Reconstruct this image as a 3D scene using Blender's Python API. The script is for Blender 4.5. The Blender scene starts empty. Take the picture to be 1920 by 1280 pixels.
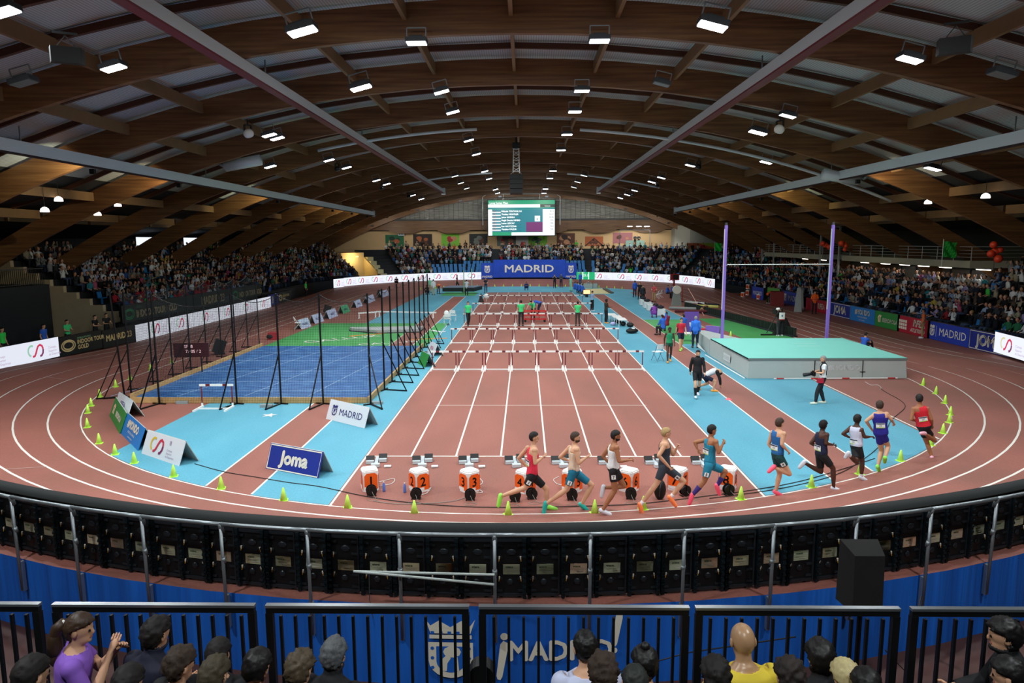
import bpy, math, random
import numpy as np
from mathutils import Vector, Matrix

scene = bpy.context.scene
COL = scene.collection
PI = math.pi

# ---------------------------------------------------------------- camera
F_PX = 1312.87
CAM = np.array([-0.560, -18.372, 5.7616]); YAW, PIT, ROL = -0.0187, 0.1411, -0.0044
def ray(px, py):
    u = (px-960)/F_PX; v = (py-640)/F_PX
    cr, sr = math.cos(ROL), math.sin(ROL); u, v = cr*u+sr*v, -sr*u+cr*v
    cp, sp = math.cos(PIT), math.sin(PIT)
    y = cp-sp*v; z = -sp-cp*v; c, s = math.cos(YAW), math.sin(YAW)
    return np.array([c*u+s*y, -s*u+c*y, z])
def G(px, py, z=0.0):
    d = ray(px, py); p = CAM+d*(z-CAM[2])/d[2]; return (float(p[0]), float(p[1]), z)
def GY(px, py, Y):
    d = ray(px, py); p = CAM+d*(Y-CAM[1])/d[1]; return (float(p[0]), float(Y), float(p[2]))
def GD(px, py, base, dd=0.0):
    """point on the ray at the horizontal distance of `base` (plus dd metres away from the camera)"""
    f = np.array([math.sin(YAW), math.cos(YAW)]); b = np.array(base[:2])-CAM[:2]; D = b@f+dd
    d = ray(px, py); p = CAM+d*D/(d[:2]@f); return Vector(p)

cd = bpy.data.cameras.new('camera'); cam = bpy.data.objects.new('camera', cd); COL.objects.link(cam)
cd.sensor_width = 36.0; cd.lens = F_PX/1920*36.0; cd.clip_start = 0.1; cd.clip_end = 400
_f = Vector(ray(960, 640)).normalized(); _r = Vector(ray(1960, 640)-ray(960, 640)).normalized(); _u = _r.cross(_f)
cam.matrix_world = Matrix(((_r.x, _u.x, -_f.x, CAM[0]), (_r.y, _u.y, -_f.y, CAM[1]), (_r.z, _u.z, -_f.z, CAM[2]), (0, 0, 0, 1)))
scene.camera = cam
scene.view_settings.view_transform = 'Standard'; scene.view_settings.look = 'None'
scene.view_settings.exposure = 0.0; scene.view_settings.gamma = 1.0; scene.view_settings.use_curve_mapping = False
w = bpy.data.worlds.new('world'); scene.world = w; w.use_nodes = True
w.node_tree.nodes['Background'].inputs[0].default_value = (0.5, 0.6, 0.7, 1); w.node_tree.nodes['Background'].inputs[1].default_value = 0.0
scene.cycles.max_bounces = 6; scene.cycles.diffuse_bounces = 3; scene.cycles.glossy_bounces = 2; scene.cycles.transparent_max_bounces = 24
scene.cycles.caustics_reflective = False; scene.cycles.caustics_refractive = False

LAMP_W = 1150.0      # power of a ceiling lamp
LAMP_COL = (0.93, 0.98, 1.0)
ARCH_R, ARCH_X, ARCH_Z = 57.0, -1.0, 12.45
def arch_z(x): return ARCH_Z-(ARCH_R-math.sqrt(ARCH_R**2-(x-ARCH_X)**2))
ARCH_Y = [5.55+7.5*k for k in range(-3, 12)]

# ---------------------------------------------------------------- materials
MATS = {}
def lin(c):
    if isinstance(c, str):
        c = c.lstrip('#'); c = [int(c[i:i+2], 16)/255 for i in (0, 2, 4)]
    return tuple(x/12.92 if x <= .04045 else ((x+.055)/1.055)**2.4 for x in c[:3])+(1.0,)
def M(name, col='#808080', rough=.6, metal=0.0, emit=0.0, spec=.4, noise=0.0, nscale=5.0, bump=0.0, alpha=1.0, trans=0.0):
    if name in MATS: return MATS[name]
    m = bpy.data.materials.new(name); m.use_nodes = True; nt = m.node_tree; b = nt.nodes['Principled BSDF']
    c = lin(col); b.inputs['Base Color'].default_value = c; b.inputs['Roughness'].default_value = rough; b.inputs['Metallic'].default_value = metal
    b.inputs['Specular IOR Level'].default_value = spec
    if emit: b.inputs['Emission Color'].default_value = c; b.inputs['Emission Strength'].default_value = emit; b.inputs['Base Color'].default_value = (0.02, .02, .02, 1)
    if noise or bump:
        tc = nt.nodes.new('ShaderNodeTexCoord'); nz = nt.nodes.new('ShaderNodeTexNoise'); nz.inputs['Scale'].default_value = nscale; nz.inputs['Detail'].default_value = 6
        nt.links.new(tc.outputs['Object'], nz.inputs['Vector'])
        if noise:
            mx = nt.nodes.new('ShaderNodeMix'); mx.data_type = 'RGBA'
            mx.inputs['A'].default_value = tuple(x*(1-noise) for x in c[:3])+(1,); mx.inputs['B'].default_value = tuple(min(1, x*(1+noise)) for x in c[:3])+(1,)
            nt.links.new(nz.outputs['Fac'], mx.inputs['Factor']); nt.links.new(mx.outputs['Result'], b.inputs['Base Color'])
        if bump:
            bp = nt.nodes.new('ShaderNodeBump'); bp.inputs['Strength'].default_value = bump; nt.links.new(nz.outputs['Fac'], bp.inputs['Height']); nt.links.new(bp.outputs['Normal'], b.inputs['Normal'])
    if alpha < 1: b.inputs['Alpha'].default_value = alpha
    if trans: b.inputs['Transmission Weight'].default_value = trans
    MATS[name] = m; return m
def mat_nodes(name, fn, rough=.6, spec=.4):
    m = bpy.data.materials.new(name); m.use_nodes = True; nt = m.node_tree; b = nt.nodes['Principled BSDF']
    b.inputs['Roughness'].default_value = rough; b.inputs['Specular IOR Level'].default_value = spec
    fn(nt, b, nt.nodes.new, nt.links.new); MATS[name] = m; return m
def ramp(nt, stops):
    r = nt.nodes.new('ShaderNodeValToRGB'); e = r.color_ramp.elements
    while len(e) < len(stops): e.new(0.5)
    for i, (p, c) in enumerate(stops): e[i].position = p; e[i].color = lin(c)
    return r
def _rubber(cols, name):
    def fn(nt, b, N, L):
        tc = N('ShaderNodeTexCoord'); n1 = N('ShaderNodeTexNoise'); n1.inputs['Scale'].default_value = .35; n1.inputs['Detail'].default_value = 5
        mp = N('ShaderNodeMapping'); mp.inputs['Scale'].default_value = (1.4, .5, 1); L(tc.outputs['Object'], mp.inputs['Vector']); L(mp.outputs['Vector'], n1.inputs['Vector'])
        n2 = N('ShaderNodeTexNoise'); n2.inputs['Scale'].default_value = 22; n2.inputs['Detail'].default_value = 4; L(tc.outputs['Object'], n2.inputs['Vector'])
        r = ramp(nt, [(.3, cols[0]), (.52, cols[1]), (.72, cols[2])]); L(n1.outputs['Fac'], r.inputs['Fac'])
        mx = N('ShaderNodeMix'); mx.data_type = 'RGBA'; mx.blend_type = 'MULTIPLY'; mx.inputs['Factor'].default_value = .35
        r2 = ramp(nt, [(.3, '#b0b0b0'), (.7, '#ffffff')]); L(n2.outputs['Fac'], r2.inputs['Fac']); L(r.outputs['Color'], mx.inputs['A']); L(r2.outputs['Color'], mx.inputs['B']); L(mx.outputs['Result'], b.inputs['Base Color'])
        n3 = N('ShaderNodeTexNoise'); n3.inputs['Scale'].default_value = 90; L(tc.outputs['Object'], n3.inputs['Vector'])
        bp = N('ShaderNodeBump'); bp.inputs['Strength'].default_value = .15; bp.inputs['Distance'].default_value = .01; L(n3.outputs['Fac'], bp.inputs['Height']); L(bp.outputs['Normal'], b.inputs['Normal'])
    return mat_nodes(name, fn, rough=.62, spec=.35)
RED = _rubber(['#8a5a4e', '#975f53', '#a26658'], 'red_rubber')
BLUE = _rubber(['#549cb2', '#5ba4ba', '#64adc2'], 'blue_rubber')
GREEN = _rubber(['#439450', '#4ea25a', '#5aae66'], 'green_rubber')
def _wood(nt, b, N, L):
    tc = N('ShaderNodeTexCoord'); mp = N('ShaderNodeMapping'); mp.inputs['Scale'].default_value = (.35, .35, 9); L(tc.outputs['Object'], mp.inputs['Vector'])
    nz = N('ShaderNodeTexNoise'); nz.inputs['Scale'].default_value = 1.2; nz.inputs['Detail'].default_value = 8; L(mp.outputs['Vector'], nz.inputs['Vector'])
    r = ramp(nt, [(.3, '#5c3e27'), (.5, '#745132'), (.72, '#87643e')]); L(nz.outputs['Fac'], r.inputs['Fac']); L(r.outputs['Color'], b.inputs['Base Color'])
WOOD = mat_nodes('glulam_wood', _wood, rough=.45)
def _lights(nt, b, N, L):
    tc = N('ShaderNodeTexCoord'); wv = N('ShaderNodeTexWave'); wv.wave_type = 'BANDS'; wv.bands_direction = 'X'; wv.inputs['Scale'].default_value = 3.2; wv.inputs['Distortion'].default_value = 0.0
    L(tc.outputs['Object'], wv.inputs['Vector']); r = ramp(nt, [(0, '#8e9799'), (.5, '#b9c1c2')]); L(wv.outputs['Fac'], r.inputs['Fac']); L(r.outputs['Color'], b.inputs['Base Color'])
    bp = N('ShaderNodeBump'); bp.inputs['Strength'].default_value = .4; L(wv.outputs['Fac'], bp.inputs['Height']); L(bp.outputs['Normal'], b.inputs['Normal'])
ROOFM = mat_nodes('corrugated_roof', _lights, rough=.5)
def _wavy(nt, b, N, L):
    tc = N('ShaderNodeTexCoord'); mp = N('ShaderNodeMapping'); mp.inputs['Scale'].default_value = (.25, 1, 2.2); L(tc.outputs['Object'], mp.inputs['Vector'])
    wv = N('ShaderNodeTexNoise'); wv.inputs['Scale'].default_value = 2.0; wv.inputs['Detail'].default_value = 3; L(mp.outputs['Vector'], wv.inputs['Vector'])
    bp = N('ShaderNodeBump'); bp.inputs['Strength'].default_value = 1; bp.inputs['Distance'].default_value = .6; L(wv.outputs['Fac'], bp.inputs['Height']); L(bp.outputs['Normal'], b.inputs['Normal'])
    b.inputs['Base Color'].default_value = lin('#c4c4bc'); b.inputs['Metallic'].default_value = .5
FOIL = mat_nodes('wavy_metal_sheet', _wavy, rough=.28)
def _fabric(nt, b, N, L):
    tc = N('ShaderNodeTexCoord'); nz = N('ShaderNodeTexNoise'); nz.inputs['Scale'].default_value = 3; nz.inputs['Detail'].default_value = 3
    mp = N('ShaderNodeMapping'); mp.inputs['Scale'].default_value = (1, 1, .06); L(tc.outputs['Object'], mp.inputs['Vector']); L(mp.outputs['Vector'], nz.inputs['Vector'])
    r = ramp(nt, [(.3, '#1258b8'), (.7, '#1c70dc')]); L(nz.outputs['Fac'], r.inputs['Fac']); L(r.outputs['Color'], b.inputs['Base Color'])
    bp = N('ShaderNodeBump'); bp.inputs['Strength'].default_value = .8; bp.inputs['Distance'].default_value = .15; L(nz.outputs['Fac'], bp.inputs['Height']); L(bp.outputs['Normal'], b.inputs['Normal'])
BLUEFAB = mat_nodes('blue_fabric', _fabric, rough=.6)
WHITE = M('white_paint', '#e6e8e4', .5); LINE = M('track_line_white', '#dcd9cf', .6); BLACK = M('black_paint', '#0b0c0d', .5); BLACKM = M('black_metal', '#101214', .35, .4)
GREYM = M('galvanised_steel', '#8f979b', .4, .7, noise=.15, nscale=9); ALU = M('aluminium', '#c4d0d4', .4, .1); MAROON = M('maroon_paint', '#6a2430', .5)
NEON = M('neon_green_plastic', '#ccff66', .6); ORANGE = M('orange_plastic', '#f0501c', .45); PINE = M('pine_board', '#c9a46c', .6, noise=.25, nscale=6)
CONC = M('beige_concrete', '#b9a988', .8, noise=.1, nscale=2); DARK = M('dark_grey_step', '#23272b', .7, noise=.2, nscale=3); DKGREY = M('dark_grey_metal', '#3a3f43', .5)
SKIN = M('skin_light', '#cf9f7e', .55); SKIN2 = M('skin_tan', '#a06a48', .55); SKIN3 = M('skin_dark', '#4a2d20', .5)

# ---------------------------------------------------------------- mesh builder
class MB:
    def __init__(s): s.v = []; s.f = []; s.m = []
    def add(s, vs, fs, mi=0):
        o = len(s.v); s.v.extend([tuple(map(float, q)) for q in vs]); s.f.extend([tuple(i+o for i in f) for f in fs]); s.m.extend([mi]*len(fs)); return s
    def box(s, c, sz, mi=0, rz=0.0, R=None):
        x, y, z = [q/2 for q in sz]; vs = [Vector((a*x, b*y, d*z)) for d in (-1, 1) for b in (-1, 1) for a in (-1, 1)]
        if R is None: R = Matrix.Rotation(rz, 3, 'Z')
        vs = [R @ q+Vector(c) for q in vs]
        return s.add(vs, [(0, 2, 3, 1), (4, 5, 7, 6), (0, 1, 5, 4), (2, 6, 7, 3), (0, 4, 6, 2), (1, 3, 7, 5)], mi)
    def bar(s, a, b, w, h=None, mi=0, up=(0, 0, 1)):
        a, b = Vector(a), Vector(b); d = (b-a); L = d.length; d.normalize(); h = h or w
        x = d.cross(Vector(up))
        if x.length < 1e-4: x = d.cross(Vector((1, 0, 0)))
        x.normalize(); y = x.cross(d); R = Matrix((x, d, y)).transposed()
        return s.box((a+b)/2, (w, L, h), mi, R=R)
    def tube(s, a, b, r0, r1=None, n=8, mi=0, caps=True):
        a, b = Vector(a), Vector(b); r1 = r0 if r1 is None else r1; d = (b-a).normalized(); x = d.orthogonal().normalized(); y = d.cross(x)
        vs = [p+(x*math.cos(2*PI*i/n)+y*math.sin(2*PI*i/n))*r for p, r in ((a, r0), (b, r1)) for i in range(n)]
        fs = [(i, (i+1) % n, n+(i+1) % n, n+i) for i in range(n)]
        if caps: fs += [tuple(range(n-1, -1, -1)), tuple(range(n, 2*n))]
        return s.add(vs, fs, mi)
    def path(s, pts, r, n=6, mi=0):
        pts = [Vector(p) for p in pts]; prev = None; vs = []
        for i, p in enumerate(pts):
            d = (pts[min(i+1, len(pts)-1)]-pts[max(i-1, 0)]).normalized()
            x = d.orthogonal().normalized() if prev is None else (prev-d*prev.dot(d)).normalized()
            prev = x; y = d.cross(x); vs += [p+(x*math.cos(2*PI*k/n)+y*math.sin(2*PI*k/n))*r for k in range(n)]
        fs = [(i*n+k, i*n+(k+1) % n, (i+1)*n+(k+1) % n, (i+1)*n+k) for i in range(len(pts)-1) for k in range(n)]
        fs += [tuple(range(n-1, -1, -1)), tuple(range((len(pts)-1)*n, len(pts)*n))]
        return s.add(vs, fs, mi)
    def lathe(s, prof, c=(0, 0, 0), n=12, mi=0):
        c = Vector(c); vs = []; fs = []
        for r, z in prof: vs += [c+Vector((r*math.cos(2*PI*i/n), r*math.sin(2*PI*i/n), z)) for i in range(n)]
        for j in range(len(prof)-1): fs += [(j*n+i, j*n+(i+1) % n, (j+1)*n+(i+1) % n, (j+1)*n+i) for i in range(n)]
        fs += [tuple(range(n-1, -1, -1)), tuple(range((len(prof)-1)*n, len(prof)*n))]
        return s.add(vs, fs, mi)
    def ball(s, c, r, n=10, k=6, mi=0, R=None):
        c = Vector(c); r = (r, r, r) if isinstance(r, (int, float)) else r; vs = []; fs = []
        for j in range(k+1):
            t = PI*j/k
            for i in range(n):
                q = Vector((r[0]*math.sin(t)*math.cos(2*PI*i/n), r[1]*math.sin(t)*math.sin(2*PI*i/n), r[2]*math.cos(t)))
                vs.append(c+(R @ q if R is not None else q))
        for j in range(k): fs += [(j*n+i, (j+1)*n+i, (j+1)*n+(i+1) % n, j*n+(i+1) % n) for i in range(n)]
        return s.add(vs, fs, mi)
    def prism(s, poly, z0, z1, mi=0):
        n = len(poly); vs = [(x, y, z0) for x, y in poly]+[(x, y, z1) for x, y in poly]
        return s.add(vs, [tuple(range(n-1, -1, -1)), tuple(range(n, 2*n))]+[(i, (i+1) % n, n+(i+1) % n, n+i) for i in range(n)], mi)
    def grid(s, rows, mi=0, close=False):
        """rows: list of equal-length point lists"""
        n = len(rows[0]); vs = [p for r in rows for p in r]
        return s.add(vs, [(i*n+k, i*n+k+1, (i+1)*n+k+1, (i+1)*n+k) for i in range(len(rows)-1) for k in range(n-1)], mi)
    def build(s, name, mats, parent=None, loc=None, rz=0.0, smooth=False, sc=None):
        me = bpy.data.meshes.new(name); me.from_pydata(s.v, [], s.f)
        mats = mats if isinstance(mats, (list, tuple)) else [mats]
        for m in mats: me.materials.append(m)
        if len(mats) > 1: me.polygons.foreach_set('material_index', s.m)
        if smooth: me.polygons.foreach_set('use_smooth', [True]*len(me.polygons))
        me.update(); o = bpy.data.objects.new(name, me); COL.objects.link(o)
        if parent is not None: o.parent = parent
        if loc is not None: o.location = loc
        if rz: o.rotation_euler = (0, 0, rz)
        if sc: o.scale = (sc, sc, sc)
        return o
def tag(o, label=None, cat=None, group=None, kind=None):
    if label: o['label'] = label
    if cat: o['category'] = cat
    if group: o['group'] = group
    if kind: o['kind'] = kind
    return o
def thing(name, label, cat, loc=(0, 0, 0), rz=0.0, group=None, sc=None):
    o = bpy.data.objects.new(name, None); COL.objects.link(o); o.location = loc; o.rotation_euler = (0, 0, rz); o.empty_display_size = .1
    if sc: o.scale = (sc, sc, sc)
    return tag(o, label, cat, group)
def struct(o): return tag(o, kind='structure')
def copy_tree(o, parent=None):
    c = o.copy(); COL.objects.link(c); c.parent = parent
    for ch in o.children: copy_tree(ch, c)
    return c
def dup(o, loc=None, rz=None, label=None, group=None, sc=None):
    c = copy_tree(o)
    if loc is not None: c.location = loc
    if rz is not None: c.rotation_euler = (0, 0, rz)
    if label: c['label'] = label
    if group: c['group'] = group
    if sc: c.scale = (sc, sc, sc)
    return c

# ---------------------------------------------------------------- graphics on surfaces (lettering, logos)
_TXT = {}
def text_mesh(t):
    if t in _TXT: return _TXT[t]
    cu = bpy.data.curves.new('t', 'FONT'); cu.body = t; cu.size = 1.0; cu.resolution_u = 2; ob = bpy.data.objects.new('t', cu); COL.objects.link(ob)
    dg = bpy.context.evaluated_depsgraph_get(); me = bpy.data.meshes.new_from_object(ob.evaluated_get(dg))
    vs = [(v.co.x, v.co.y) for v in me.vertices]; fs = [tuple(p.vertices) for p in me.polygons]
    bpy.data.objects.remove(ob); bpy.data.curves.remove(cu); bpy.data.meshes.remove(me)
    x0 = min(v[0] for v in vs); x1 = max(v[0] for v in vs); vs = [(a-x0, b) for a, b in vs]
    _TXT[t] = (vs, fs, x1-x0); return _TXT[t]
class Gfx:
    """draws on a surface given by fn(u, v, w) -> point; w is the height over the surface"""
    def __init__(s, mb, fn): s.mb = mb; s.fn = fn
    def poly(s, pts, mi, w=.004): s.mb.add([s.fn(u, v, w) for u, v in pts], [tuple(range(len(pts)))], mi); return s
    def rect(s, u0, v0, u1, v1, mi, w=.003, n=1):
        for i in range(n):
            a = u0+(u1-u0)*i/n; b = u0+(u1-u0)*(i+1)/n; s.poly([(a, v0), (b, v0), (b, v1), (a, v1)], mi, w)
        return s
    def text(s, t, u, v, h, mi, align='c', w=.006, sx=1.0, bold=0.0, it=0.0):
        vs, fs, L = text_mesh(t); k = h/.69; L = L*k*sx; o = {'c': -L/2, 'l': 0, 'r': -L}[align]
        for du, dv in ([(0, 0)] if not bold else [(-bold, 0), (bold, 0), (0, bold), (0, -bold)]):
            s.mb.add([s.fn(u+o+a*k*sx+it*b*k+du, v+b*k+dv, w+(du+dv)*.02) for a, b in vs], fs, mi)
        return s
    def stroke(s, pts, wd, mi, w=.005):
        pts = [Vector(p).to_2d() for p in pts]; n = len(pts); L = []; R = []
        for i, p in enumerate(pts):
            d = (pts[min(i+1, n-1)]-pts[max(i-1, 0)]).normalized(); q = Vector((-d.y, d.x))*wd/2; L.append(p+q); R.append(p-q)
        s.mb.add([s.fn(p.x, p.y, w) for p in L+R], [(i, i+1, n+i+1, n+i) for i in range(n-1)], mi); return s
    def logo(s, u, v, h, mc, mr, mp):
        """curling c-and-s ribbon mark"""
        arc = [(u-.42*h+.30*h*math.cos(a), v+.06*h+.34*h*math.sin(a)) for a in [math.radians(60+i*14) for i in range(15)]]
        s.stroke(arc, .13*h, mc, .005)
        P = [(-.36, -.34), (-.18, -.30), (-.06, -.12), (.04, .10), (.16, .30), (.34, .38), (.52, .28), (.60, .06), (.56, -.18), (.44, -.34), (.28, -.38)]
        s.stroke([(u+a*h, v+b*h) for a, b in P[:8]], .15*h, mr, .007); s.stroke([(u+a*h, v+b*h) for a, b in P[7:]], .15*h, mp, .007); return s
    def crest(s, u, v, h, mi, mi2):
        """city shield: crown over a rounded shield with a tree and a bear"""
        W = .36*h
        s.poly([(u-W, v+.5*h), (u-W*.8, v+.40*h), (u-W*.45, v+.48*h), (u, v+.38*h), (u+W*.45, v+.48*h), (u+W*.8, v+.40*h), (u+W, v+.5*h), (u+W*.8, v+.28*h), (u-W*.8, v+.28*h)], mi, .004)
        s.rect(u-W*.85, v+.20*h, u+W*.85, v+.26*h, mi, .004)
        sh = lambda k: [(u-W*k, v+.16*h*k)]+[(u-W*k*math.cos(a), v-.14*h-.30*h*k*math.sin(a)) for a in [PI*i/10 for i in range(11)]]+[(u+W*k, v+.16*h*k)]
        s.poly(sh(.9), mi, .004); s.poly([(a, b-.01*h) for a, b in sh(.58)], mi2, .006)
        s.poly([(u+.02*h+.13*h*math.cos(a), v-.0*h+.09*h*math.sin(a)) for a in [2*PI*i/10 for i in range(10)]], mi, .008)
        s.poly([(u+.06*h, v-.08*h), (u+.10*h, v-.08*h), (u+.12*h, v-.30*h), (u+.05*h, v-.30*h)], mi, .008)
        s.poly([(u-.14*h, v-.30*h), (u-.13*h, v-.12*h), (u-.04*h, v-.03*h), (u+.0*h, v-.10*h), (u-.05*h, v-.18*h), (u-.06*h, v-.30*h)], mi, .008)
        for k in (-.74, .74):
            for q in (.05, -.10, -.25): s.poly([(u+k*W+.03*h*math.cos(a), v+q*h+.03*h*math.sin(a)) for a in [2*PI*i/5 for i in range(5)]], mi2, .006)
        return s
def plane_fn(o, right, up):
    o, right, up = Vector(o), Vector(right).normalized(), Vector(up).normalized(); n = right.cross(up)
    return lambda u, v, w=0: o+right*u+up*v+n*w

# ================================================================ TRACK
C0 = (-1.02, 12.58); C1 = (-1.02, 56.8); R0 = 16.67
def lane_w(t): return .87+.06*t            # t: 0 in the bend, 1 on the straight
def oval(r, n=48):
    """closed loop of points at distance r from the bend centres, ccw, with a bend factor for each"""
    P = []
    for i in range(n+1):
        a = -PI+PI*i/n; P.append((C0[0]+r*math.cos(a), C0[1]+r*math.sin(a)))
    for i in range(1, 12): P.append((C0[0]+r, C0[1]+(C1[1]-C0[1])*i/12))
    for i in range(n+1):
        a = PI*i/n; P.append((C1[0]+r*math.cos(a), C1[1]+r*math.sin(a)))
    for i in range(1, 12): P.append((C0[0]-r, C1[1]-(C1[1]-C0[1])*i/12))
    return P
def sstep(x): x = max(0, min(1, x)); return x*x*(3-2*x)
def bend_k(x, y):
    """1 in the bends, 0 along the straights"""
    return 1-sstep((y-5.0)/17.0) if y < 35 else sstep((y-48.0)/16.0)
def track_z(x, y, r):
    k = bend_k(x, y); d = min(r, 20.4)-R0; return max(0.0, .187*d)*k
def tp(x, y, r, dz=0.0): return (x, y, track_z(x, y, r)+dz)

mb = MB(); mb.box((0, 34, -.62), (96, 130, .2)); struct(mb.build('floor', M('hall_floor_brown', '#4a2e26', .6, noise=.15, nscale=2)))
# infield base slab
mb = MB(); mb.prism(oval(R0-.02), -.5, 0.0); struct(mb.build('floor', RED))
# track surface: six lanes, banked in the bends, with side wall
rs = [R0-.02, 17.6, 18.5, 19.4, 20.4, 21.0, 21.75, 22.6]
loops = [oval(r) for r in rs]; mb = MB(); n = len(loops[0])
def tpt(j, i):
    x, y = loops[j][i]; r = rs[j]
    k = bend_k(x, y)
    if r > 21.75: # the outermost strip exists on the straights only, it is squeezed onto the edge in the bends
        rr = 21.75+(r-21.75)*(1-k); l = oval(rr)[i]; return (l[0], l[1], track_z(x, y, 20.4))
    return (x, y, track_z(x, y, r))
rows = [[tpt(j, i % n) for i in range(n+1)] for j in range(len(rs))]
mb.grid(rows[::-1]); 
mb.grid([[(p[0], p[1], -.52) for p in rows[-1]], rows[-1]], 1)
struct(mb.build('floor', [RED, BLUEFAB], smooth=False))
# extra red floor beside the right straight, out to the advertising boards
mb = MB(); mb.box((22.75, 36, -.25), (2.6, 50, .49)); mb.box((-24.1, 36, -.25), (1.6, 50, .49)); struct(mb.build('floor', RED))

def ring_line(k, wd=.05, mi=0):
    ra = R0+lane_w(0)*k; la = oval(ra-wd/2, 64); lb = oval(ra+wd/2, 64); A = []; B = []
    for (x, y), (x2, y2) in zip(la+la[:1], lb+lb[:1]):
        s = 1-bend_k(x, y); ex = .06*k*s; sg = 1 if x > C0[0] else -1
        A.append((x+sg*ex, y, track_z(x, y, ra)+.006)); B.append((x2+sg*ex, y2, track_z(x, y, ra)+.006))
    return A, B
mb = MB()
for k in range(0, 6): A, B = ring_line(k, .055 if k else .06); mb.grid([B, A])
A, B = ring_line(6); S = [i for i in range(len(A)) if bend_k(A[i][0], A[i][1]) < .3]
for i in S[:-1]:
    if i+1 in S: mb.add([A[i], B[i], B[i+1], A[i+1]], [(3, 2, 1, 0)])
struct(mb.build('floor_marking', LINE))
# small tick marks across the bend lanes
mb = MB()
for k, a in ((2, -128), (3, -142), (4, -118), (2, -170), (5, -122)):
    for w_ in (1,):
        aa = math.radians(a); r1 = R0+.87*k; r2 = r1+.87; P = [(C0[0]+r*math.cos(aa), C0[1]+r*math.sin(aa), r) for r in (r1, r2)]
        q = (-math.sin(aa)*.02, math.cos(aa)*.02)
        mb.add([(P[0][0]-q[0], P[0][1]-q[1], track_z(P[0][0], P[0][1], r1)+.007), (P[1][0]-q[0], P[1][1]-q[1], track_z(P[1][0], P[1][1], r2)+.007), (P[1][0]+q[0], P[1][1]+q[1], track_z(P[1][0], P[1][1], r2)+.007), (P[0][0]+q[0], P[0][1]+q[1], track_z(P[0][0], P[0][1], r1)+.007)], [(0, 1, 2, 3)])
struct(mb.build('floor_marking', M('grey_line', '#b59a90', .6)))

def clip_oval(x0, x1, y0=None, y1=None, r=R0-.06, n=24):
    """polygon of the strip x0..x1 inside the inner oval, optionally cut at y0, y1"""
    xs = [x0+(x1-x0)*i/n for i in range(n+1)]
    lo = [C0[1]-math.sqrt(max(0, r*r-(x-C0[0])**2)) for x in xs]; hi = [C1[1]+math.sqrt(max(0, r*r-(x-C0[0])**2)) for x in xs]
    if y0 is not None: lo = [max(y0, q) for q in lo]
    if y1 is not None: hi = [min(y1, q) for q in hi]
    return list(zip(xs, lo))+list(zip(xs[::-1], hi[::-1]))
blue = [(-12.05, -8.22), (-6.9, -4.93), (4.93, 6.9), (8.2, 11.45)]
mb = MB()
for a, b in blue: mb.prism(clip_oval(a, b), 0.0, .004)
for a, b, y0, y1 in ((-8.22, -6.9, 56.4, None), (-4.93, 4.93, 62.5, None), (6.9, 8.2, 59.0, None), (11.45, 12.3, 62, None)): mb.prism(clip_oval(a, b, y0, y1), 0.0, .004)
struct(mb.build('floor', BLUE))
mb = MB()
for a, b, y0, y1 in ((-15.3, -8.22, 20.2, 31.6), (-6.9, -6.1, 20.2, 31.6), (8.2, 11.45, 21.0, 33.6), (12.45, 15.5, 21.0, 34.2), (-9.8, -6.0, 57.5, 63.0)): mb.prism(clip_oval(a, b, y0, y1, n=6), .0, .007)
struct(mb.build('floor', GREEN))
mb = MB()
for x in (-8.22, -6.9, 6.9, 8.2, 11.55):
    y0 = C0[1]-math.sqrt(R0**2-(x-C0[0])**2)+.1; y1 = 56.4 if x < 0 else 58.5
    mb.box((x, (y0+y1)/2, .005), (.05, y1-y0, .008))
for i in range(9):
    x = (i-4)*1.22; mb.box((x, (62.5)/2-(.0 if 0 < i < 8 else 1.9), .005), (.05, 62.5+(0 if 0 < i < 8 else 3.8), .008))
mb.box((0, 0, .005), (9.81, .055, .009)); mb.box((0, 60, .005), (9.8, .05, .009))
mb.box((0, 6.0, .004), (7.5, .02, .006))
struct(mb.build('floor_marking', LINE))
# lettering on the green floor, left
mb = MB()
for o, r_, u_, sz in (((-13.2, 21.6, .008), (.80, .62, 0), (-.62, .80, 0), .95), ((-9.9, 20.6, .008), (.9, .42, 0), (-.42, .9, 0), .7)):
    g = Gfx(mb, plane_fn(o, r_, u_)); g.text('GALLUR', 0, 0, sz, 0, 'l', sx=.95); g.stroke([(3.2+a*.12, 1.3*sz+.12*math.sin(a/4.)) for a in range(20)], .28, 1)
struct(mb.build('floor_marking', [LINE, M('orange_mark', '#d88a2a', .6)]))
mb = MB(); g = Gfx(mb, plane_fn((-9.2, 4.55, .005), (1, 0, 0), (0, 1, 0))); g.poly([(.28*(1 if i % 2 == 0 else .4)*math.cos(PI/2+i*PI/5), .28*(1 if i % 2 == 0 else .4)*math.sin(PI/2+i*PI/5)) for i in range(10)], 0); struct(mb.build('floor_marking', LINE))
# ================================================================ NEAR BEND BARRIER
def pol(az, r, z=0.0, c=C0):            # azimuth from the near end (-Y), positive to the right
    a = math.radians(az); return Vector((c[0]+r*math.sin(a), c[1]-r*math.cos(a), z))
ZP = track_z(C0[0], -9, 20.4)
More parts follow.
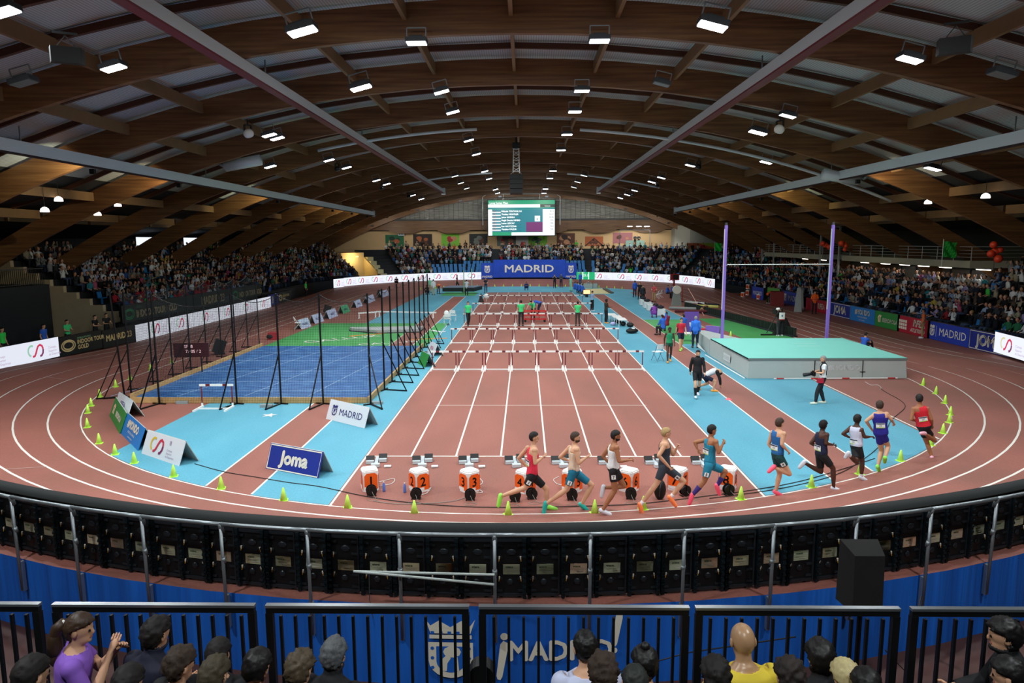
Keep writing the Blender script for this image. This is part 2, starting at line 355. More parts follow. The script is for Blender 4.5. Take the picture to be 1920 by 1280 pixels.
# video board cabinets, seen from behind
mb = MB(); mb.box((0, 0, .47), (.478, .10, .86))
body_m = [M('cabinet_black', '#0d1013', .45, noise=.3, nscale=8), M('cabinet_edge', '#1d2227', .4)]
cabt = thing('video_board_cabinet', 'x', 'display board', (0, 0, 0))
mb.build('housing', body_m[0], cabt)
m2 = MB()
for z in (.12, .3, .62, .8):
    for x in (-.16, .16): m2.box((x, -.055, z), (.10, .03, .03))
for x in (-.215, .215): m2.box((x, -.06, .47), (.02, .04, .84))
m2.box((0, -.06, .06), (.42, .03, .04)); m2.box((0, -.06, .88), (.42, .03, .04)); m2.ball((0, -.06, .25), (.05, .02, .05), 8, 4); m2.ball((.02, -.06, .7), (.07, .015, .05), 8, 4)
m2.build('rear_frame', body_m[1], cabt)
for x in (-.13, .13): m3 = MB(); m3.tube((x, 0, 0), (x, 0, .05), .025, .02, 8); m3.build('foot', BLACK, cabt)
m4 = MB(); m4.box((0, .056, .47), (.44, .012, .84)); m4.build('screen', M('screen_face', '#e8ebf2', .4, emit=.9), cabt)
def sticker(o, mi):
    mb = MB(); mb.box((.02, -.054, .44), (.24, .008, .15)); g = Gfx(mb, plane_fn((.02, -.059, .44), (1, 0, 0), (0, 0, 1)))
    g.text('wiena', -.085, .025, .032, 1, 'l', bold=.001); g.rect(-.085, -.005, .085, .0, 2); g.rect(-.085, -.02, .06, -.014, 2); g.rect(-.03, -.05, .07, -.035, 2)
    return mb.build('label_sticker', [M(*mi), M('sticker_ink', '#1f4a36', .6), M('sticker_grey', '#c9c4b6', .6)], o)
def plugs(o, side):
    for z in (.60, .30):
        mb = MB(); mb.tube((side*.15, -.07, z+.04), (side*.155, -.07, z), .013, .01, 6, 0); mb.tube((side*.155, -.07, z), (side*.16, -.075, z-.035), .009, .004, 6, 1)
        mb.build('cable_plug', [M('plug_white', '#e8d8c0', .5), M('plug_orange', '#d99a2a', .5)], o)
def column(o, side):
    mb = MB(); rnd = random.Random(3)
    mb.box((side*.205, -.075, .47), (.05, .06, .9))
    for i in range(9): mb.box((side*.205, -.11, .1+.09*i), (.05, .03, .03)); mb.ball((side*.19, -.11, .14+.085*i), .014, 6, 4)
    return mb.build('locking_column', M('column_metal', '#1e2a30', .35, .5), o)
srnd = random.Random(7); tones = [('sticker_a', '#c8b38c', .6), ('sticker_b', '#c69474', .6), ('sticker_c', '#b9c0a0', .6), ('sticker_d', '#d2a58a', .6)]
pitch = 2*21.46*math.sin(math.radians(.64)); NC = 25
for i in range(-NC, NC):
    az = (i+.5)*1.28; p = pol(az, 21.46, ZP+.0); c = cabt if i == -NC else copy_tree(cabt)
    c.location = p; c.rotation_euler = (0, 0, math.radians(az)); side = 1 if i % 2 == 0 else -1
    tone = srnd.choice(tones); sticker(c, tone); plugs(c, side); column(c, side)
    pos = ('left of' if i < 0 else 'right of'); k = abs(i+.5)+.5
    tag(c, 'black rear of a video board cabinet with %s sticker' % {'sticker_a': 'sand', 'sticker_b': 'tan', 'sticker_c': 'pale green', 'sticker_d': 'peach'}[tone[0]], None, 'video board cabinets with a %s sticker' % {'sticker_a': 'sand', 'sticker_b': 'tan', 'sticker_c': 'pale green', 'sticker_d': 'peach'}[tone[0]])
# black padded top of the boards
for k in range(-4, 4):
    mb = MB(); rows = []
    for j in range(9):
        az = (k+j/8)*8.0; rows.append([pol(az, 21.40+.13*math.cos(t), ZP+.99+.085*math.sin(t)) for t in [PI*2*q/10 for q in range(11)]])
    mb.grid(rows[::-1]); rnd = random.Random(k)
    o = mb.build('foam_padding', M('black_foam', '#171b1a', .85, bump=.3, nscale=12), smooth=True)
    tag(o, 'black foam pad on top of the curved video boards, %s %s of the middle' % (['first', 'second', 'third', 'fourth'][(-k-1) if k < 0 else k], 'left' if k < 0 else 'right'), 'padding', 'foam pads on the near video boards')
# grey pipe railing
PAZ = 3.45
posts = [i*PAZ+.1 for i in range(-8, 9)]
for i, az in zip(range(-8, 9), posts):
    t = thing('railing_bay', 'grey pipe railing section, %s' % ('in front of the centre of the bend' if i == 0 else '%s section to the %s of the centre post' % (['first', 'second', 'third', 'fourth', 'fifth', 'sixth', 'seventh', 'eighth'][abs(i)-1], 'left' if i < 0 else 'right')), 'railing', pol(az, 21.83, .2), group='grey pipe railing round the near bend')
    L = Vector(t.location); loc = lambda a, r, z: pol(a, r, z)-L
    mb = MB(); mb.tube(loc(az, 21.83, .22), loc(az, 21.86, 1.79), .024, n=10); mb.tube(loc(az, 21.83, 1.66), loc(az, 21.86, 1.81), .037, n=10); mb.tube(loc(az, 21.83, 1.2), loc(az, 21.85, 1.29), .034, n=10); mb.build('post', GREYM, t, smooth=True)
    if i < 8:
        mb = MB(); mb.path([loc(az+PAZ*q/4, 21.86, 1.80) for q in range(5)], .030, 8); mb.build('top_rail', GREYM, t, smooth=True)
    mb = MB(); mb.box(loc(az, 21.80, .45), (.05, .06, .5), rz=math.radians(az)); mb.build('mounting_plate', GREYM, t)
# loose grey bars lying against the railing left of the centre
t = thing('folded_pole', 'pale grey bar fixed level across two railing posts left of the centre', 'bar', pol(-5, 21.95, 1.24))
mb = MB(); L = Vector(t.location); mb.tube(pol(-5.0, 21.95, 1.27)-L, pol(.1, 21.93, 1.26)-L, .018, n=8); mb.tube(pol(-5.0, 21.95, 1.27)-L, pol(.1, 22.05, 1.18)-L, .018, n=8); mb.build('bar', M('pale_grey', '#a9b2ae', .5), t)
mb = MB(); mb.path([pol(-4.4, 21.98, 1.25)-L, pol(-4.4, 22.0, .9)-L, pol(-4.3, 22.0, .62)-L], .006, 5); mb.build('strap', DKGREY, t)
# painting on the blue wall: crest and word
mb = MB()
WR = 21.76
def wallfn(u, v, w=0):
    a = math.degrees(u/WR); return tuple(pol(a, WR+w+.01, v))
g = Gfx(mb, wallfn); g.crest(-.60, .02, .98, 0, 1)
for k in range(5): g.rect(-.88+.12*k, .29, -.83+.12*k, .33, 1, .008)
g.text('MADRID', .96, -.10, .29, 0, 'c', sx=.94, bold=.012)
ex = lambda u, v, s: [(u+s*a, v+s*b) for a, b in [(-.09, -.28), (-.075, -.34), (-.03, -.35), (.0, -.30), (.09, .18), (.09, .26), (.02, .30), (-.03, .24)]]
g.poly(ex(.13, -.08, .92), 0); g.poly([(.16+.055*math.cos(a), .26+.055*math.sin(a)) for a in [2*PI*i/12 for i in range(12)]], 0)
g.poly(ex(1.76, .36, .8), 0); g.poly([(1.72+.045*math.cos(a), .02+.045*math.sin(a)) for a in [2*PI*i/12 for i in range(12)]], 0)
tag(mb.build('wall_lettering', [M('banner_white', '#e9e4d2', .6), M('banner_blue', '#1766cc', .6)]), 'white crest and the word MADRID between exclamation marks on the blue curved wall', 'banner')
# black speaker on a stand in front of the near bend, right
t = thing('tripod_speaker', 'black covered loudspeaker on a tripod in front of the blue wall at the right', 'speaker', (3.37, -10.6, -.5))
mb = MB(); mb.add([(-.17, -.17, 2.02), (.17, -.17, 2.02), (.22, .16, 2.02), (-.22, .16, 2.02), (-.17, -.14, 2.70), (.17, -.14, 2.70), (.22, .14, 2.78), (-.22, .14, 2.78)], [(0, 3, 2, 1), (4, 5, 6, 7), (0, 1, 5, 4), (1, 2, 6, 5), (2, 3, 7, 6), (3, 0, 4, 7)]); mb.build('cabinet', M('speaker_cloth', '#141312', .9, noise=.4), t)
mb = MB(); mb.tube((0, 0, .3), (0, 0, 2.04), .03, n=8); mb.build('pole', BLACKM, t)
for k in range(3):
    a = 2*PI*k/3+.4; mb = MB(); mb.tube((0, 0, .9), (.55*math.cos(a), .55*math.sin(a), .01), .022, n=6); mb.build('leg', BLACKM, t)
# cables hanging over
for pts, lb in (([(2.1, -11.9, 1.9), (1.3, -10.9, 1.1), (.5, -10.4, .5), (-.3, -10.2, .1), (-.6, -10.5, -.49)], 'thin black cable hanging from the railing across the word MADRID'), ([(4.9, -9.2, .9), (4.3, -10.0, .3), (3.75, -10.5, .9)], 'thin black cable running from the railing to the tripod loudspeaker')):
    mb = MB(); mb.path(pts, .008, 5); tag(mb.build('cable', BLACK), lb, 'cable')
for x, y, rz, lb, nm in ((1.9, -10.2, .2, 'stack of grey panels leaning on the blue wall behind the bald man', 'panel_stack'),):
    for k in range(5):
        mb = MB(); mb.box((0, 0, .6), (.62, .03, .78), rz=0); o = mb.build('stacked_panel', M('panel_grey', '#5e6662', .7)); o.location = (x+.05*k, y-.06*k, -.5); o.rotation_euler = (.35, 0, rz)
        tag(o, 'grey flat panel leaning against the blue wall, %s of the stack' % ['hindmost', 'second hindmost', 'middle', 'second foremost', 'foremost'][k], 'panel', 'grey panels behind the bald man')

# ================================================================ FRONT STAND (bottom of the picture)
FY = -12.9; FZ = 2.75
mb = MB(); mb.box((0, -13.75, 1.2), (16, 1.5, .9)); mb.box((0, -15.0, 1.55), (16, 1.2, 1.2)); mb.box((0, -16.1, 1.9), (16, 1.2, 1.7)); mb.box((0, -18.5, 2.1), (16, 3.8, 3.0)); struct(mb.build('floor', DARK))
ends = [(-6.6, 2.62), (-4.62, 2.77), (-2.80, 2.77), (-.965, 2.76), (.885, 2.76), (2.58, 2.76), (4.45, 2.72)]
segx = [(-6.55, -4.66), (-4.55, -2.83), (-2.74, -1.03), (-.95, .80), (.85, 2.53), (2.62, 4.5)]
for k, (a, b) in enumerate(segx):
    yk = FY+.05*abs(k-2.5)*0; t = thing('balustrade_panel', 'black balustrade panel with grey top rail, %s' % ['leftmost, beside the ponytailed woman', 'second from left, before the ponytailed woman', 'third from the left, left of the crest', 'in front of the word MADRID', 'behind the bald man in yellow', 'rightmost, in the dark corner'][k], 'balustrade', ((a+b)/2, FY, 1.65), group='black balustrade panels of the front stand')
    w_ = (b-a)/2; mb = MB(); mb.box((0, 0, FZ-1.65), (2*w_, .05, .022)); mb.build('handrail', M('rail_top', '#9aa0a4', .3, .8), t)
    mb = MB(); mb.box((0, 0, FZ-1.65-.035), (2*w_-.01, .045, .045)); mb.build('upper_frame_rail', BLACK, t); mb = MB(); mb.box((0, 0, .08), (2*w_, .04, .04)); mb.build('lower_frame_rail', BLACK, t)
    for sx in (-1, 1): mb = MB(); mb.box((sx*(w_-.03), 0, .52), (.06, .05, 1.04)); mb.build('post', BLACK, t)
    nb = int(round(2*w_/.125)); 
    for i in range(1, nb):
        mb = MB(); mb.box((-w_+2*w_*i/nb, 0, .53), (.022, .03, .96)); mb.build('baluster', BLACK, t)

# ================================================================ ROOF
RD = 1.08
for k, y in enumerate(ARCH_Y):
    mb = MB(); n = 40; rows = []
    for i in range(n+1):
        a = -.735+1.47*i/n; c, s = math.cos(a), math.sin(a); q = lambda r: (ARCH_X+r*s, ARCH_Z-ARCH_R+r*c)
        (x0, z0), (x1, z1) = q(ARCH_R), q(ARCH_R+RD); rows.append([(x0, y-.11, z0), (x1, y-.11, z1), (x1, y+.11, z1), (x0, y+.11, z0), (x0, y-.11, z0)])
    mb.grid(rows); o = mb.build('roof_beam', WOOD); struct(o)
def roof_z(x):
    d = abs(x-ARCH_X); lim = 25.0
    f = lambda d: ARCH_Z-ARCH_R+math.sqrt((ARCH_R+RD-.1)**2-d*d)
    return f(d) if d < lim else f(lim)-(d-lim)*.12
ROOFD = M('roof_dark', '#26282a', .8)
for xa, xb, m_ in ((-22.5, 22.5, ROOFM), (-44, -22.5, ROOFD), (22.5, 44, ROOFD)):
    xs = [ARCH_X+q for q in np.linspace(xa, xb, 31)]
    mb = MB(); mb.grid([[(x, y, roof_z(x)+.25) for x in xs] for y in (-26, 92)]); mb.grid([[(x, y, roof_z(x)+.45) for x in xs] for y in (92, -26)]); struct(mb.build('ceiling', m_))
px_ = [ARCH_X+ARCH_R*math.sin(q) for q in np.radians(np.arange(-27.6, 27.7, 3.45))]
REDW = M('red_purlin', '#50301f', .6)
mb = MB(); m2 = MB()
for k in range(len(ARCH_Y)-1):
    y0, y1 = ARCH_Y[k]+.11, ARCH_Y[k+1]-.11
    for x in px_:
        z = roof_z(x)-.22; mb.box((x, (y0+y1)/2, z), (.13, y1-y0, .46))
    for f in (.38, .72):
        yy = y0+(y1-y0)*f
        for i in range(len(px_)-1):
            xa, xb = px_[i], px_[i+1]; m2.bar((xa, yy, roof_z(xa)+.08), (xb, yy, roof_z(xb)+.08), .14, .22)
struct(mb.build('roof_purlin', M('purlin_wood', '#7c6040', .6, noise=.15, nscale=3))); struct(m2.build('roof_batten', REDW))
# side ties between the arches
mb = MB()
for k in range(2, len(ARCH_Y)-1):
    y0, y1 = ARCH_Y[k]+.15, ARCH_Y[k+1]-.15
    for x in (-29.5, 27.5): mb.box((x, (y0+y1)/2, 7.2), (.3, y1-y0, .35))
struct(mb.build('roof_tie', M('tie_wood', '#8c7656', .6)))
# walls
WALLD = M('wall_dark', '#3c3a36', .8)
mb = MB(); mb.box((-41, 34, 5), (.3, 124, 12)); struct(mb.build('wall_left', WALLD))
mb = MB(); mb.box((41, 34, 5), (.3, 124, 12)); struct(mb.build('wall_right', WALLD))
mb = MB(); mb.box((0, -26, 6), (84, .3, 14)); struct(mb.build('wall_near', WALLD))
mb = MB(); mb.box((-1, 91.3, 3.5), (84, .3, 8)); struct(mb.build('wall_far', M('beige_wall', '#d2b284', .8, noise=.06, nscale=1)))
mb = MB(); mb.box((-1, 91.25, 10.6), (84, .2, 6)); struct(mb.build('wall_far', FOIL))
mb = MB(); mb.box((-1, 90.6, 8.35), (56, .5, 1.5)); struct(mb.build('trim_1', WOOD))
mb = MB(); mb.box((-1, 90.3, 9.15), (46, .3, .22)); struct(mb.build('trim_2', DKGREY))
mb = MB()
for i in range(61): mb.box((-23.5+i*.75, 90.9, 10.7), (.035, .05, 3.2))
struct(mb.build('window_1', DKGREY))
mb = MB()   # wooden corbels above the posters
for x in np.arange(-19, 20, 7.5): mb.prism([(x-2.6, 0), (x+2.6, 0), (x+1.2, -.5), (x-1.2, -.5)], 90.3, 90.9)
mb.v = [(x, z, y+7.6) for x, y, z in mb.v]; struct(mb.build('trim_3', WOOD))
# small side windows high in the left wall, giving daylight glints
mb = MB()
for x, y in ((-36, 47), (-36, 56)): mb.box((x, y, 5.9), (.1, 2.8, .9))
struct(mb.build('window_2', M('daylight_glass', '#dfe8f2', .3, emit=1.3)))
# long hanging rails
for x, z, y1, lb in ((-9.8, 11.3, 62.6, 'long grey and maroon ceiling rail left of the speaker, running down the hall'), (7.8, 11.3, 62.6, 'long grey and maroon ceiling rail right of the speaker, running down the hall'), (-18.9, 9.02, 67.6, 'low outer ceiling rail above the left stand'), (16.8, 9.1, 64, 'low outer ceiling rail above the right stand')):
    t = thing('ceiling_rail', lb, 'rail', (x, 0, z), group='long rails under the roof'); inner = -1 if x > 0 else 1
    wd = .34 if abs(x) < 15 else .2; hh = .36 if abs(x) < 15 else .44
    mb = MB(); mb.box((0, (y1-14)/2, hh/2), (wd, y1+14, hh)); mb.build('channel', ALU, t)
    mb = MB(); mb.box((0, (y1-14)/2, -.03), (wd*.96, y1+14, .06)); mb.build('cover_strip', MAROON if abs(x) < 15 else M('dark_maroon', '#2a1518', .6), t)
    mb = MB(); mb.box((0, y1+.1, .2), (wd+.1, .12, .75)); mb.build('end_plate', ALU, t)
    for q in np.arange(-8, y1, 15): mb = MB(); mb.box((0, q+1.55-1.0, hh+.25), (.04, .04, .6)); mb.build('hanger', GREYM, t)
# grey pipes that follow the roof
for yy, x0, x1, dz, lb in ((23.0, -12.5, -3.3, .15, 'grey pipe crossing the roof left of the middle'), (23.0, 2.6, 20.5, .15, 'grey pipe crossing the roof right of the middle'), (48.5, -12, -3.6, .15, 'distant grey roof pipe left of the speaker'), (48.5, 3.4, 12, .15, 'distant grey roof pipe right of the speaker')):
    mb = MB(); mb.path([(x, yy, arch_z(x)-dz-.1) for x in np.linspace(x0, x1, 14)], .08, 8); tag(mb.build('roof_pipe', ALU, smooth=True), lb, 'pipe')
for x, lb in ((-16.2, 'short silver air duct hanging under the roof at the left'), (17.0, 'short silver air duct hanging under the roof at the right')):
    s = -1 if x > 0 else 1; t = thing('air_duct', lb, 'duct', (x, 21.5, arch_z(x)-.25)); mb = MB(); mb.tube((-1.1, 0, -.12*s), (.9, 0, .22*s), .3, n=14); mb.build('tube', ALU, t, smooth=True)
    mb = MB(); mb.path([(-1.1*s, 0, -.14), (-1.35*s, 0, .0), (-1.4*s, 0, .3)], .12, 8); mb.build('elbow', GREYM, t, smooth=True)
# ================================================================ LAMPS
LAMPS = []
def on_roof(px, py, drop=.35):
    d = ray(px, py)
    for t in np.arange(2, 130, .05):
        p = CAM+d*t
        if p[2] >= arch_z(max(-34, min(34, p[0])))-drop: return p
    return p
big = [(567, 58, 3), (1336, 48, 3), (677, 164, 3), (781, 80, 1), (1124, 76, 1), (213, 127, 2), (1706, 111, 2), (828, 172, 1), (1091, 170, 1), (849, 210, 2), (1078, 209, 2), (879, 263, 1), (1063, 252, 2), (893, 289, 1), (1052, 281, 2),
       (505, 253, 2), (520, 259, 2), (1421, 248, 3), (507, 312, 2), (1436, 304, 2), (617, 300, 1), (650, 314, 1), (706, 338, 1), (725, 345, 2), (790, 373, 2), (774, 366, 1), (909, 321, 2), (1037, 320, 2), (917, 335, 1), (1031, 334, 1), (929, 355, 2), (1023, 354, 2), (933, 362, 1), (1020, 362, 1),
       (853, 330, 0), (864, 343, 0), (875, 353, 0), (1095, 329, 0), (1083, 341, 0), (1076, 351, 0), (1294, 310, 2), (1240, 333, 1), (1222, 341, 2), (1176, 365, 1), (1163, 371, 1), (1190, 357, 1), (1240, 157, -1), (45, 155, -1), (5, 22, 2), (1878, 140, -1), (1749, 316, 1), (1477, 217, 0)]
GLOW = [M('lamp_glass_dim', '#e8f2ee', .3, emit=2.5), M('lamp_glass', '#f2f7ff', .3, emit=8.0), M('lamp_glass_strong', '#f6fbff', .3, emit=16.0), M('lamp_glass_brightest', '#fbfffd', .3, emit=30.0)]
lamp0 = {}
zone = lambda x: 'near the ridge' if abs(x+1) < 4 else ('left of the ridge' if x < 0 else 'right of the ridge') if abs(x+1) < 11 else ('over the left side' if x < 0 else 'over the right side')
for i, (px, py, b) in enumerate(big):
    p = on_roof(px, py); key = b
    bay = int(round((p[1]-ARCH_Y[0])/7.5)); word = ['nearest', 'near', 'near', 'near', 'near', 'second', 'third', 'fourth', 'fifth', 'sixth', 'seventh', 'eighth', 'ninth', 'tenth', 'farthest', 'farthest'][max(0, min(15, bay))]
    lb = ('unlit grey' if b < 0 else ['faint', 'lit', 'bright', 'very bright'][b])+' square floodlight under the roof %s, %s bay' % (zone(p[0]), word)
    if key not in lamp0:
        t = thing('floodlight', lb, 'lamp', p, 0, 'floodlights under the roof')
        mb = MB(); mb.box((0, 0, .06), (.66, .46, .14)); mb.box((0, 0, .16), (.4, .26, .08)); mb.build('housing', DKGREY, t)
        mb = MB(); mb.box((0, 0, -.022), (.60, .40, .03)); mb.build('lens', GLOW[b] if b >= 0 else M('lamp_off', '#6f7a78', .3), t)
        mb = MB(); mb.bar((-.3, 0, .1), (-.3, 0, .45), .03); mb.bar((.3, 0, .1), (.3, 0, .45), .03); mb.bar((-.3, 0, .45), (.3, 0, .45), .03); mb.build('bracket', GREYM, t); lamp0[key] = t
    else: t = dup(lamp0[key], p, label=lb)
    if b == 3: t.scale = (1.25, 1.25, 1.25)
    t.rotation_euler = (0, .25 if p[0] > 4 else -.25 if p[0] < -4 else 0, 0)
    if b >= 1: LAMPS.append((p, b))
for i, (p, b) in enumerate(LAMPS):
    ld = bpy.data.lights.new('floodlight_beam', 'SPOT'); ld.energy = LAMP_W*[0, .75, 1.0, 1.3][b]; ld.color = LAMP_COL; ld.spot_size = math.radians(155); ld.spot_blend = .8; ld.shadow_soft_size = .25
    o = bpy.data.objects.new('floodlight_beam', ld); COL.objects.link(o); o.location = (p[0]*.985, p[1], p[2]-.12)
    d = Vector(((-1-p[0])*.35, 1.5 if p[1] < 45 else 5, -10)); o.rotation_euler = d.to_track_quat('-Z', 'Y').to_euler()
# further lamps of the hall, above and behind the camera
for x, y in ((-15, -4), (-5.5, -6), (3.5, -6), (13, -4), (-9, -14), (7, -14), (-1, -20)):
    p = (x, y, arch_z(x)-.4); t = dup(lamp0[2], p, label='bright square floodlight of the near roof bays at x %d y %d' % (x, y)); t['label'] = 'bright square floodlight over the front stand, above the picture'
    ld = bpy.data.lights.new('floodlight_beam', 'SPOT'); ld.energy = LAMP_W*2.1; ld.color = LAMP_COL; ld.spot_size = math.radians(150); ld.spot_blend = .8; ld.shadow_soft_size = .25
    o = bpy.data.objects.new('floodlight_beam', ld); COL.objects.link(o); o.location = (x, y, p[2]-.12); o.rotation_euler = Vector(((-1-x)*.3, 5, -10)).to_track_quat('-Z', 'Y').to_euler()
# row of lamps added on the far beam to brighten the end wall
for i, x in enumerate((-22, -15.5, -9.5, -4.0, 2.5, 8.0, 13.5, 19.5)):
    z = arch_z(x)-.35; t = thing('added_wall_lamp', 'small white lamp on the last roof beam washing the far wall, %s from the left' % ['first', 'second', 'third', 'fourth', 'fifth', 'sixth', 'seventh', 'eighth'][i], 'lamp', (x, 80.9, z)); mb = MB(); mb.box((0, 0, 0), (.4, .3, .2)); mb.build('housing', GREYM, t); mb = MB(); mb.box((0, .16, 0), (.34, .02, .14)); mb.build('lens', GLOW[0], t)
    ld = bpy.data.lights.new('added_wall_fill', 'SPOT'); ld.energy = 620; ld.color = (1, .95, .86); ld.spot_size = math.radians(120); ld.spot_blend = .9; ld.shadow_soft_size = .15
    o = bpy.data.objects.new('added_wall_fill', ld); COL.objects.link(o); o.location = (x, 81.1, z-.05); o.rotation_euler = Vector((0, 10, 6.0-z)).to_track_quat('-Z', 'Y').to_euler()
# small white dome lamps above the side stands
for i, (px, py, D) in enumerate([(84, 395, 34.5), (110, 375, 35.5), (183, 402, 42), (221, 385, 42.5), (327, 412, 57), (1740, 380, 42), (1848, 369, 35)]):
    d = ray(px, py); p = CAM+d*D/d[1]
    t = thing('dome_lamp', 'small white dome lamp hanging over the %s stand, %s' % (('left', ['lowest of the nearer pair', 'highest of the nearer pair', 'lowest of the middle pair', 'highest of the middle pair', 'single farthest one'][i]) if i < 5 else ('right', ['farther one', 'nearer one'][i-5])), 'lamp', p, group='dome lamps over the side stands')
    mb = MB(); mb.lathe([(.2, -.06), (.2, 0), (.17, .1), (.08, .17), (.01, .19)], n=14); mb.build('shade', M('dome_glow', '#fff6ee', .4, emit=3.0), t, smooth=True); mb = MB(); mb.tube((0, 0, .18), (0, 0, 2.3), .012, n=5); mb.build('cord', BLACK, t)
# warm spots that light the flanks of four beams
BS = [(-1, 13.05, 900, (1, .93, .66), 'nearest'), (-1, 20.55, 620, (1, .82, .50), 'second'), (-1, 35.55, 620, (1, .96, .60), 'third'), (1, 20.55, 520, (1, .84, .56), 'nearest'), (1, 35.55, 480, (1, .98, .55), 'second'), (-1, 50.55, 300, (1, .92, .55), 'fourth'), (-1, 58.05, 300, (1, .92, .55), 'fifth'), (-1, 65.55, 300, (1, .92, .55), 'sixth'), (1, 50.55, 200, (1, .9, .55), 'third'), (1, 58.05, 200, (1, .9, .55), 'fourth'), (1, 65.55, 200, (1, .9, .55), 'fifth')]
for sd, yb, e, col, nth in BS:
    x = -18.9 if sd < 0 else 16.8; y = yb-1.3; tx, ty, tz = x+sd*2.9, yb, 8.7
    t = thing('beam_spotlight', 'small spotlight under the outer rail lighting a roof beam, %s on the %s' % (nth, 'left' if x < 0 else 'right'), 'lamp', (x, y, 8.8)); mb = MB(); mb.box((0, 0, 0), (.2, .16, .2)); mb.build('housing', BLACK, t); mb = MB(); mb.box((.0, .085, 0), (.16, .02, .16)); mb.build('lens', GLOW[0], t)
    ld = bpy.data.lights.new('beam_spot', 'SPOT'); ld.energy = e; ld.color = col; ld.spot_size = math.radians(72); ld.spot_blend = 1.0; ld.shadow_soft_size = .05
    o = bpy.data.objects.new('beam_spot', ld); COL.objects.link(o); o.location = (x, y+.15, 8.8); o.rotation_euler = (Vector((tx, ty, tz))-Vector(o.location)).to_track_quat('-Z', 'Y').to_euler()
# stage lights with white heads, black hanging speakers
for px, py, D, s, lb, f in ((465, 248, 38, 1, 'white headed moving light hanging under the roof at the left', -1), (1462, 240, 38, 1, 'white headed moving light hanging under the roof at the right', 1), (632, 315, 58, .9, 'dark round stage light under the roof, left, farther down', -1), (1310, 311, 58, .9, 'dark round stage light under the roof, right, farther down', 1), (716, 352, 75, .8, 'small dark stage light beside the left pair of distant floodlights', -1), (1232, 347, 75, .8, 'small dark stage light beside the right pair of distant floodlights', 1), (766, 367, 82, .9, 'dark stage light left of the scoreboard near the far wall', -1), (1185, 364, 82, .9, 'dark stage light right of the scoreboard near the far wall', 1)):
    p = on_roof(px, py, .55*s+.1); s *= .55; t = thing('stage_light', lb, 'lamp', p, .6*f)
    mb = MB(); R = Matrix.Rotation(.5*f, 3, 'Y'); mb.lathe([(.12, -.35), (.36, -.3), (.42, -.1), (.34, .1), (.12, .2)], n=14); mb.v = [tuple(R @ Vector(q)*s) for q in mb.v]; mb.build('head', M('white_plastic', '#d8d8cf', .4) if D < 50 else BLACKM, t, smooth=True)
    mb = MB(); mb.bar((0, .3*s, 0), (0, .3*s, .55*s), .06); mb.bar((0, -.3*s, 0), (0, -.3*s, .55*s), .06); mb.bar((0, -.3*s, .55*s), (0, .3*s, .55*s), .06); mb.tube((0, 0, .55*s), (0, 0, 1.0*s), .03); mb.build('yoke', BLACK, t)
for px, py, D, lb in ((125, 104, 17.0, 'black loudspeaker hanging under the roof, top left'), (1790, 86, 17.0, 'black loudspeaker hanging under the roof, top right')):
    d = ray(px, py); p = CAM+d*(D)/d[1]; t = thing('hanging_speaker', lb, 'speaker', p, .5 if px < 900 else -.5); mb = MB(); mb.add([(-.3, -.22, -.2), (.3, -.22, -.2), (.36, .2, -.16), (-.36, .2, -.16), (-.3, -.2, .16), (.3, -.2, .16), (.36, .22, .2), (-.36, .22, .2)], [(0, 3, 2, 1), (4, 5, 6, 7), (0, 1, 5, 4), (1, 2, 6, 5), (2, 3, 7, 6), (3, 0, 4, 7)]); mb.build('cabinet', BLACK, t); mb = MB(); mb.bar((-.2, 0, .18), (0, 0, .45), .02); mb.bar((.2, 0, .18), (0, 0, .45), .02); mb.box((0, 0, .5), (.5, .05, .05)); mb.build('bracket', BLACK, t)
t = thing('line_array_speaker', 'black speaker cluster hanging from a white truss in the middle of the hall', 'speaker', GY(968, 343, 31.0))
mb = MB()
for k in range(4): mb.box((0, .05*k, .42-.33*k), (.92-.02*k, .5, .31), R=Matrix.Rotation(-.06*k, 3, 'X'))
mb.build('cabinet', BLACK, t); mb = MB()
for a in ((-.22, -.2), (.22, -.2), (-.22, .2), (.22, .2)): mb.tube((a[0], a[1], .7), (a[0]*.8, a[1]*.8, 2.3), .03, n=6)
for k in range(5): z = .75+.37*k; mb.bar((-.2, -.18, z), (.2, .18, z+.3), .03); mb.bar((.2, -.18, z), (-.2, .18, z+.3), .03); mb.bar((-.2, -.18, z), (.2, -.18, z), .03)
mb.build('truss', M('white_metal', '#d6dad8', .4), t); mb = MB(); mb.box((0, 0, 2.5), (.5, .4, .4)); mb.tube((0, 0, 2.7), (0, 0, 3.2), .05); mb.build('winch', BLACKM, t)
mb = MB(); mb.bar((-.4, 0, .58), (0, 0, .95), .02); mb.bar((.4, 0, .58), (0, 0, .95), .02); mb.build('strap', M('strap_white', '#c8c8c0', .6), t)

# ================================================================ SCOREBOARD
SY = 87.0
a = GY(915, 375.5, SY); b = GY(1040, 441, SY); W = b[0]-a[0]; H = a[2]-b[2]
t = thing('scoreboard', 'big green and white video scoreboard hanging at the far wall showing long jump results', 'scoreboard', (a[0]+W/2, SY, b[2]))
mb = MB(); mb.box((0, .2, H/2), (W+.2, .36, H+.2)); mb.build('casing', BLACK, t)
scm = [M('scr_green', '#0fa878', .4, emit=.9), M('scr_white', '#eef6f4', .4, emit=1.25), M('scr_teal', '#0a8fa0', .4, emit=.8), M('scr_dark', '#04382e', .4, emit=.5), M('scr_purple', '#8a2a80', .4, emit=.7), M('scr_ink', '#3a3f58', .4, emit=.5), M('scr_red', '#c83a4a', .4, emit=.8)]
mb = MB(); g = Gfx(mb, plane_fn((-W/2, 0, 0), (1, 0, 0), (0, 0, 1))); g.rect(0, 0, W, H, 0, .002); v = lambda f: H*(1-f)
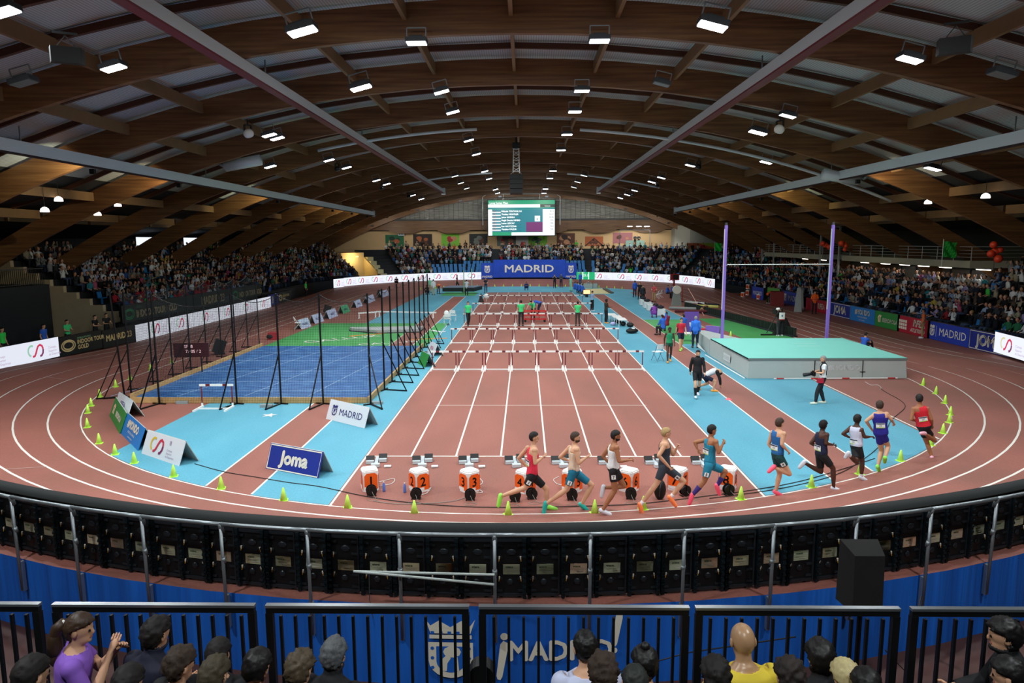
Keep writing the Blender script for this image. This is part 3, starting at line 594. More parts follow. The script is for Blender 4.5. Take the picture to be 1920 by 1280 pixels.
g.text('Long Jump Men', .25, v(.105), .30, 1, 'l', bold=.012, w=.01); g.rect(0, v(.205), W*.78, v(.115), 1, .006); g.rect(W*.78, v(.2), W, v(.115), 3, .006); g.text('WORLD', W*.89, v(.185), .16, 1, w=.012); g.rect(0, v(.25), W, v(.215), 2, .004)
g.rect(0, v(1), W*.06, v(.26), 1, .006); g.rect(W*.82, v(.96), W, v(.26), 1, .006); g.rect(W*.06, v(.90), W*.82, v(.26), 2, .005); g.rect(W*.57, v(.90), W*.82, v(.62), 4, .006); g.rect(W*.35, v(1), W, v(.91), 1, .006)
for i, (nm, res) in enumerate((('Miltiadis TENTOGLOU', '8.23'), ('Thobias MONTLER', '8.14'), ('Jaime GUERRA', '8.08'), ('Heghi Deonis NIMBO', '7.95'), ('Lester LESCAY', '7.86'), ('Iker AROTZENA', '7.63'), ('Vladislav MAZUR', '7.45'))):
    vv = v(.335+.085*i); g.rect(W*.06, vv-.14, W*.19, vv+.06, 1, .008); g.text('ESP', W*.075, vv, .2, 6, 'l', w=.012); g.text(nm, W*.2, vv, .24, 1, 'l', bold=.015, w=.012, sx=.9); g.rect(W*.06, vv-.12, W*.5, vv-.08, 5, .009); g.text(res, W*.98, vv, .24, 5, 'r', w=.012)
g.rect(W*.7, v(.6), W*.78, v(.44), 1, .012); g.text('8', W*.74, v(.57), .35, 2, w=.016)
mb.build('screen', scm, t)
mb = MB()
for sx in (-1, 1): mb.path([(sx*W*.58, 0, H*.3), (sx*W*.58, 0, H+.5), (sx*W*.5, 0, H+1.0), (sx*W*.25, 0, H+.9), (0, 0, H+.9)], .05, 6); mb.bar((sx*W*.27, 0, H+.9), (sx*W*.27, 0, H+.1), .05)
mb.build('hanging_frame', ALU, t)
# posters on the far wall (plain colour compositions in place of the photographs)
PM = {k: M('poster_'+k, c, .6) for k, c in dict(green='#1f6a44', dgreen='#123c2c', orange='#b06038', dark='#2e2420', dark2='#25292c', red='#b03038', skin='#c08a68', white='#d8d8d0', lime='#7ac03a', grey='#6a6e68', brown='#5e3a2a', pink='#a86a70').items()}
for i, (x0, x1, y0, y1, cs) in enumerate(((723, 757, 440, 462, ['green', 'dgreen', 'orange']), (775, 810, 438.5, 461, ['dark', 'orange', 'brown']), (828, 861, 438, 461, ['lime', 'red', 'skin']), (880, 914, 438, 460, ['dark2', 'grey', 'brown']), (932, 968, 441, 461, ['grey', 'red', 'skin']), (991, 1026, 441, 461, ['lime', 'grey', 'green']), (1044, 1078, 437, 460, ['brown', 'skin', 'dark']), (1097, 1131, 443, 461, ['orange', 'brown', 'dark']), (1149, 1186, 436, 456, ['pink', 'brown', 'skin']))):
    p0 = GY(x0, y1, 91.08); p1 = GY(x1, y0, 91.08); w_, h_ = p1[0]-p0[0], p1[2]-p0[2]; rnd = random.Random(i)
    mb = MB(); mb.box((w_/2, .035, h_/2), (w_, .03, h_), 0); g = Gfx(mb, plane_fn((0, .02, 0), (1, 0, 0), (0, 0, 1)))
    for k in range(5):
        cx, cz, r = rnd.uniform(.25, .75)*w_, rnd.uniform(.25, .7)*h_, rnd.uniform(.1, .22)*h_; g.poly([(cx+r*1.3*math.cos(q)*rnd.uniform(.8, 1.2), cz+r*math.sin(q)) for q in [2*PI*j/9 for j in range(9)]], 1+k % 2, .004+.003*k)
    if i == 7: g.stroke([(0, .0), (w_*.5, h_*.8), (w_, 0)], .15, 2, .03)
    o = mb.build('poster', [PM[c] for c in cs]); o.location = p0
    tag(o, 'wall poster %s' % ['with dark green field, leftmost on the far wall', 'in dark orange and brown, second from the left on the far wall', 'with lime and red shapes, third from the left on the far wall', 'in near black beside the left edge of the scoreboard', 'in grey and red under the scoreboard, left of the white door', 'in lime green under the scoreboard, right of the white door', 'in brown beside the right edge of the scoreboard', 'with a pointed reddish shape, second from the right', 'in pink and brown beside the commentary platform'][i], 'poster')
for px, py, ch, col in ((752, 436, 'K', 'k'), (1329, 437, 'E', 'e')):
    p = GY(px, py, 90.6 if ch == 'K' else 84.2); mb = MB(); mb.box((0, .04, 0), (.95, .05, .95), 0 if ch == 'K' else 0); Gfx(mb, plane_fn((0, .01, 0), (1, 0, 0), (0, 0, 1))).text(ch, 0, -.3, .62, 1, bold=.03); o = mb.build('letter_sign', [M('sign_pale', '#b8c4cc', .6), M('sign_ink', '#2a3f66', .6)]); o.location = p; tag(o, 'pale square sign with the letter %s high on the far wall' % ch, 'sign')
# white door and red box under the scoreboard
p0 = GY(968, 476, 90.6); p1 = GY(990, 437, 90.9); mb = MB(); mb.box((p0[0]+.9, 91.1, (p0[2]+p1[2])/2), (1.9, .2, p1[2]-p0[2])); struct(mb.build('door_1', M('door_white', '#e6e4da', .5)))
mb = MB(); q = GY(981, 458, 90.4); mb.box(q, (.65, .3, .75)); tag(mb.build('first_aid_box', M('red_box', '#c02a30', .5)), 'red box on a stand before the white door under the scoreboard', 'box')
mb = MB(); mb.bar((q[0]-.25, q[1], q[2]-.3), (q[0]-.25, q[1], q[2]-1.9), .04); mb.bar((q[0]+.25, q[1], q[2]-.3), (q[0]+.25, q[1], q[2]-1.9), .04); tag(mb.build('stand', GREYM), 'thin legs carrying the red box under the scoreboard', 'stand')
# angled white wall block on the right and its coloured banner
mb = MB(); a = GY(1272, 428, 86)[0]; mb.prism([(a, 91), (a, 88.5), (a+1.6, 85.5), (a+13, 84.5), (a+13, 91)], 3.6, 8.3); struct(mb.build('wall_far_block', M('white_wall', '#a8a79c', .8)))
t = thing('stand_banner', 'orange and lime coloured banner hanging at the far right corner under the letter E', 'banner', (GY(1288, 460, 84)[0], 83.9, 4.6)); mb = MB(); mb.add([(0, 0, 0), (8, 0, -.3), (8, 0, .9), (0, 0, .9)], [(0, 1, 2, 3)], 0); mb.add([(1.6, -.02, .9), (8, -.02, .9), (8, -.02, .2), (4, -.02, .2)], [(0, 3, 2, 1)], 1); mb.add([(3, -.03, .05), (8, -.03, .05), (8, -.03, -.3), (2.4, -.03, -.1)], [(0, 3, 2, 1)], 2); mb.build('cloth', [M('ban_orange', '#b05a38', .6), M('ban_lime', '#8fae34', .6), M('ban_blue', '#3a5a78', .6)], t)
mb = MB(); mb.bar((0, 0, -.6), (0, 0, 1), .06); mb.bar((8, 0, -.6), (8, 0, 1), .06); mb.build('pole', GREYM, t)
# ================================================================ STANDS
def stand_path(y_left, y_right, step=.56):
    """points and outward normals of the front edge of the seating: left side, far end, right side"""
    P = []
    y = y_left
    while y < 61.9: P.append(((-25.9, y), (-1, 0))); y += step
    for i in range(1, 50): a = PI/2*i/50; P.append(((-7.9-18*math.cos(a), 61.9+18*math.sin(a)), (-math.cos(a), math.sin(a))))
    x = -7.9
    while x < 7.9: P.append(((x, 79.9), (0, 1))); x += step
    for i in range(0, 48): a = PI/2*i/48; P.append(((7.9+17*math.sin(a), 62.9+17*math.cos(a)), (math.sin(a), math.cos(a))))
    y = 62.9
    while y > y_right: P.append(((24.9, y), (1, 0))); y -= step
    return P
SP = stand_path(25.3, 12.0); NROW = 9
def rise(i):
    """height of the first row and the step height at path point i"""
    (x, y), (nx, ny) = SP[i]; t = 0 if x <= 7.9 else sstep(math.degrees(math.asin(min(1, nx)))/90)
    return 1.1-.65*t, .4+.06*t
def is_vom(i):  # doorway through the left far corner
    (x, y), _ = SP[min(i, len(SP)-1)]; a = math.degrees(math.atan2(x+7.9, y-61.9)) if x < -7.9 and y > 61.9 else 999
    return -52 < a < -41
def under_balcony(i):
    (x, y), _ = SP[i]; return x > 24 and 26.5 < y < 60
mb = MB(); N = len(SP)
prof = [(0, None)]
for k in range(NROW): prof += [(.8*k, k), (.8*k+.8, k)]
prof += [(.8*NROW, NROW), (.8*NROW+4.5, NROW)]
def stand_rows(i0, i1, prof):
    mb.grid([[(SP[i][0][0]+SP[i][1][0]*r, SP[i][0][1]+SP[i][1][1]*r, -.5 if z is None else rise(i)[0]+z*rise(i)[1]) for i in range(i0, i1)] for r, z in prof])
vi = [i for i in range(N) if is_vom(i)]; bi = [i for i in range(N) if under_balcony(i)]
NB = 5; profb = [(0, None)]
for k in range(NB): profb += [(.8*k, k), (.8*k+.8, k)]
profb += [(7.4, NB-1)]
stand_rows(0, vi[0]+1, prof); stand_rows(vi[-1], bi[0]+1, prof); stand_rows(bi[0], bi[-1]+1, profb); stand_rows(bi[-1], N, prof)
struct(mb.build('grandstand_steps', DARK))
# beige end wall of the left stand with its stepped top, and the doorway block
mb = MB(); st = [(-25.2, .5)]
for k in range(NROW+1): st += [(-25.4-.8*k, 1.15+.4*k), (-26.2-.8*k, 1.15+.4*k)]
st += [(-38, 5.0), (-38, -.5), (-24.4, -.5), (-24.4, .55)]
mb.add([(x, 25.2, z) for x, z in st]+[(x, 24.9, z) for x, z in st], [tuple(range(len(st))), tuple(range(2*len(st)-1, len(st)-1, -1))]+[(i, (i+1) % len(st), len(st)+(i+1) % len(st), len(st)+i) for i in range(len(st))])
struct(mb.build('wall_left_end', CONC))
a, b = SP[vi[0]], SP[vi[-1]]; mb = MB()
q = lambda S, r, z: (S[0][0]+S[1][0]*r, S[0][1]+S[1][1]*r, z)
for S in (a, b): mb.add([q(S, 1.0, 0), q(S, 7.2, 0), q(S, 7.2, 4.6), q(S, 6.2, 4.6), q(S, 1.0, 1.9)], [(0, 1, 2, 3, 4)])
mb.add([q(a, 4.6, 0), q(b, 4.6, 0), q(b, 4.6, 4.4), q(a, 4.6, 4.4)], [(0, 1, 2, 3)]); mb.add([q(a, 4.6, 4.4), q(b, 4.6, 4.4), q(b, 7.2, 4.5), q(a, 7.2, 4.5)], [(0, 1, 2, 3)])
struct(mb.build('wall_far_passage', M('passage_wall', '#d2c08e', .7)))
S = b; mb = MB()
for k in range(5):
    p = q((((S[0][0]+.5), S[0][1]+.5), S[1]), 1.0+.9*k, 0); mb.box((p[0], p[1], (1.6+.55*k)/2), (1.0, 1.0, 1.6+.55*k), rz=-.7)
struct(mb.build('staircase_wall', M('pale_yellow', '#cfc79a', .7)))
ld = bpy.data.lights.new('passage_light', 'POINT'); ld.energy = 160; ld.color = (1, .72, .35); ld.shadow_soft_size = .2; o = bpy.data.objects.new('passage_light', ld); COL.objects.link(o)
m_ = [(a[0][j]+b[0][j])/2+a[1][j]*3.6 for j in (0, 1)]; o.location = (m_[0], m_[1], 3.7)
t = thing('passage_lamp', 'warm round lamp in the yellow passage of the far left stand', 'lamp', (m_[0]+.25, m_[1]+.2, 3.9)); mb = MB(); mb.ball((0, 0, 0), (.2, .2, .1)); mb.build('globe', M('warm_glass', '#ffc070', .4, emit=3), t, smooth=True)
# dark near left corner block with railings
mb = MB(); mb.box((-35.5, 20.5, 1.4), (11, 8, 3.8)); mb.box((-34, 11, .9), (14, 8, 2.8)); mb.box((33.6, 6, .9), (16, 12, 2.8)); struct(mb.build('grandstand_steps', DARK))
for x0, y0, x1, y1, z, lb in ((-30.1, 24.2, -30.1, 16.8, 3.3, 'black bar railing at the dark near left corner, upper'), (-27.1, 14.8, -27.1, 8, 2.3, 'black bar railing at the dark near left corner, lower')):
    t = thing('corner_railing', lb, 'railing', (x0, y0, z)); mb = MB(); d = Vector((x1-x0, y1-y0, 0)); mb.bar((0, 0, 1.0), d+Vector((0, 0, 1.0)), .05); mb.bar((0, 0, .1), d+Vector((0, 0, .1)), .04); mb.build('rail', M('dark_rail', '#4a4a48', .4, .5), t); mb = MB()
    n = int(d.length/.16)
    for i in range(n+1): mb.bar(d*i/n, d*i/n+Vector((0, 0, 1.0)), .025)
    mb.build('bars', BLACK, t)['kind'] = 'stuff'
# balcony over the right stand
BX = 27.6
for y0, y1, lb in ((26.7, 44.8, 'long concrete balcony with white railing above the right stand, nearer part'), (49.0, 65.0, 'concrete balcony above the right stand, farther part behind the vault upright')):
    mb = MB(); mb.box((BX+4.0, (y0+y1)/2, 4.22), (8.0, y1-y0, .45)); struct(mb.build('balcony', M('pale_concrete', '#a9a690', .8)))
    t = thing('balcony_railing', 'white tube railing on the %s balcony over the right stand' % ('nearer' if y0 < 40 else 'farther'), 'railing', (BX+.05, y0, 4.45)); L = y1-y0; mb = MB()
    for z in (.22, .44, .66, .88): mb.tube((0, 0, z), (0, L, z), .028 if z > .8 else .016, n=6)
    for z in (.22, .44, .66, .88): mb.tube((0, 0, z), (5, 0, z), .028 if z > .8 else .016, n=6)
    mb.build('rails', M('rail_grey_white', '#b4b8b4', .4, .3), t)
    for i in range(int(L/1.85)+1): mb = MB(); mb.tube((0, 1.85*i, 0), (0, 1.85*i, .88), .026, n=6); mb.build('post', M('rail_grey_white'), t)
mb = MB(); mb.box((BX+7.9, 42, 5.5), (.2, 62, 3.6)); mb.box((BX+3.6, 43, 2.2), (.2, 34, 3.6)); struct(mb.build('wall_right_back', M('wall_greenish', '#3a3a30', .8)))
mb = MB(); m2 = MB()
for i in range(13): y = 27.5+2.3*i; m2.box((BX+3.45, y, 2.9), (.1, .12, 1.7)); mb.box((BX+3.47, y+1.1, 2.9), (.05, 2.1, 1.5))
struct(mb.build('window_3', M('dim_window', '#5a5448', .3))); struct(m2.build('window_3', DKGREY))
for i, y in enumerate((31.3, 34.0, 36.6, 39.5, 43.0, 27.2, 51.5, 56)):
    t = thing('tube_lamp', 'white fluorescent tube lamp under the right balcony, %s from the near end' % ['second', 'third', 'fourth', 'fifth', 'sixth', 'first', 'seventh', 'eighth'][i], 'lamp', (BX+1.2, y, 3.9), group='fluorescent lamps under the balcony'); mb = MB(); mb.box((0, 0, .03), (.2, 1.5, .08)); mb.build('housing', M('white_metal', '#d6dad8', .4), t); mb = MB(); mb.tube((0, -.7, -.03), (0, .7, -.03), .03, n=6); mb.build('tube', M('tube_glow', '#fff4e0', .3, emit=7), t)
    ld = bpy.data.lights.new('tube_light', 'AREA'); ld.shape = 'RECTANGLE'; ld.size = .15; ld.size_y = 1.4; ld.energy = 18; ld.color = (1, .95, .85); o = bpy.data.objects.new('tube_light', ld); COL.objects.link(o); o.location = (BX+1.2, y, 3.8)
# glass boxes and screens on the balcony corners
for y, lb in ((45.4, 'white steel frame beside the vault upright above the right stand'), (62, 'white steel frame at the far end of the balcony')):
    t = thing('steel_frame', lb, 'frame', (BX, y, 2.0)); mb = MB(); mb.bar((0, 0, 0), (0, 0, 5.0), .14); mb.bar((0, 4.0, 0), (0, 4.0, 5.0), .14); mb.bar((0, 0, 5.0), (0, 4.0, 5.0), .14); mb.build('frame', M('rail_grey_white'), t)

# ================================================================ ADVERTISING BOARDS
def board_straight(y0, y1, x, z0, h, name, label, face, side, mats, draw, cat='advertising board', grp=None, th=.12, tilt=0.0):
    """board along a straight; side=-1 left (faces +X), +1 right (faces -X). u runs left to right as read from the track"""
    L = abs(y1-y0); t = thing(name, label, cat, (x, (y0+y1)/2, z0), group=grp)
    mb = MB(); mb.box((side*th/2, 0, h/2), (th, L-.01, h)); mb.build('casing', BLACK, t)
    mb = MB()
    if side < 0: fn = plane_fn((.006, -L/2, 0), (0, 1, 0), (0, 0, 1)); 
    else: fn = plane_fn((-.006, L/2, 0), (0, -1, 0), (0, 0, 1))
    g = Gfx(mb, fn); g.rect(0.01, .01, L-.01, h-.01, 0, 0.0); draw(g, L, h); mb.build(face, mats, t); return t
CSM = lambda e: [M('led_white%g' % e, '#e4e8f4', .4, emit=e), M('led_mint%g' % e, '#9fd0b8', .4, emit=e*.9), M('led_red%g' % e, '#d83a5e', .4, emit=e*.85), M('led_plum%g' % e, '#8a3a6a', .4, emit=e*.8), M('led_lilac%g' % e, '#c09ac0', .4, emit=e*.8)]
def draw_cs(ws):
    def f(g, L, h):
        for u in ws:
            g.logo(u, h*.5, h*.72, 1, 2, 3)
            for k, s in enumerate(('Consejo', 'Superior', 'de Deportes')): g.text(s, u+.78*h, h*(.5-.17*k), .11*h, 4, 'l')
    return f
ytc = [(19.0, 'nearest'), (22.5, 'second'), (27.5, 'third'), (32.5, 'fourth'), (37.5, 'fifth'), (41.8, 'farthest')]
# left straight: one white board of the near corner, black tour boards, then the row of white boards
dk = [M('ad_black', '#16201c', .5, emit=0.0), M('ad_gold', '#e0c98c', .5), M('ad_green', '#2f8a5a', .5), M('ad_mint', '#9ae0a0', .5)]
def ring_logo(g, u, v, r, mi):
    for s in (1.0, .72): g.stroke([(u+r*s*math.cos(q), v+r*.55*s*math.sin(q)+(1-s)*.1*r) for q in [2*PI*i/24 for i in range(25)]], r*.14, mi, .006)
def d_tour(g, L, h): ring_logo(g, .62, h*.5, .5, 1); g.text('WORLD ATHLETICS', 1.3, h*.76, .08, 3, 'l'); g.text('INDOOR TOUR', 1.3, h*.50, .21, 1, 'l', bold=.012); g.text('GOLD', 1.3, h*.22, .21, 1, 'l', bold=.012)
def d_mad(g, L, h): g.text('MADRID 23', L*.5, h*.36, .33, 1, bold=.014)
def board_seg(p, q, h, name, label, mats, draw, z0=0.0, cat='advertising board', grp=None, back=.12, face='face'):
    """board whose face runs from p to q (left to right as seen from the infield)"""
    p, q = Vector((p[0], p[1], z0)), Vector((q[0], q[1], q[2] if len(q) > 2 else z0)); d = q-p; L = d.length; t = thing(name, label, cat, p, group=grp)
    n = d.normalized().cross(Vector((0, 0, 1))); mb = MB(); o = Vector((0, 0, 0))
    c = [o, d, d-n*back, -n*back]; mb.add([tuple(x) for x in c]+[tuple(x+Vector((0, 0, h))) for x in c], [(3, 2, 1, 0), (4, 5, 6, 7), (0, 1, 5, 4), (1, 2, 6, 5), (2, 3, 7, 6), (3, 0, 4, 7)]); mb.build('casing', BLACK, t)
    mb = MB(); g = Gfx(mb, plane_fn(n*.006, d, (0, 0, 1))); g.rect(.01, .01, L-.01, h-.01, 0, 0); draw(g, L, h); mb.build(face, mats, t); return t
zc = .18
board_seg((-24.3, 9.2), (-23.9, 15.9), 1.0, 'led_board', 'white video board with the curling red mark at the left edge of the picture', CSM(1.0), draw_cs([5.2, 2.0]), zc)
board_seg((-23.9, 15.95), (-23.72, 19.2), 1.0, 'banner_board', 'black board with gold ring reading INDOOR TOUR GOLD beside the near left white board', dk, d_tour, .12)
board_seg((-23.72, 19.25), (-23.62, 22.25), 1.0, 'banner_board', 'black board reading MADRID 23 between the gold ring board and the white boards', dk, d_mad, .05)
ys = [22.3, 25.9, 29.6, 33.3, 37.0, 40.7, 44.6]
for i in range(6):
    board_seg((-23.6, ys[i]), (-23.6, ys[i+1]), 1.0, 'led_board', 'white video board on the left straight behind the net, %s' % ['nearest, partly outside the net', 'second', 'third', 'fourth', 'fifth', 'farthest'][i], CSM(.8), draw_cs([(ys[i+1]-ys[i])*.5+ (0.5 if i == 0 else 0)]), .0, grp='white video boards on the left straight')
# upper dark banner on the front of the left stand
def d_up(g, L, h): ring_logo(g, .8, h*.45, .55, 2); g.text('WORLD', 1.6, h*.74, .12, 2, 'l'); g.text('INDOOR TOUR GOLD', 1.6, h*.2, .42, 1, 'l', bold=.02, sx=.82)
def d_upm(g, L, h): g.text('MADRID 23', L*.5, h*.2, .55, 1, bold=.022)
for y0, y1, dr, lb in ((22.6, 31.6, d_up, 'dark green banner with INDOOR TOUR GOLD on the left stand front, nearer'), (31.7, 38.2, d_upm, 'dark banner reading MADRID 23 on the left stand front'), (38.3, 44.8, d_up, 'dark green banner with INDOOR TOUR GOLD on the left stand front, farther')):
    board_seg((-24.5, y0), (-24.5, y1), 1.05, 'stand_banner', lb, [M('ban_dark', '#26302a', .7), M('ban_cream', '#c9bc92', .6), M('ban_green2', '#2f8a5a', .6)], dr, 1.06)
mb = MB(); mb.box((-24.85, 33.7, .55), (.3, 22.3, 1.1)); mb.box((-24.7, 53, .6), (.15, 15.5, 1.2)); struct(mb.build('wall_left_front', BLACK))
board_seg((-24.0, 45.0), (-24.2, 48.2), 1.05, 'banner_board', 'violet board with pale crest on the left straight beyond the white boards', [M('ad_violet', '#2f3a9a', .5), M('banner_white')], lambda g, L, h: g.crest(1.4, .5, .8, 1, 0), 0)
board_seg((-24.2, 48.3), (-24.35, 52.6), 1.05, 'banner_board', 'black board with small gold ring on the left straight, farthest', dk, d_tour, 0)
# far bend: one curved white video board per 4.3 degrees
RL = 21.5
def far_board(a0, a1, h, name, label, mats, draw, grp=None, R=RL, z0=None, sub=4):
    z0 = track_z(C0[0], 78, 20.4)+.08 if z0 is None else z0
    am = (a0+a1)/2; o = Vector((C1[0]+R*math.sin(math.radians(am)), C1[1]+R*math.cos(math.radians(am)), z0)); t = thing(name, label, 'display board' if 'video' in label else 'advertising board', o, group=grp)
    W = R*math.radians(a1-a0)
    def fn(u, v, w=0):
        a = math.radians(a0)+u/R; r = R-w-.006; return (C1[0]+r*math.sin(a)-o.x, C1[1]+r*math.cos(a)-o.y, v)
    mb = MB()
    rows = [[fn(W*i/sub, zz, ww) for i in range(sub+1)] for zz, ww in ((0, 0), (h, 0), (h, -.12), (0, -.12), (0, 0))]; mb.grid(rows[::-1]); mb.build('casing', BLACK, t)
    mb = MB(); g = Gfx(mb, fn); g.rect(0.0, 0.01, W, h-.01, 0, .001, n=sub); draw(g, W, h); mb.build('face', mats, t); return t
def zfar(a):      # board foot follows the banked edge
    y = C1[1]+RL*math.cos(math.radians(a)); return track_z(C1[0]+1, y, 20.4)+.02
n = 0
for a0, a1 in [(-80+6.52*i, -80+6.52*(i+1)) for i in range(10)]:
    n += 1; far_board(a0, a1-.02, 1.0, 'led_board', 'white video board with curling mark round the far left bend, %s from the straight' % ['first', 'second', 'third', 'fourth', 'fifth', 'sixth', 'seventh', 'eighth', 'ninth', 'tenth'][n-1], CSM(1.15), draw_cs([1.1]), 'white video boards round the far bend', z0=zfar((a0+a1)/2))
def d_green(g, L, h): g.rect(0, 0, L, h, 1, .002, n=3); g.text('21.1', L*.5, h*.42, .3, 0, bold=.012, w=.01); g.text('SENIOR INDOOR', L*.1, h*.84, .08, 0, 'l', w=.01)
far_board(20.3, 27.2, 1.0, 'led_board', 'green video board showing 21.1 right of the blue MADRID banner', [M('led_whiteg', '#e8fff0', .4, emit=1.2), M('led_green', '#18b878', .4, emit=.95)], d_green, z0=zfar(23))
n = 0
for a0, a1 in [(27.2+7.05*i, 27.2+7.05*(i+1)) for i in range(8)]:
    n += 1; far_board(a0, a1-.02, 1.0, 'led_board', 'white video board with curling mark round the far right bend, %s from the green board' % ['first', 'second', 'third', 'fourth', 'fifth', 'sixth', 'seventh', 'last'][n-1], CSM(1.15), draw_cs([.55, ] if n == 1 else [1.2]), 'white video boards round the far bend', z0=zfar((a0+a1)/2))
BB = [M('banner_deep_blue', '#1746b8', .6, noise=.3, nscale=2), M('banner_white')]
def d_mb(g, L, h): g.text('MADRID', L*.5, h*.30, .98, 1, sx=1.28, bold=.03, w=.03); g.rect(L*.13, 0, L*.131, h, 1, .001)
def d_cr(g, L, h): g.crest(L*.5, h*.58, 1.15, 1, 0); g.text('MADRID', L*.5, .15, .26, 1, bold=.01)
zb = track_z(C0[0], 78, 20.4)+.1
for a0, a1, dr, lb in ((-14.7, -10.4, d_cr, 'blue banner end with white city crest left of the word MADRID'), (-10.35, 16.1, d_mb, 'wide blue banner with the big white word MADRID at the far bend'), (16.15, 20.2, d_cr, 'blue banner end with white city crest right of the word MADRID')):
    far_board(a0, a1, 2.15 if dr is d_cr else 2.45, 'stand_banner', lb, BB, dr, z0=zb if dr is d_cr else zb+.12, sub=10, R=RL+.1)
# right straight
def simple(bg, fg, draw): return [M('ad_'+bg, bg, .5), M('adf_'+fg, fg, .5)], draw
def d_joma(g, L, h): g.text('JOMA', L*.5, h*.28, h*.52, 1, bold=.035, sx=1.0); g.stroke([(.06, .06), (L-.06, .06), (L-.06, h-.06), (.06, h-.06), (.06, .06)], .035, 1, .004)
def d_mondo(g, L, h): g.text('#MONDO', L*.5, h*.52, h*.32, 1, bold=.02); g.text('SPORT & FLOORING', L*.5, h*.3, h*.10, 1); g.text('www.mondo.es', L*.5, h*.12, h*.09, 1)
def d_iber(g, L, h): g.text('IBERDROLA', L*.62, h*.36, h*.24, 1, bold=.012); [g.stroke([(L*.17+.1*k+.0, h*.3), (L*.14+.14*k, h*.6), (L*.2+.1*k, h*.75)], .10, 1 if k != 1 else 2, .005+.001*k) for k in range(3)]
def d_rfea(g, L, h): [g.rect(.2+.24*k, h*(.2+.2*j), .4+.24*k, h*(.36+.2*j), 1) for k in range(4) for j in range(3)]; g.text('RFEA', L*.68, h*.5, h*.38, 1, bold=.02, it=.2); g.text('ATLETISMO', L*.64, h*.16, h*.2, 1, bold=.012, it=.2)
def d_madc(g, L, h): g.crest(L*.12, h*.5, h*.7, 1, 0); g.rect(L*.22, h*.2, L*.226, h*.8, 1); g.text('MADRID', L*.62, h*.3, h*.42, 1, sx=1.05)
JB = [M('joma_blue', '#1b2f8a', .5), M('banner_white')]; MB_ = [M('mondo_blue', '#1f7cc8', .5), M('banner_white')]; IB = [M('iber_green', '#2c8a3c', .5), M('banner_white'), M('iber_orange', '#f0a030', .5)]; RB = [M('rfea_red', '#b01f34', .5), M('banner_white')]; MC = [M('madrid_blue', '#2440b0', .5), M('banner_white')]
def gx(px, py): p = G(px, py); return (p[0], p[1])
segs = [(1540, 590, 1580, 599, JB, d_joma, 'blue board reading JOMA on the right straight, behind the right vault upright'), (1580, 599, 1629, 610, MB_, d_mondo, 'light blue board reading MONDO on the right straight'), (1629, 610, 1685, 621, IB, d_iber, 'green board reading IBERDROLA on the right straight'), (1685, 620, 1751, 634.5, RB, d_rfea, 'red board reading RFEA ATLETISMO on the right straight'), (1751, 633.5, 1832, 652, MC, d_madc, 'blue board reading MADRID on the right straight'), (1832, 652, 1876, 665, JB, d_joma, 'blue board reading JOMA partly behind the white video board at the right edge')]
for x0, y0, x1, y1, ms, dr, lb in segs:
    p, q = gx(x0, y0), gx(x1, y1); board_seg((23.35, p[1]), (23.35, q[1] if x0 < 1830 else q[1]-.9), 1.05, 'banner_board', lb, ms, dr, 0)
board_seg((23.35, 41.5), (23.35, 37.0), 1.0, 'banner_board', 'red board beside the orange vested steward on the right straight', RB, lambda g, L, h: g.text('RFEA', L*.7, .3, .4, 1, bold=.02), 0)
board_seg((23.6, 47.5), (23.6, 43.2), 1.15, 'banner_board', 'blue board reading MADRID behind the grey gate on the right straight', MC, d_madc, 0)
board_seg((23.3, 17.3), (22.3, 10.6), 1.05, 'led_board', 'white video board with curling yellow mark at the right edge of the picture', CSM(1.15)[:1]+[M('led_yel', '#e0d8a0', .4, emit=1), M('led_red1.15'), M('led_plum1.15'), M('led_lilac1.15')], draw_cs([1.2]), .12)
mb = MB(); mb.box((24.55, 33.5, .25), (.2, 44, 1.2)); struct(mb.build('wall_right_front', BLACK))

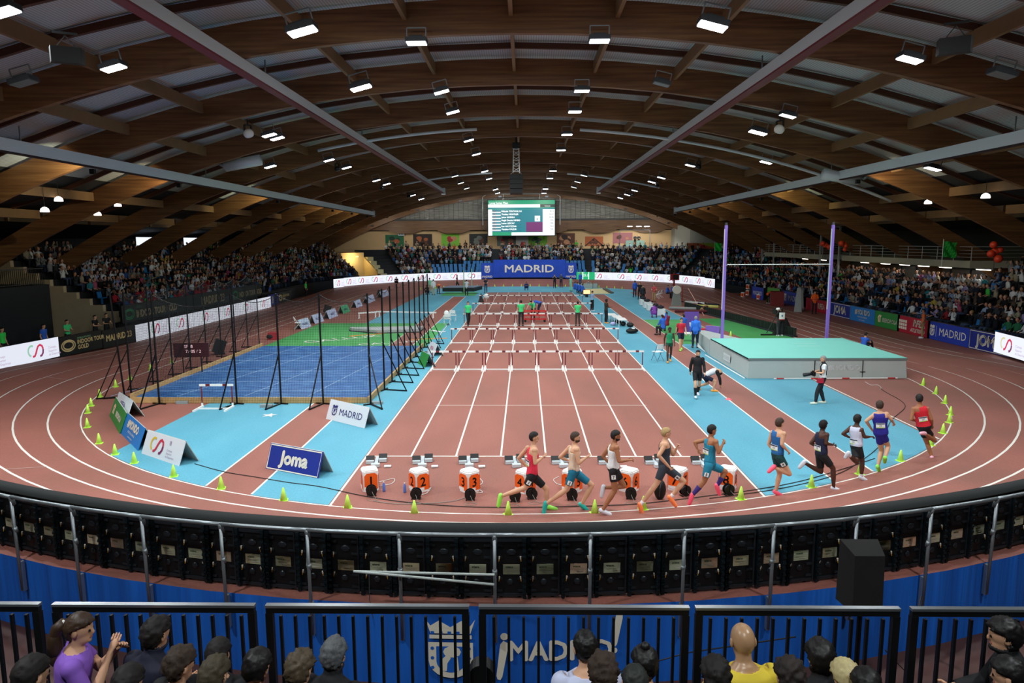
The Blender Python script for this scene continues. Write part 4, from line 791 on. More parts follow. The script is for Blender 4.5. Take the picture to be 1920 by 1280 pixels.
# ================================================================ CROWD
def attr_mat(name, attr):
    def fn(nt, b, N, L):
        a = N('ShaderNodeAttribute'); a.attribute_name = attr; L(a.outputs['Color'], b.inputs['Base Color'])
    return mat_nodes(name, fn, rough=.8, spec=.2)
def objcol(name):
    def fn(nt, b, N, L):
        a = N('ShaderNodeObjectInfo'); L(a.outputs['Color'], b.inputs['Base Color'])
    return mat_nodes(name, fn, rough=.8, spec=.2)
CLOTH = objcol('spectator_top')
def low_person(pose, rnd):
    """seated spectator facing -Y with the seat at the origin (z=.42 over the step); material: 0 skin 1 top 2 trousers 3 hair"""
    mb = MB(); tw = rnd.uniform(-.15, .15); ln = rnd.uniform(-.06, .12)
    def ring(c, a, b, n=8): return [(c[0]+a*math.cos(2*PI*i/n), c[1]+b*math.sin(2*PI*i/n), c[2]) for i in range(n)]
    def loft(rs, mi):
        o = len(mb.v); mb.v += [p for r in rs for p in r]; n = len(rs[0]); fs = [(o+j*n+i, o+j*n+(i+1) % n, o+(j+1)*n+(i+1) % n, o+(j+1)*n+i) for j in range(len(rs)-1) for i in range(n)]+[tuple(o+i for i in range(n-1, -1, -1)), tuple(o+(len(rs)-1)*n+i for i in range(n))]; mb.f += fs; mb.m += [mi]*len(fs)
    z = .42; y = -ln
    loft([ring((0, 0, z), .17, .13), ring((0, y*.3, z+.2), .16, .12), ring((0, y*.8, z+.42), .2, .12), ring((0, y, z+.52), .17, .09), ring((0, y, z+.57), .06, .06)], 1)
    mb.tube((0, y, z+.55), (0, y-.01, z+.63), .05, n=6, mi=0)
    mb.ball((tw*.2, y-.03, z+.73), (.085, .10, .12), 8, 6, 0); mb.ball((tw*.2, y+.015, z+.77), (.095, .10, .105), 8, 5, 3)
    for s in (-1, 1):
        mb.tube((s*.1, -.02, z+.02), (s*.13, -.42, z+.03), .085, .065, 6, 2); mb.tube((s*.13, -.42, z+.03), (s*.13, -.4, .05), .06, .045, 6, 2)
        if pose == 0: el, ha = (s*.26, y-.1, z+.24), (s*.12, -.32, z+.14)
        elif pose == 1: el, ha = (s*.27, y-.16, z+.22), (s*.05, y-.32, z+.42)
        elif pose == 2: el, ha = (s*.25, y+.02, z+.2), (s*.16, -.24, z+.1)
        elif pose == 3: el, ha = (s*.3, y-.12, z+.45), (s*.18, y-.18, z+.78)
        else: el, ha = (s*.24, y-.18, z+.3), (s*.08, y-.2, z+.6)
        mb.tube((s*.19, y, z+.49), el, .052, .042, 6, 1); mb.tube(el, ha, .04, .03, 6, 1 if pose != 2 else 0); mb.ball(ha, .04, 6, 4, 0)
    return mb
tops = [('black', '#14161a', 26), ('navy', '#1b2438', 10), ('dark grey', '#33373c', 10), ('grey', '#7a7e82', 11), ('white', '#d2d6d8', 17), ('pale blue', '#8fa6c4', 7), ('green', '#2a6a48', 3), ('bright green', '#46c24c', 1), ('red', '#8a262e', 3), ('orange', '#c0582c', 1), ('beige', '#98907a', 9), ('brown', '#50443a', 7), ('teal', '#2c7a84', 3), ('pink', '#a8506e', 1), ('yellow', '#b09a44', 1), ('blue', '#2e5490', 3), ('lilac', '#8f86b0', 2)]
tops_w = [t[2] for t in tops]; skins = ['#b98464', '#a8765a', '#c4937a', '#6a4634', '#c4937a']; hairs = [('dark', '#16110e'), ('dark', '#1a1512'), ('brown', '#3a281c'), ('fair', '#8a6c44'), ('grey', '#7c7a78')]; trs = ['#15181e', '#20283a', '#2c2c2e', '#3a4a66']
prnd = random.Random(11); VAR = []
for i in range(15): VAR.append((low_person(i % 5, prnd), prnd.choice(skins), prnd.choice(hairs), prnd.choice(trs)))
seats_all = []
rr = random.Random(5)
def pxof(p):
    d = np.array(p)-CAM; c, s = math.cos(YAW), math.sin(YAW); x = c*d[0]-s*d[1]; y = s*d[0]+c*d[1]; cp, sp = math.cos(PIT), math.sin(PIT); dep = cp*y-sp*d[2]; up = sp*y+cp*d[2]; return 960+F_PX*x/dep, 640-F_PX*up/dep, dep
for k in range(NROW+1):
    for i in range(0, N-1):
        (x, y), (nx, ny) = SP[i]; jit = rr.uniform(-.08, .08)
        if is_vom(i) or (k < 1 and is_vom(i+2)): continue
        rad = 1.0
        if (x < -7.9 or x > 7.9) and y > 61.9 and (18+.8*k)/18 > 1.15 and rr.random() < .0: continue
        z0, dz = rise(i)
        if under_balcony(i) and k > 4: continue
        if k == NROW and rr.random() < .55: continue
        p = (x+nx*(.8*k+.42)-ny*jit, y+ny*(.8*k+.42)+nx*jit, z0+dz*k)
        side = 'left' if x < -25 else 'right' if x > 24 else 'far'
        if side != 'far':   # aisles and arches
            if (y % 11.5) < 1.2 or y < 26.2 and x < 0: continue
            if any(abs(y-ya) < .45 for ya in ARCH_Y) and arch_z(max(-38, min(36, p[0])))-.1 < p[2]+1.4: continue
        else:
            if abs(math.fmod(i, 24)) < 2: continue
        if k == NROW and side == 'far' and (abs(x) < 12 and rr.random() < .6 or p[0] > 11): continue
        if p[0] < -16 and p[1] > 62 and is_vom(i-3): continue
        empty = False
        if side == 'far' and abs(x) < 9.5 and k < 4: empty = True
        if side == 'far' and -13 < x < -7 and k < 3: empty = True
        if side == 'far' and 12 < x < 16 and k < 2 and rr.random() < .5: empty = True
        if not empty and rr.random() < (.06 if side != 'right' else .12): empty = True
        seats_all.append((p, math.atan2(nx, ny)*-1, k, side, empty, i))
def one(n): return {'dark grey': 'charcoal', 'pale blue': 'azure', 'bright green': 'lime'}.get(n, n)
occ = []
for s in seats_all:
    if s[4]: continue
    v = rr.randrange(15); t = rr.choices(tops, tops_w)[0]
    if s[3] == 'left' and s[0][1] < 40 and s[2] < 2 and rr.random() < .5: t = ('red', '#a02630', 5)
    X, Y, D = pxof((s[0][0], s[0][1], s[0][2]+.9))
    if not (-60 < X < 1980): continue
    occ.append((D, s, v, t))
occ.sort(key=lambda q: q[0])
near = occ[:285]; far = occ[285:]
meshes = {}
by = {(q[1][2], q[1][5], q[1][3]): one(q[3][0]) for q in occ}
ordn = ['front', 'second', 'third', 'fourth', 'fifth', 'sixth', 'seventh', 'eighth', 'ninth', 'top']
for D, s, v, t in near:
    p, rz, k, side, _, i = s
    if v not in meshes:
        mb, sk, hr, tr = VAR[v]; o = mb.build('seated_spectator', [M('sp_skin_'+sk, sk), CLOTH, M('sp_tr_'+tr, tr, .8), M('sp_hair_'+hr[1], hr[1], .8)], smooth=True); meshes[v] = o.data
    else: o = bpy.data.objects.new('seated_spectator', meshes[v]); COL.objects.link(o)
    o.location = p; o.rotation_euler = (0, 0, rz+rr.uniform(-.3, .3)); o.color = lin(t[1]); a_, b_ = by.get((k, i-1, side), 'nobody'), by.get((k, i+1, side), 'nobody')
    hr = VAR[v][2][0]
    tag(o, 'seated spectator in %s top, %s hair, %s row of %s stand, between %s and %s' % (one(t[0]), hr, ordn[k], side, a_, b_), 'spectator', 'spectators in the %s stand' % side)
VV = []; FF = []; CC = []; LS = []; off = 0
for v in range(15):
    mb, sk, hr, tr = VAR[v]; idx = [q for q in far if q[2] == v]
    if not idx: continue
    bv = np.array(mb.v); 
    vm = np.zeros(len(bv), int)
    for f, m_ in zip(mb.f, mb.m):
        for a in f: vm[a] = m_
    for D, s, _, t in idx:
        a = s[1]+rr.uniform(-.35, .35); c_, s_ = math.cos(a), math.sin(a); sc = rr.uniform(.92, 1.06)
        P = np.stack([(bv[:, 0]*c_-bv[:, 1]*s_)*sc, (bv[:, 0]*s_+bv[:, 1]*c_)*sc, bv[:, 2]*sc], 1)+np.array(s[0]); VV.append(P)
        pal = np.array([lin(sk), lin(t[1]), lin(tr), lin(hr[1])]); CC.append(pal[vm])
    
        for f in mb.f: FF.extend([q+off for q in f]); LS.append(len(f))
        off += len(bv)
VV = np.concatenate(VV); CC = np.concatenate(CC); me = bpy.data.meshes.new('crowd'); me.vertices.add(len(VV)); me.vertices.foreach_set('co', VV.ravel()); me.loops.add(len(FF)); me.loops.foreach_set('vertex_index', FF); me.polygons.add(len(LS))
st_ = np.concatenate([[0], np.cumsum(LS)[:-1]]); me.polygons.foreach_set('loop_start', st_); me.polygons.foreach_set('use_smooth', [True]*len(LS)); me.update(calc_edges=True)
ca = me.color_attributes.new('tint', 'FLOAT_COLOR', 'POINT'); ca.data.foreach_set('color', CC.ravel()); me.materials.append(attr_mat('crowd_cloth', 'tint'))
o = bpy.data.objects.new('crowd', me); COL.objects.link(o); tag(o, 'dense crowd of seated spectators filling the farther parts of the stands', 'crowd', None, 'stuff')
# empty blue seats
SEAT = M('seat_blue', '#2277b8', .45)
mb = MB(); mb.box((0, -.02, .40), (.42, .40, .05)); mb.box((0, .17, .60), (.42, .05, .38), R=Matrix.Rotation(-.15, 3, 'X')); mb.box((0, .02, .2), (.08, .1, .4)); seat0 = None; sn = 0
for p, rz, k, side, e, i in seats_all:
    if not e: continue
    X, Y, D = pxof(p)
    if not (-20 < X < 1940) or k >= NROW or sn >= 290: continue
    sn += 1
    if seat0 is None: seat0 = o = mb.build('stadium_seat', SEAT)
    else: o = seat0.copy(); COL.objects.link(o)
    o.location = p; o.rotation_euler = (0, 0, rz); tag(o, 'empty blue seat in the %s row of the %s stand' % (ordn[k], side), 'seat', 'empty blue seats in the %s row of the %s stand' % (ordn[k], side))
# ================================================================ PEOPLE
def V3(*a): return Vector(a)
class Body:
    """J: joint positions in world space. Builds one continuous skin mesh plus clothing and hair as children"""
    SEG = [('thigh', 'hip', 'kn', .082, .056), ('shin', 'kn', 'an', .056, .036), ('foot', 'heel', 'toe', .040, .032), ('uarm', 'sh', 'el', .050, .040), ('farm', 'el', 'wr', .039, .026)]
    def __init__(s, name, label, base, J, vox=.02, k=1.0, skin=SKIN, cat='person', group=None, bulk=1.0, hold=None, face=None, fingers='curl', bald=False):
        s.J = J; s.k = k; s.vox = vox; s.root = thing(name, label, cat, base, group=group); B = Vector(base); s.B = B
        fwd = face.normalized() if face is not None else None
        lat = (J['shR']-J['shL']).normalized(); up = (J['neck']-J['pelvis']).normalized(); tf = up.cross(lat).normalized(); s.tf = tf; s.lat = lat
        hd = J['head']; hup = (hd-J['neck']).normalized(); hf = fwd if fwd is not None else tf; hf = (hf-hup*hf.dot(hup)*.8).normalized(); hl = hf.cross(hup).normalized(); hup = hl.cross(hf).normalized(); s.hf, s.hl, s.hup = hf, hl, hup
        mb = MB(); segs = []
        def ell(c, a, b, cdir, wx, wy, n=12): return [c+a*wx*math.cos(2*PI*i/n)+b*wy*math.sin(2*PI*i/n) for i in range(n)]
        P, Nk = J['pelvis'], J['neck']; hl_ = (J['hipR']-J['hipL']).normalized(); K = k*bulk
        rows = []; bend = J.get('bend', 0.0)
        for t, wx, wy in ((-.17, .10, .07), (-.06, .155, .105), (.06, .162, .112), (.22, .148, .102), (.40, .138, .095), (.62, .158, .108), (.80, .172, .112), (.91, .165, .095), (.99, .085, .07), (1.06, .055, .055)):
            a = hl_.lerp(lat, max(0, min(1, t))).normalized(); b = up.cross(a).normalized(); c = P.lerp(Nk, t)+tf*(math.sin(PI*max(0, min(1, t)))*-bend); rows.append(ell(c, a, b, up, wx*K, wy*K))
        n = 12; o = len(mb.v); mb.v += [tuple(p) for r in rows for p in r]; fs = [(o+j*n+i, o+j*n+(i+1) % n, o+(j+1)*n+(i+1) % n, o+(j+1)*n+i) for j in range(len(rows)-1) for i in range(n)]+[tuple(o+i for i in range(n-1, -1, -1)), tuple(o+(len(rows)-1)*n+i for i in range(n))]; mb.f += fs; mb.m += [0]*len(fs)
        segs.append(('torso', P-up*.06*k, Nk, .135*K, .125*K))
        def limb(a, b, r0, r1, mid=None):
            m = a.lerp(b, .35); rm = mid or (r0+r1)/2
            mb.tube(a, m, r0, rm, 10); mb.tube(m, b, rm, r1, 10); mb.ball(a, r0*.98, 10, 6); mb.ball(b, r1*.98, 10, 6)
        for S in 'LR':
            J['heel'+S] = J['an'+S]+(J['an'+S]-J['toe'+S]).normalized()*.03*k-((J['kn'+S]-J['an'+S]).normalized())*.05*k
            for nm, a, b, r0, r1 in s.SEG:
                A, Bq = J[a+S], J[b+S]; q = bulk if nm in ('thigh', 'uarm') else 1
                limb(A, Bq, r0*k*q, r1*k*q, {'thigh': .076*k*q, 'shin': .060*k, 'foot': .042*k, 'uarm': .049*k*q, 'farm': .040*k}[nm]); segs.append((nm+S, A, Bq, r0*k*q, r1*k*q))
            mb.ball(J['sh'+S], .060*K, 10, 6)
            w, e = J['wr'+S], J['el'+S]; d = (w-e).normalized(); hd_ = hold.get(S, d) if hold else d; pl = w+hd_*.055*k; R = Matrix((lat, hd_.cross(lat).normalized() if abs(hd_.dot(lat)) < .95 else tf, hd_)).transposed()
            mb.ball(pl, (.038*k, .020*k, .055*k), 10, 6, R=hd_.to_track_quat('Z', 'Y').to_matrix()); segs.append(('hand'+S, w, w+hd_*.11*k, .035*k, .03*k))
        mb.tube(Nk-up*.03*k, hd, .056*k, .05*k, 10)
        Rh = Matrix((hl, hf, hup)).transposed()
        mb.ball(hd+hup*.02*k, (.077*k, .096*k, .100*k), 14, 10, R=Rh); mb.ball(hd+hf*.025*k-hup*.055*k, (.055*k, .068*k, .062*k), 12, 8, R=Rh)
        mb.ball(hd+hf*.095*k-hup*.012*k, (.013*k, .022*k, .024*k), 8, 6, R=Rh); mb.ball(hd+hf*.082*k-hup*.075*k, (.025*k, .02*k, .018*k), 8, 6, R=Rh)
        segs.append(('neck', Nk, hd-hup*.08*k, .05*k, .05*k)); segs.append(('head', hd-hup*.03*k, hd+hup*.04*k, .095*k, .095*k))
        me = bpy.data.meshes.new('tmp'); me.from_pydata([tuple(Vector(v)-B) for v in mb.v], [], mb.f); ob = bpy.data.objects.new('tmp', me); COL.objects.link(ob)
        md = ob.modifiers.new('r', 'REMESH'); md.mode = 'VOXEL'; md.voxel_size = vox; md.use_smooth_shade = True
        sm = ob.modifiers.new('s', 'SMOOTH'); sm.factor = .5; sm.iterations = 2
        dg = bpy.context.evaluated_depsgraph_get(); m2 = bpy.data.meshes.new_from_object(ob.evaluated_get(dg)); bpy.data.objects.remove(ob); bpy.data.meshes.remove(me)
        # fingers and ears join the same skin mesh
        fb = MB()
        if fingers:
            for S in 'LR':
                w, e = J['wr'+S], J['el'+S]; d = (w-e).normalized(); hd_ = hold.get(S, d) if hold else d; side = lat if S == 'R' else -lat
                ax = (tf-hd_*tf.dot(hd_)); ax = ax.normalized() if ax.length > .2 else hd_.orthogonal().normalized(); inn = hd_.cross(ax).normalized(); inn = inn if inn.dot(-side) > 0 else -inn; cu = {'curl': .75, 'fist': 1.5, 'flat': .2}[fingers]
                for q, (of, L) in enumerate(((-.026, .060), (-.009, .072), (.009, .068), (.026, .054))):
                    a = w+hd_*.085*k+ax*(-of)*k; dirs = hd_; p = a-B
                    for seg in range(3):
                        an = cu*(.4+.5*seg); dd = (hd_*math.cos(an)+inn*math.sin(an)); p2 = p+dd*L*k*(.45, .32, .25)[seg]; fb.tube(p, p2, .0085*k*(1-.08*seg), .008*k*(1-.08*seg), 6, 0); p = p2
                a = w+hd_*.03*k+ax*.03*k-B; b = a+(hd_*.6+ax*.7+inn*.35).normalized()*.035*k; fb.tube(a, b, .011*k, .010*k, 6, 0); fb.tube(b, b+(hd_*.9+inn*.4).normalized()*.028*k, .010*k, .007*k, 6, 0)
        for q in (-1, 1): fb.ball(hd-B+hl*q*.078*k-hf*.005*k-hup*.0*k, (.010*k, .020*k, .030*k), 8, 6, R=Rh)
        nv = len(m2.vertices); co = np.empty(nv*3); m2.vertices.foreach_get('co', co); co = co.reshape(-1, 3)
        no = np.empty(nv*3); m2.vertices.foreach_get('normal', no); no = no.reshape(-1, 3); fa = [tuple(p.vertices) for p in m2.polygons]
        Bn = np.array(B); s.co = co; s.no = no; s.fa = fa; fc = np.array([co[list(f)].mean(0) for f in fa])+Bn
        best = np.full(len(fc), 1e9); sid = np.zeros(len(fc), int); tt = np.zeros(len(fc))
        for i, (nm, a, b, r0, r1) in enumerate(segs):
            a, b = np.array(a), np.array(b); d = b-a; L2 = d@d+1e-9; t = np.clip(((fc-a)@d)/L2, 0, 1); r = r0+(r1-r0)*t; dist = np.linalg.norm(fc-(a+t[:, None]*d), axis=1)/r
            m_ = dist < best; best[m_] = dist[m_]; sid[m_] = i; tt[m_] = t[m_]
        s.names = [q[0] for q in segs]; s.sid = sid; s.tt = tt; s.fc = fc
        vs = [tuple(p) for p in co]+[tuple(p) for p in fb.v]; fs = fa+[tuple(i+nv for i in f) for f in fb.f]
        me = bpy.data.meshes.new('body'); me.from_pydata(vs, [], fs); me.polygons.foreach_set('use_smooth', [True]*len(fs)); me.materials.append(skin); me.update(); bpy.data.meshes.remove(m2)
        o = bpy.data.objects.new('body', me); COL.objects.link(o); o.parent = s.root; s.body = o; s.Rh = Rh; s.hd = hd
        eb = MB()
        for q in (-1, 1): eb = MB(); eb.ball(hd-B+hf*.083*k+hl*q*.032*k+hup*.012*k, .011*k, 6, 4); eb.build('eye', M('eye_dark', '#1c1512', .3), s.root)
        if vox < .016: eb = MB(); eb.ball(hd-B+hf*.092*k-hup*.048*k, (.024*k, .008*k, .006*k), 8, 4, R=Rh); eb.build('mouth', M('lip', '#8a4a42', .5), s.root)
    def pick(s, spec):
        """spec: {segment prefix: (t0, t1)}"""
        m = np.zeros(len(s.fc), bool)
        for nm, (a, b) in spec.items():
            for i, n_ in enumerate(s.names):
                if n_ == nm or n_[:-1] == nm: m |= (s.sid == i) & (s.tt >= a) & (s.tt <= b)
        return m
    def shell(s, name, mat, mask, off=.01, rough=0.0, seed=0, label=None):
        ids = np.nonzero(mask)[0]
        if len(ids) < 3: return None
        used = {}; vs = []; fs = []; rnd = random.Random(seed)
        for i in ids:
            f = []
            for v in s.fa[i]:
                if v not in used: used[v] = len(vs); q = s.co[v]+s.no[v]*(off+(rnd.uniform(-rough, rough) if rough else 0)); vs.append(tuple(q))
                f.append(used[v])
            fs.append(tuple(f))
        # close the rim back towards the skin
        cnt = {}
        for f in fs:
            for a, b in zip(f, f[1:]+f[:1]): cnt[(a, b)] = 1
        inv = {b: a for a, b in used.items()}; rim = {}
        for (a, b) in list(cnt):
            if (b, a) not in cnt:
                for q in (a, b):
                    if q not in rim: rim[q] = len(vs); vs.append(tuple(s.co[inv[q]]-s.no[inv[q]]*.004))
                fs.append((b, a, rim[a], rim[b]))
        me = bpy.data.meshes.new(name); me.from_pydata(vs, [], fs); me.polygons.foreach_set('use_smooth', [True]*len(fs)); me.materials.append(mat); me.update(); o = bpy.data.objects.new(name, me); COL.objects.link(o); o.parent = s.root
        if label: o['label'] = label
        return o
    def hair(s, mat, style='short', off=.014):
        d = s.fc-np.array(s.hd); k = s.k; f = d@np.array(s.hf)/k; u = d@np.array(s.hup)/k; l = d@np.array(s.hl)/k
        hd = s.pick({'head': (0, 1), 'neck': (.2, 1)})
        line = .035+.42*f; line = np.where(f < -.02, -.055, line) if style != 'long' else np.where(f < .0, -.14, line)
        ear = (np.abs(l) > .06) & (f > -.03) & (f < .03) & (u < .01)
        m = hd & (u > line) & ~ear
        return s.shell('hair', mat, m, off*k, .004*k if s.vox < .016 else 0, 3)
    def beard(s, mat):
        d = s.fc-np.array(s.hd); k = s.k; f = d@np.array(s.hf)/k; u = d@np.array(s.hup)/k
        return s.shell('beard', mat, s.pick({'head': (0, 1), 'neck': (.3, 1)}) & (u < -.045) & (f > .0) & (u > -.125), .007*k)
    def patch(s, name, mat, spec, cond, off=.016):
        P, N_ = np.array(s.J['pelvis']), np.array(s.J['neck']); d = s.fc-P; x = d@np.array(s.lat)/s.k; y = d@np.array(s.tf)/s.k
        return s.shell(name, mat, s.pick(spec) & cond(x, y, s.tt), off)
TOPS = {'singlet': {'torso': (.12, .97)}, 'tee': {'torso': (.08, .99), 'uarm': (0, .55)}, 'jacket': {'torso': (.0, 1.0), 'uarm': (0, 1), 'farm': (0, .97)}, 'croptop': {'torso': (.55, .95)}}
BOTS = {'shorts': {'torso': (0, .14), 'thigh': (0, .50)}, 'briefs': {'torso': (0, .14), 'thigh': (0, .22)}, 'half': {'torso': (0, .14), 'thigh': (0, .72)}, 'trousers': {'torso': (0, .12), 'thigh': (0, 1), 'shin': (0, .96)}}
def dress(b, top=None, tm=None, bot=None, bm=None, shoe=None, sock=None, hair=None, hs='short', beard=None, offt=.010, sockr=(.78, 1)):
    if top:
        m = b.pick(TOPS[top])
        if top == 'singlet':   # cut away the shoulders
            d = b.fc-np.array(b.J['pelvis']); x = np.abs(d@np.array(b.lat))/b.k; m &= ~((b.tt > .80) & (x > .115)) | ~m
            m &= ~((x > .12) & (b.tt > .8))
        b.shell('jacket' if top == 'jacket' else 'shirt' if top == 'tee' else 'vest', tm, m, offt*(1.6 if top == 'jacket' else 1))
    if bot: b.shell('trousers' if bot == 'trousers' else 'shorts', bm, b.pick(BOTS[bot]), .012 if bot != 'trousers' else .014)
    for S in 'LR':
        if sock: b.shell('sock', sock, b.pick({'shin'+S: sockr}) & np.array([b.names[i] == 'shin'+S for i in b.sid]), .006)
        if shoe: b.shell('shoe', shoe, np.array([b.names[i] == 'foot'+S for i in b.sid]), .011)
    if hair: b.hair(hair, hs)
    if beard: b.beard(beard)
    return b
HD = M('hair_dark', '#15100d', .7, noise=.4, nscale=60, bump=.9); HB = M('hair_brown', '#3a2a1e', .7, noise=.4, nscale=60); HF = M('hair_fair', '#a58a5c', .7, noise=.3, nscale=60); HG = M('hair_grey', '#8a8a86', .7, noise=.3, nscale=60)
def cl(n, c): return M('cloth_'+n, c, .75)

# ---- the ten runners: joints taken on the plane each runner moves in
# side: sign of the depth of the right side (runner's right is nearer the camera when running to the right)
def runner(label, ground, jp, dR, skin, dress_kw, heading, leg_depth=(0, 0), vox=.0125, looks=None, bulk=1.04, bib=None, digit=None, digseg=None, lift=0.0):
    base = G(*ground); J = {}
    off = {'shR': dR*.18, 'shL': -dR*.18, 'elR': dR*.24, 'elL': -dR*.24, 'wrR': dR*.20, 'wrL': -dR*.20, 'hipR': dR*.10, 'hipL': -dR*.10, 'knR': dR*.11, 'knL': -dR*.11, 'anR': dR*.10, 'anL': -dR*.10, 'toeR': dR*.10, 'toeL': -dR*.10}
    for kx, v in jp.items():
        dd = off.get(kx, 0)+(v[2] if len(v) > 2 else 0); J[kx] = GD(v[0], v[1], base, dd)
    k = 1.02
    b = Body('person', label, base, J, vox, k, skin, 'person', 'runners', bulk, face=Vector(heading if looks is None else looks), fingers='fist')
    dress(b, **dress_kw)
    if bib:   # race number on the back or chest
        sgn = -1 if bib[0] == 'back' else 1; p = J['pelvis'].lerp(J['neck'], bib[1])+b.tf*sgn*(.128); r = b.lat*(1 if sgn > 0 else -1); u = (J['neck']-J['pelvis']).normalized(); n = b.tf*sgn
        p = p-b.B; mb = MB(); g = Gfx(mb, lambda uu, vv, ww=0: p-r*uu*(-1 if sgn < 0 else 1)*(-1)+u*vv+n*(ww-.35*uu*uu*4)); 
        g = Gfx(mb, (lambda R_: (lambda uu, vv, ww=0: p+R_*uu+u*vv+n*(ww-1.0*uu*uu)))(u.cross(n)))
        g.rect(-.10, -.065, .10, .065, 0, .0, n=4); g.rect(-.095, .03, .095, .058, 1, .003, n=4); g.text(bib[2], 0, -.03, .045, 2, w=.004); g.rect(-.095, -.062, .095, -.045, 3, .003, n=4)
        mb.build('race_bib', [M('bib_white', '#e8ece8', .6), M('bib_navy', '#22304a', .6), M('bib_ink', '#20242c', .6), M('bib_lime', '#a8c84a', .6)], b.root)
    if digit:
        seg, t, ch = digit; A, Bq = J[seg[0]], J[seg[1]]; c = A.lerp(Bq, t); tc = Vector(CAM)-c; tc.z = 0; tc.normalize(); ax = (A-Bq).normalized(); n = (tc-ax*tc.dot(ax)).normalized(); r = ax.cross(n); p = c+n*.098-b.B
        mb = MB(); g = Gfx(mb, lambda uu, vv, ww=0: p+r*uu+ax*vv+n*(ww-.6*uu*uu)); g.rect(-.045, -.045, .045, .045, 0, 0, n=2); g.text(ch, 0, -.03, .06, 1, bold=.003, w=.004); mb.build('hip_number', [M('bib_white'), M('bib_ink')], b.root)
    return b
red = cl('red', '#e0304a'); blk = cl('black', '#121316'); teal = cl('teal', '#1a7f9c'); teal2 = cl('teal_shorts', '#12708c'); wht = cl('white', '#dfe3e2'); dgr = cl('slate', '#2c3640'); lime = M('shoe_lime', '#9cf25a', .45); pink = M('shoe_pink', '#ff5f7a', .45); coral = M('shoe_coral', '#ff8a50', .45); tealshoe = M('shoe_teal', '#22b0a4', .45); whsh = M('shoe_white', '#d8dce4', .45); navy = cl('navy', '#141c38')
R1 = runner('runner in red vest and black shorts with hip number 1, leftmost of the runners', (1000, 958), dict(head=(1001, 820), neck=(1000, 837.5), pelvis=(997.5, 890), shR=(1002.5, 844), shL=(989.5, 840), elR=(1003.5, 868.5), wrR=(1017, 857.5), elL=(972.5, 858.5), wrL=(985.5, 872), hipR=(996.5, 893), hipL=(1000, 893), knR=(985, 914, .0), anR=(942, 929), toeR=(934.5, 948), knL=(1024.5, 916), anL=(1025, 945.5), toeL=(1043, 954.5)), -1, SKIN, dict(top='singlet', tm=red, bot='half', bm=blk, shoe=lime, hair=HD), (1, .05, 0), digit=(('hipR', 'knR'), .45, '1'), bib=('back', .45, '61'))
R2 = runner('runner in orange and white vest and teal shorts with hip number 3, bearded', (1075, 958), dict(head=(1078.5, 820), neck=(1077.5, 836), pelvis=(1076, 882), shR=(1081, 843), shL=(1068, 839.5), elR=(1085, 868), wrR=(1099, 857.5), elL=(1050, 857), wrL=(1065, 862.5), hipR=(1074, 886), hipL=(1079, 886), knR=(1063, 917), anR=(1026, 942.5), toeR=(1019.5, 961), knL=(1110, 909), anL=(1091.5, 943), toeL=(1101, 956)), -1, SKIN, dict(top='singlet', tm=cl('orange_white', '#dcc6ac'), bot='half', bm=teal2, shoe=tealshoe, hair=HB, beard=HB), (1, .05, 0), digit=(('hipR', 'knR'), .55, '3'), bib=('chest', .45, '12'))
R3 = runner('bearded runner in white vest and black shorts, third from the left of the runners', (1140, 966), dict(head=(1154, 817), neck=(1151.5, 832.5), pelvis=(1150, 878), shR=(1156, 839), shL=(1144, 837), elR=(1160.5, 864.5), wrR=(1178, 862.5), elL=(1130.5, 855), wrL=(1141, 867), hipR=(1150, 883), hipL=(1153, 883), knR=(1152.5, 919), anR=(1131, 954), toeR=(1144, 964), knL=(1170, 911), anL=(1135, 914), toeL=(1128, 930)), -1, SKIN2, dict(top='singlet', tm=wht, bot='shorts', bm=blk, shoe=whsh, hair=HD, beard=HD), (1, .1, 0), digit=(('hipR', 'knR'), .25, '7'))
R4 = runner('fair haired runner in grey vest with lime front and grey shorts, hip number 8', (1232, 962), dict(head=(1248.5, 812), neck=(1246.5, 827), pelvis=(1245.5, 873), shR=(1247, 834), shL=(1251, 832), elR=(1235, 854), wrR=(1254, 874.5), elL=(1262, 852), wrL=(1268, 840), hipR=(1244, 876), hipL=(1248, 876), knR=(1231.5, 906), anR=(1202.5, 944), toeR=(1204.5, 965), knL=(1282.5, 902), anL=(1259, 930), toeL=(1267, 948)), -1, SKIN, dict(top='singlet', tm=dgr, bot='half', bm=cl('grey_shorts', '#333c46'), shoe=coral, sock=M('sock_white', '#e4e2e6', .7), hair=HF, sockr=(.88, 1)), (1, .15, 0), digit=(('hipL', 'knL'), .6, '8'))
R5 = runner('tattooed runner in teal vest and shorts with hip number 5 and purple socks', (1325, 950), dict(head=(1334.5, 806.5), neck=(1332.5, 821), pelvis=(1331, 868), shR=(1342, 828), shL=(1322, 825), elR=(1347.5, 848), wrR=(1354.5, 833.5), elL=(1303, 829), wrL=(1307.5, 841), hipR=(1329, 872), hipL=(1334, 872), knR=(1321, 901), anR=(1300, 926), toeR=(1292.5, 944), knL=(1360, 884), anL=(1346, 908), toeL=(1349, 926)), -1, SKIN2, dict(top='singlet', tm=teal, bot='half', bm=teal, shoe=pink, sock=cl('purple_sock', '#3a2a78'), hair=HD, sockr=(.45, 1)), (1, .25, 0), digit=(('hipR', 'knR'), .55, '5'), bib=('back', .5, '15'))
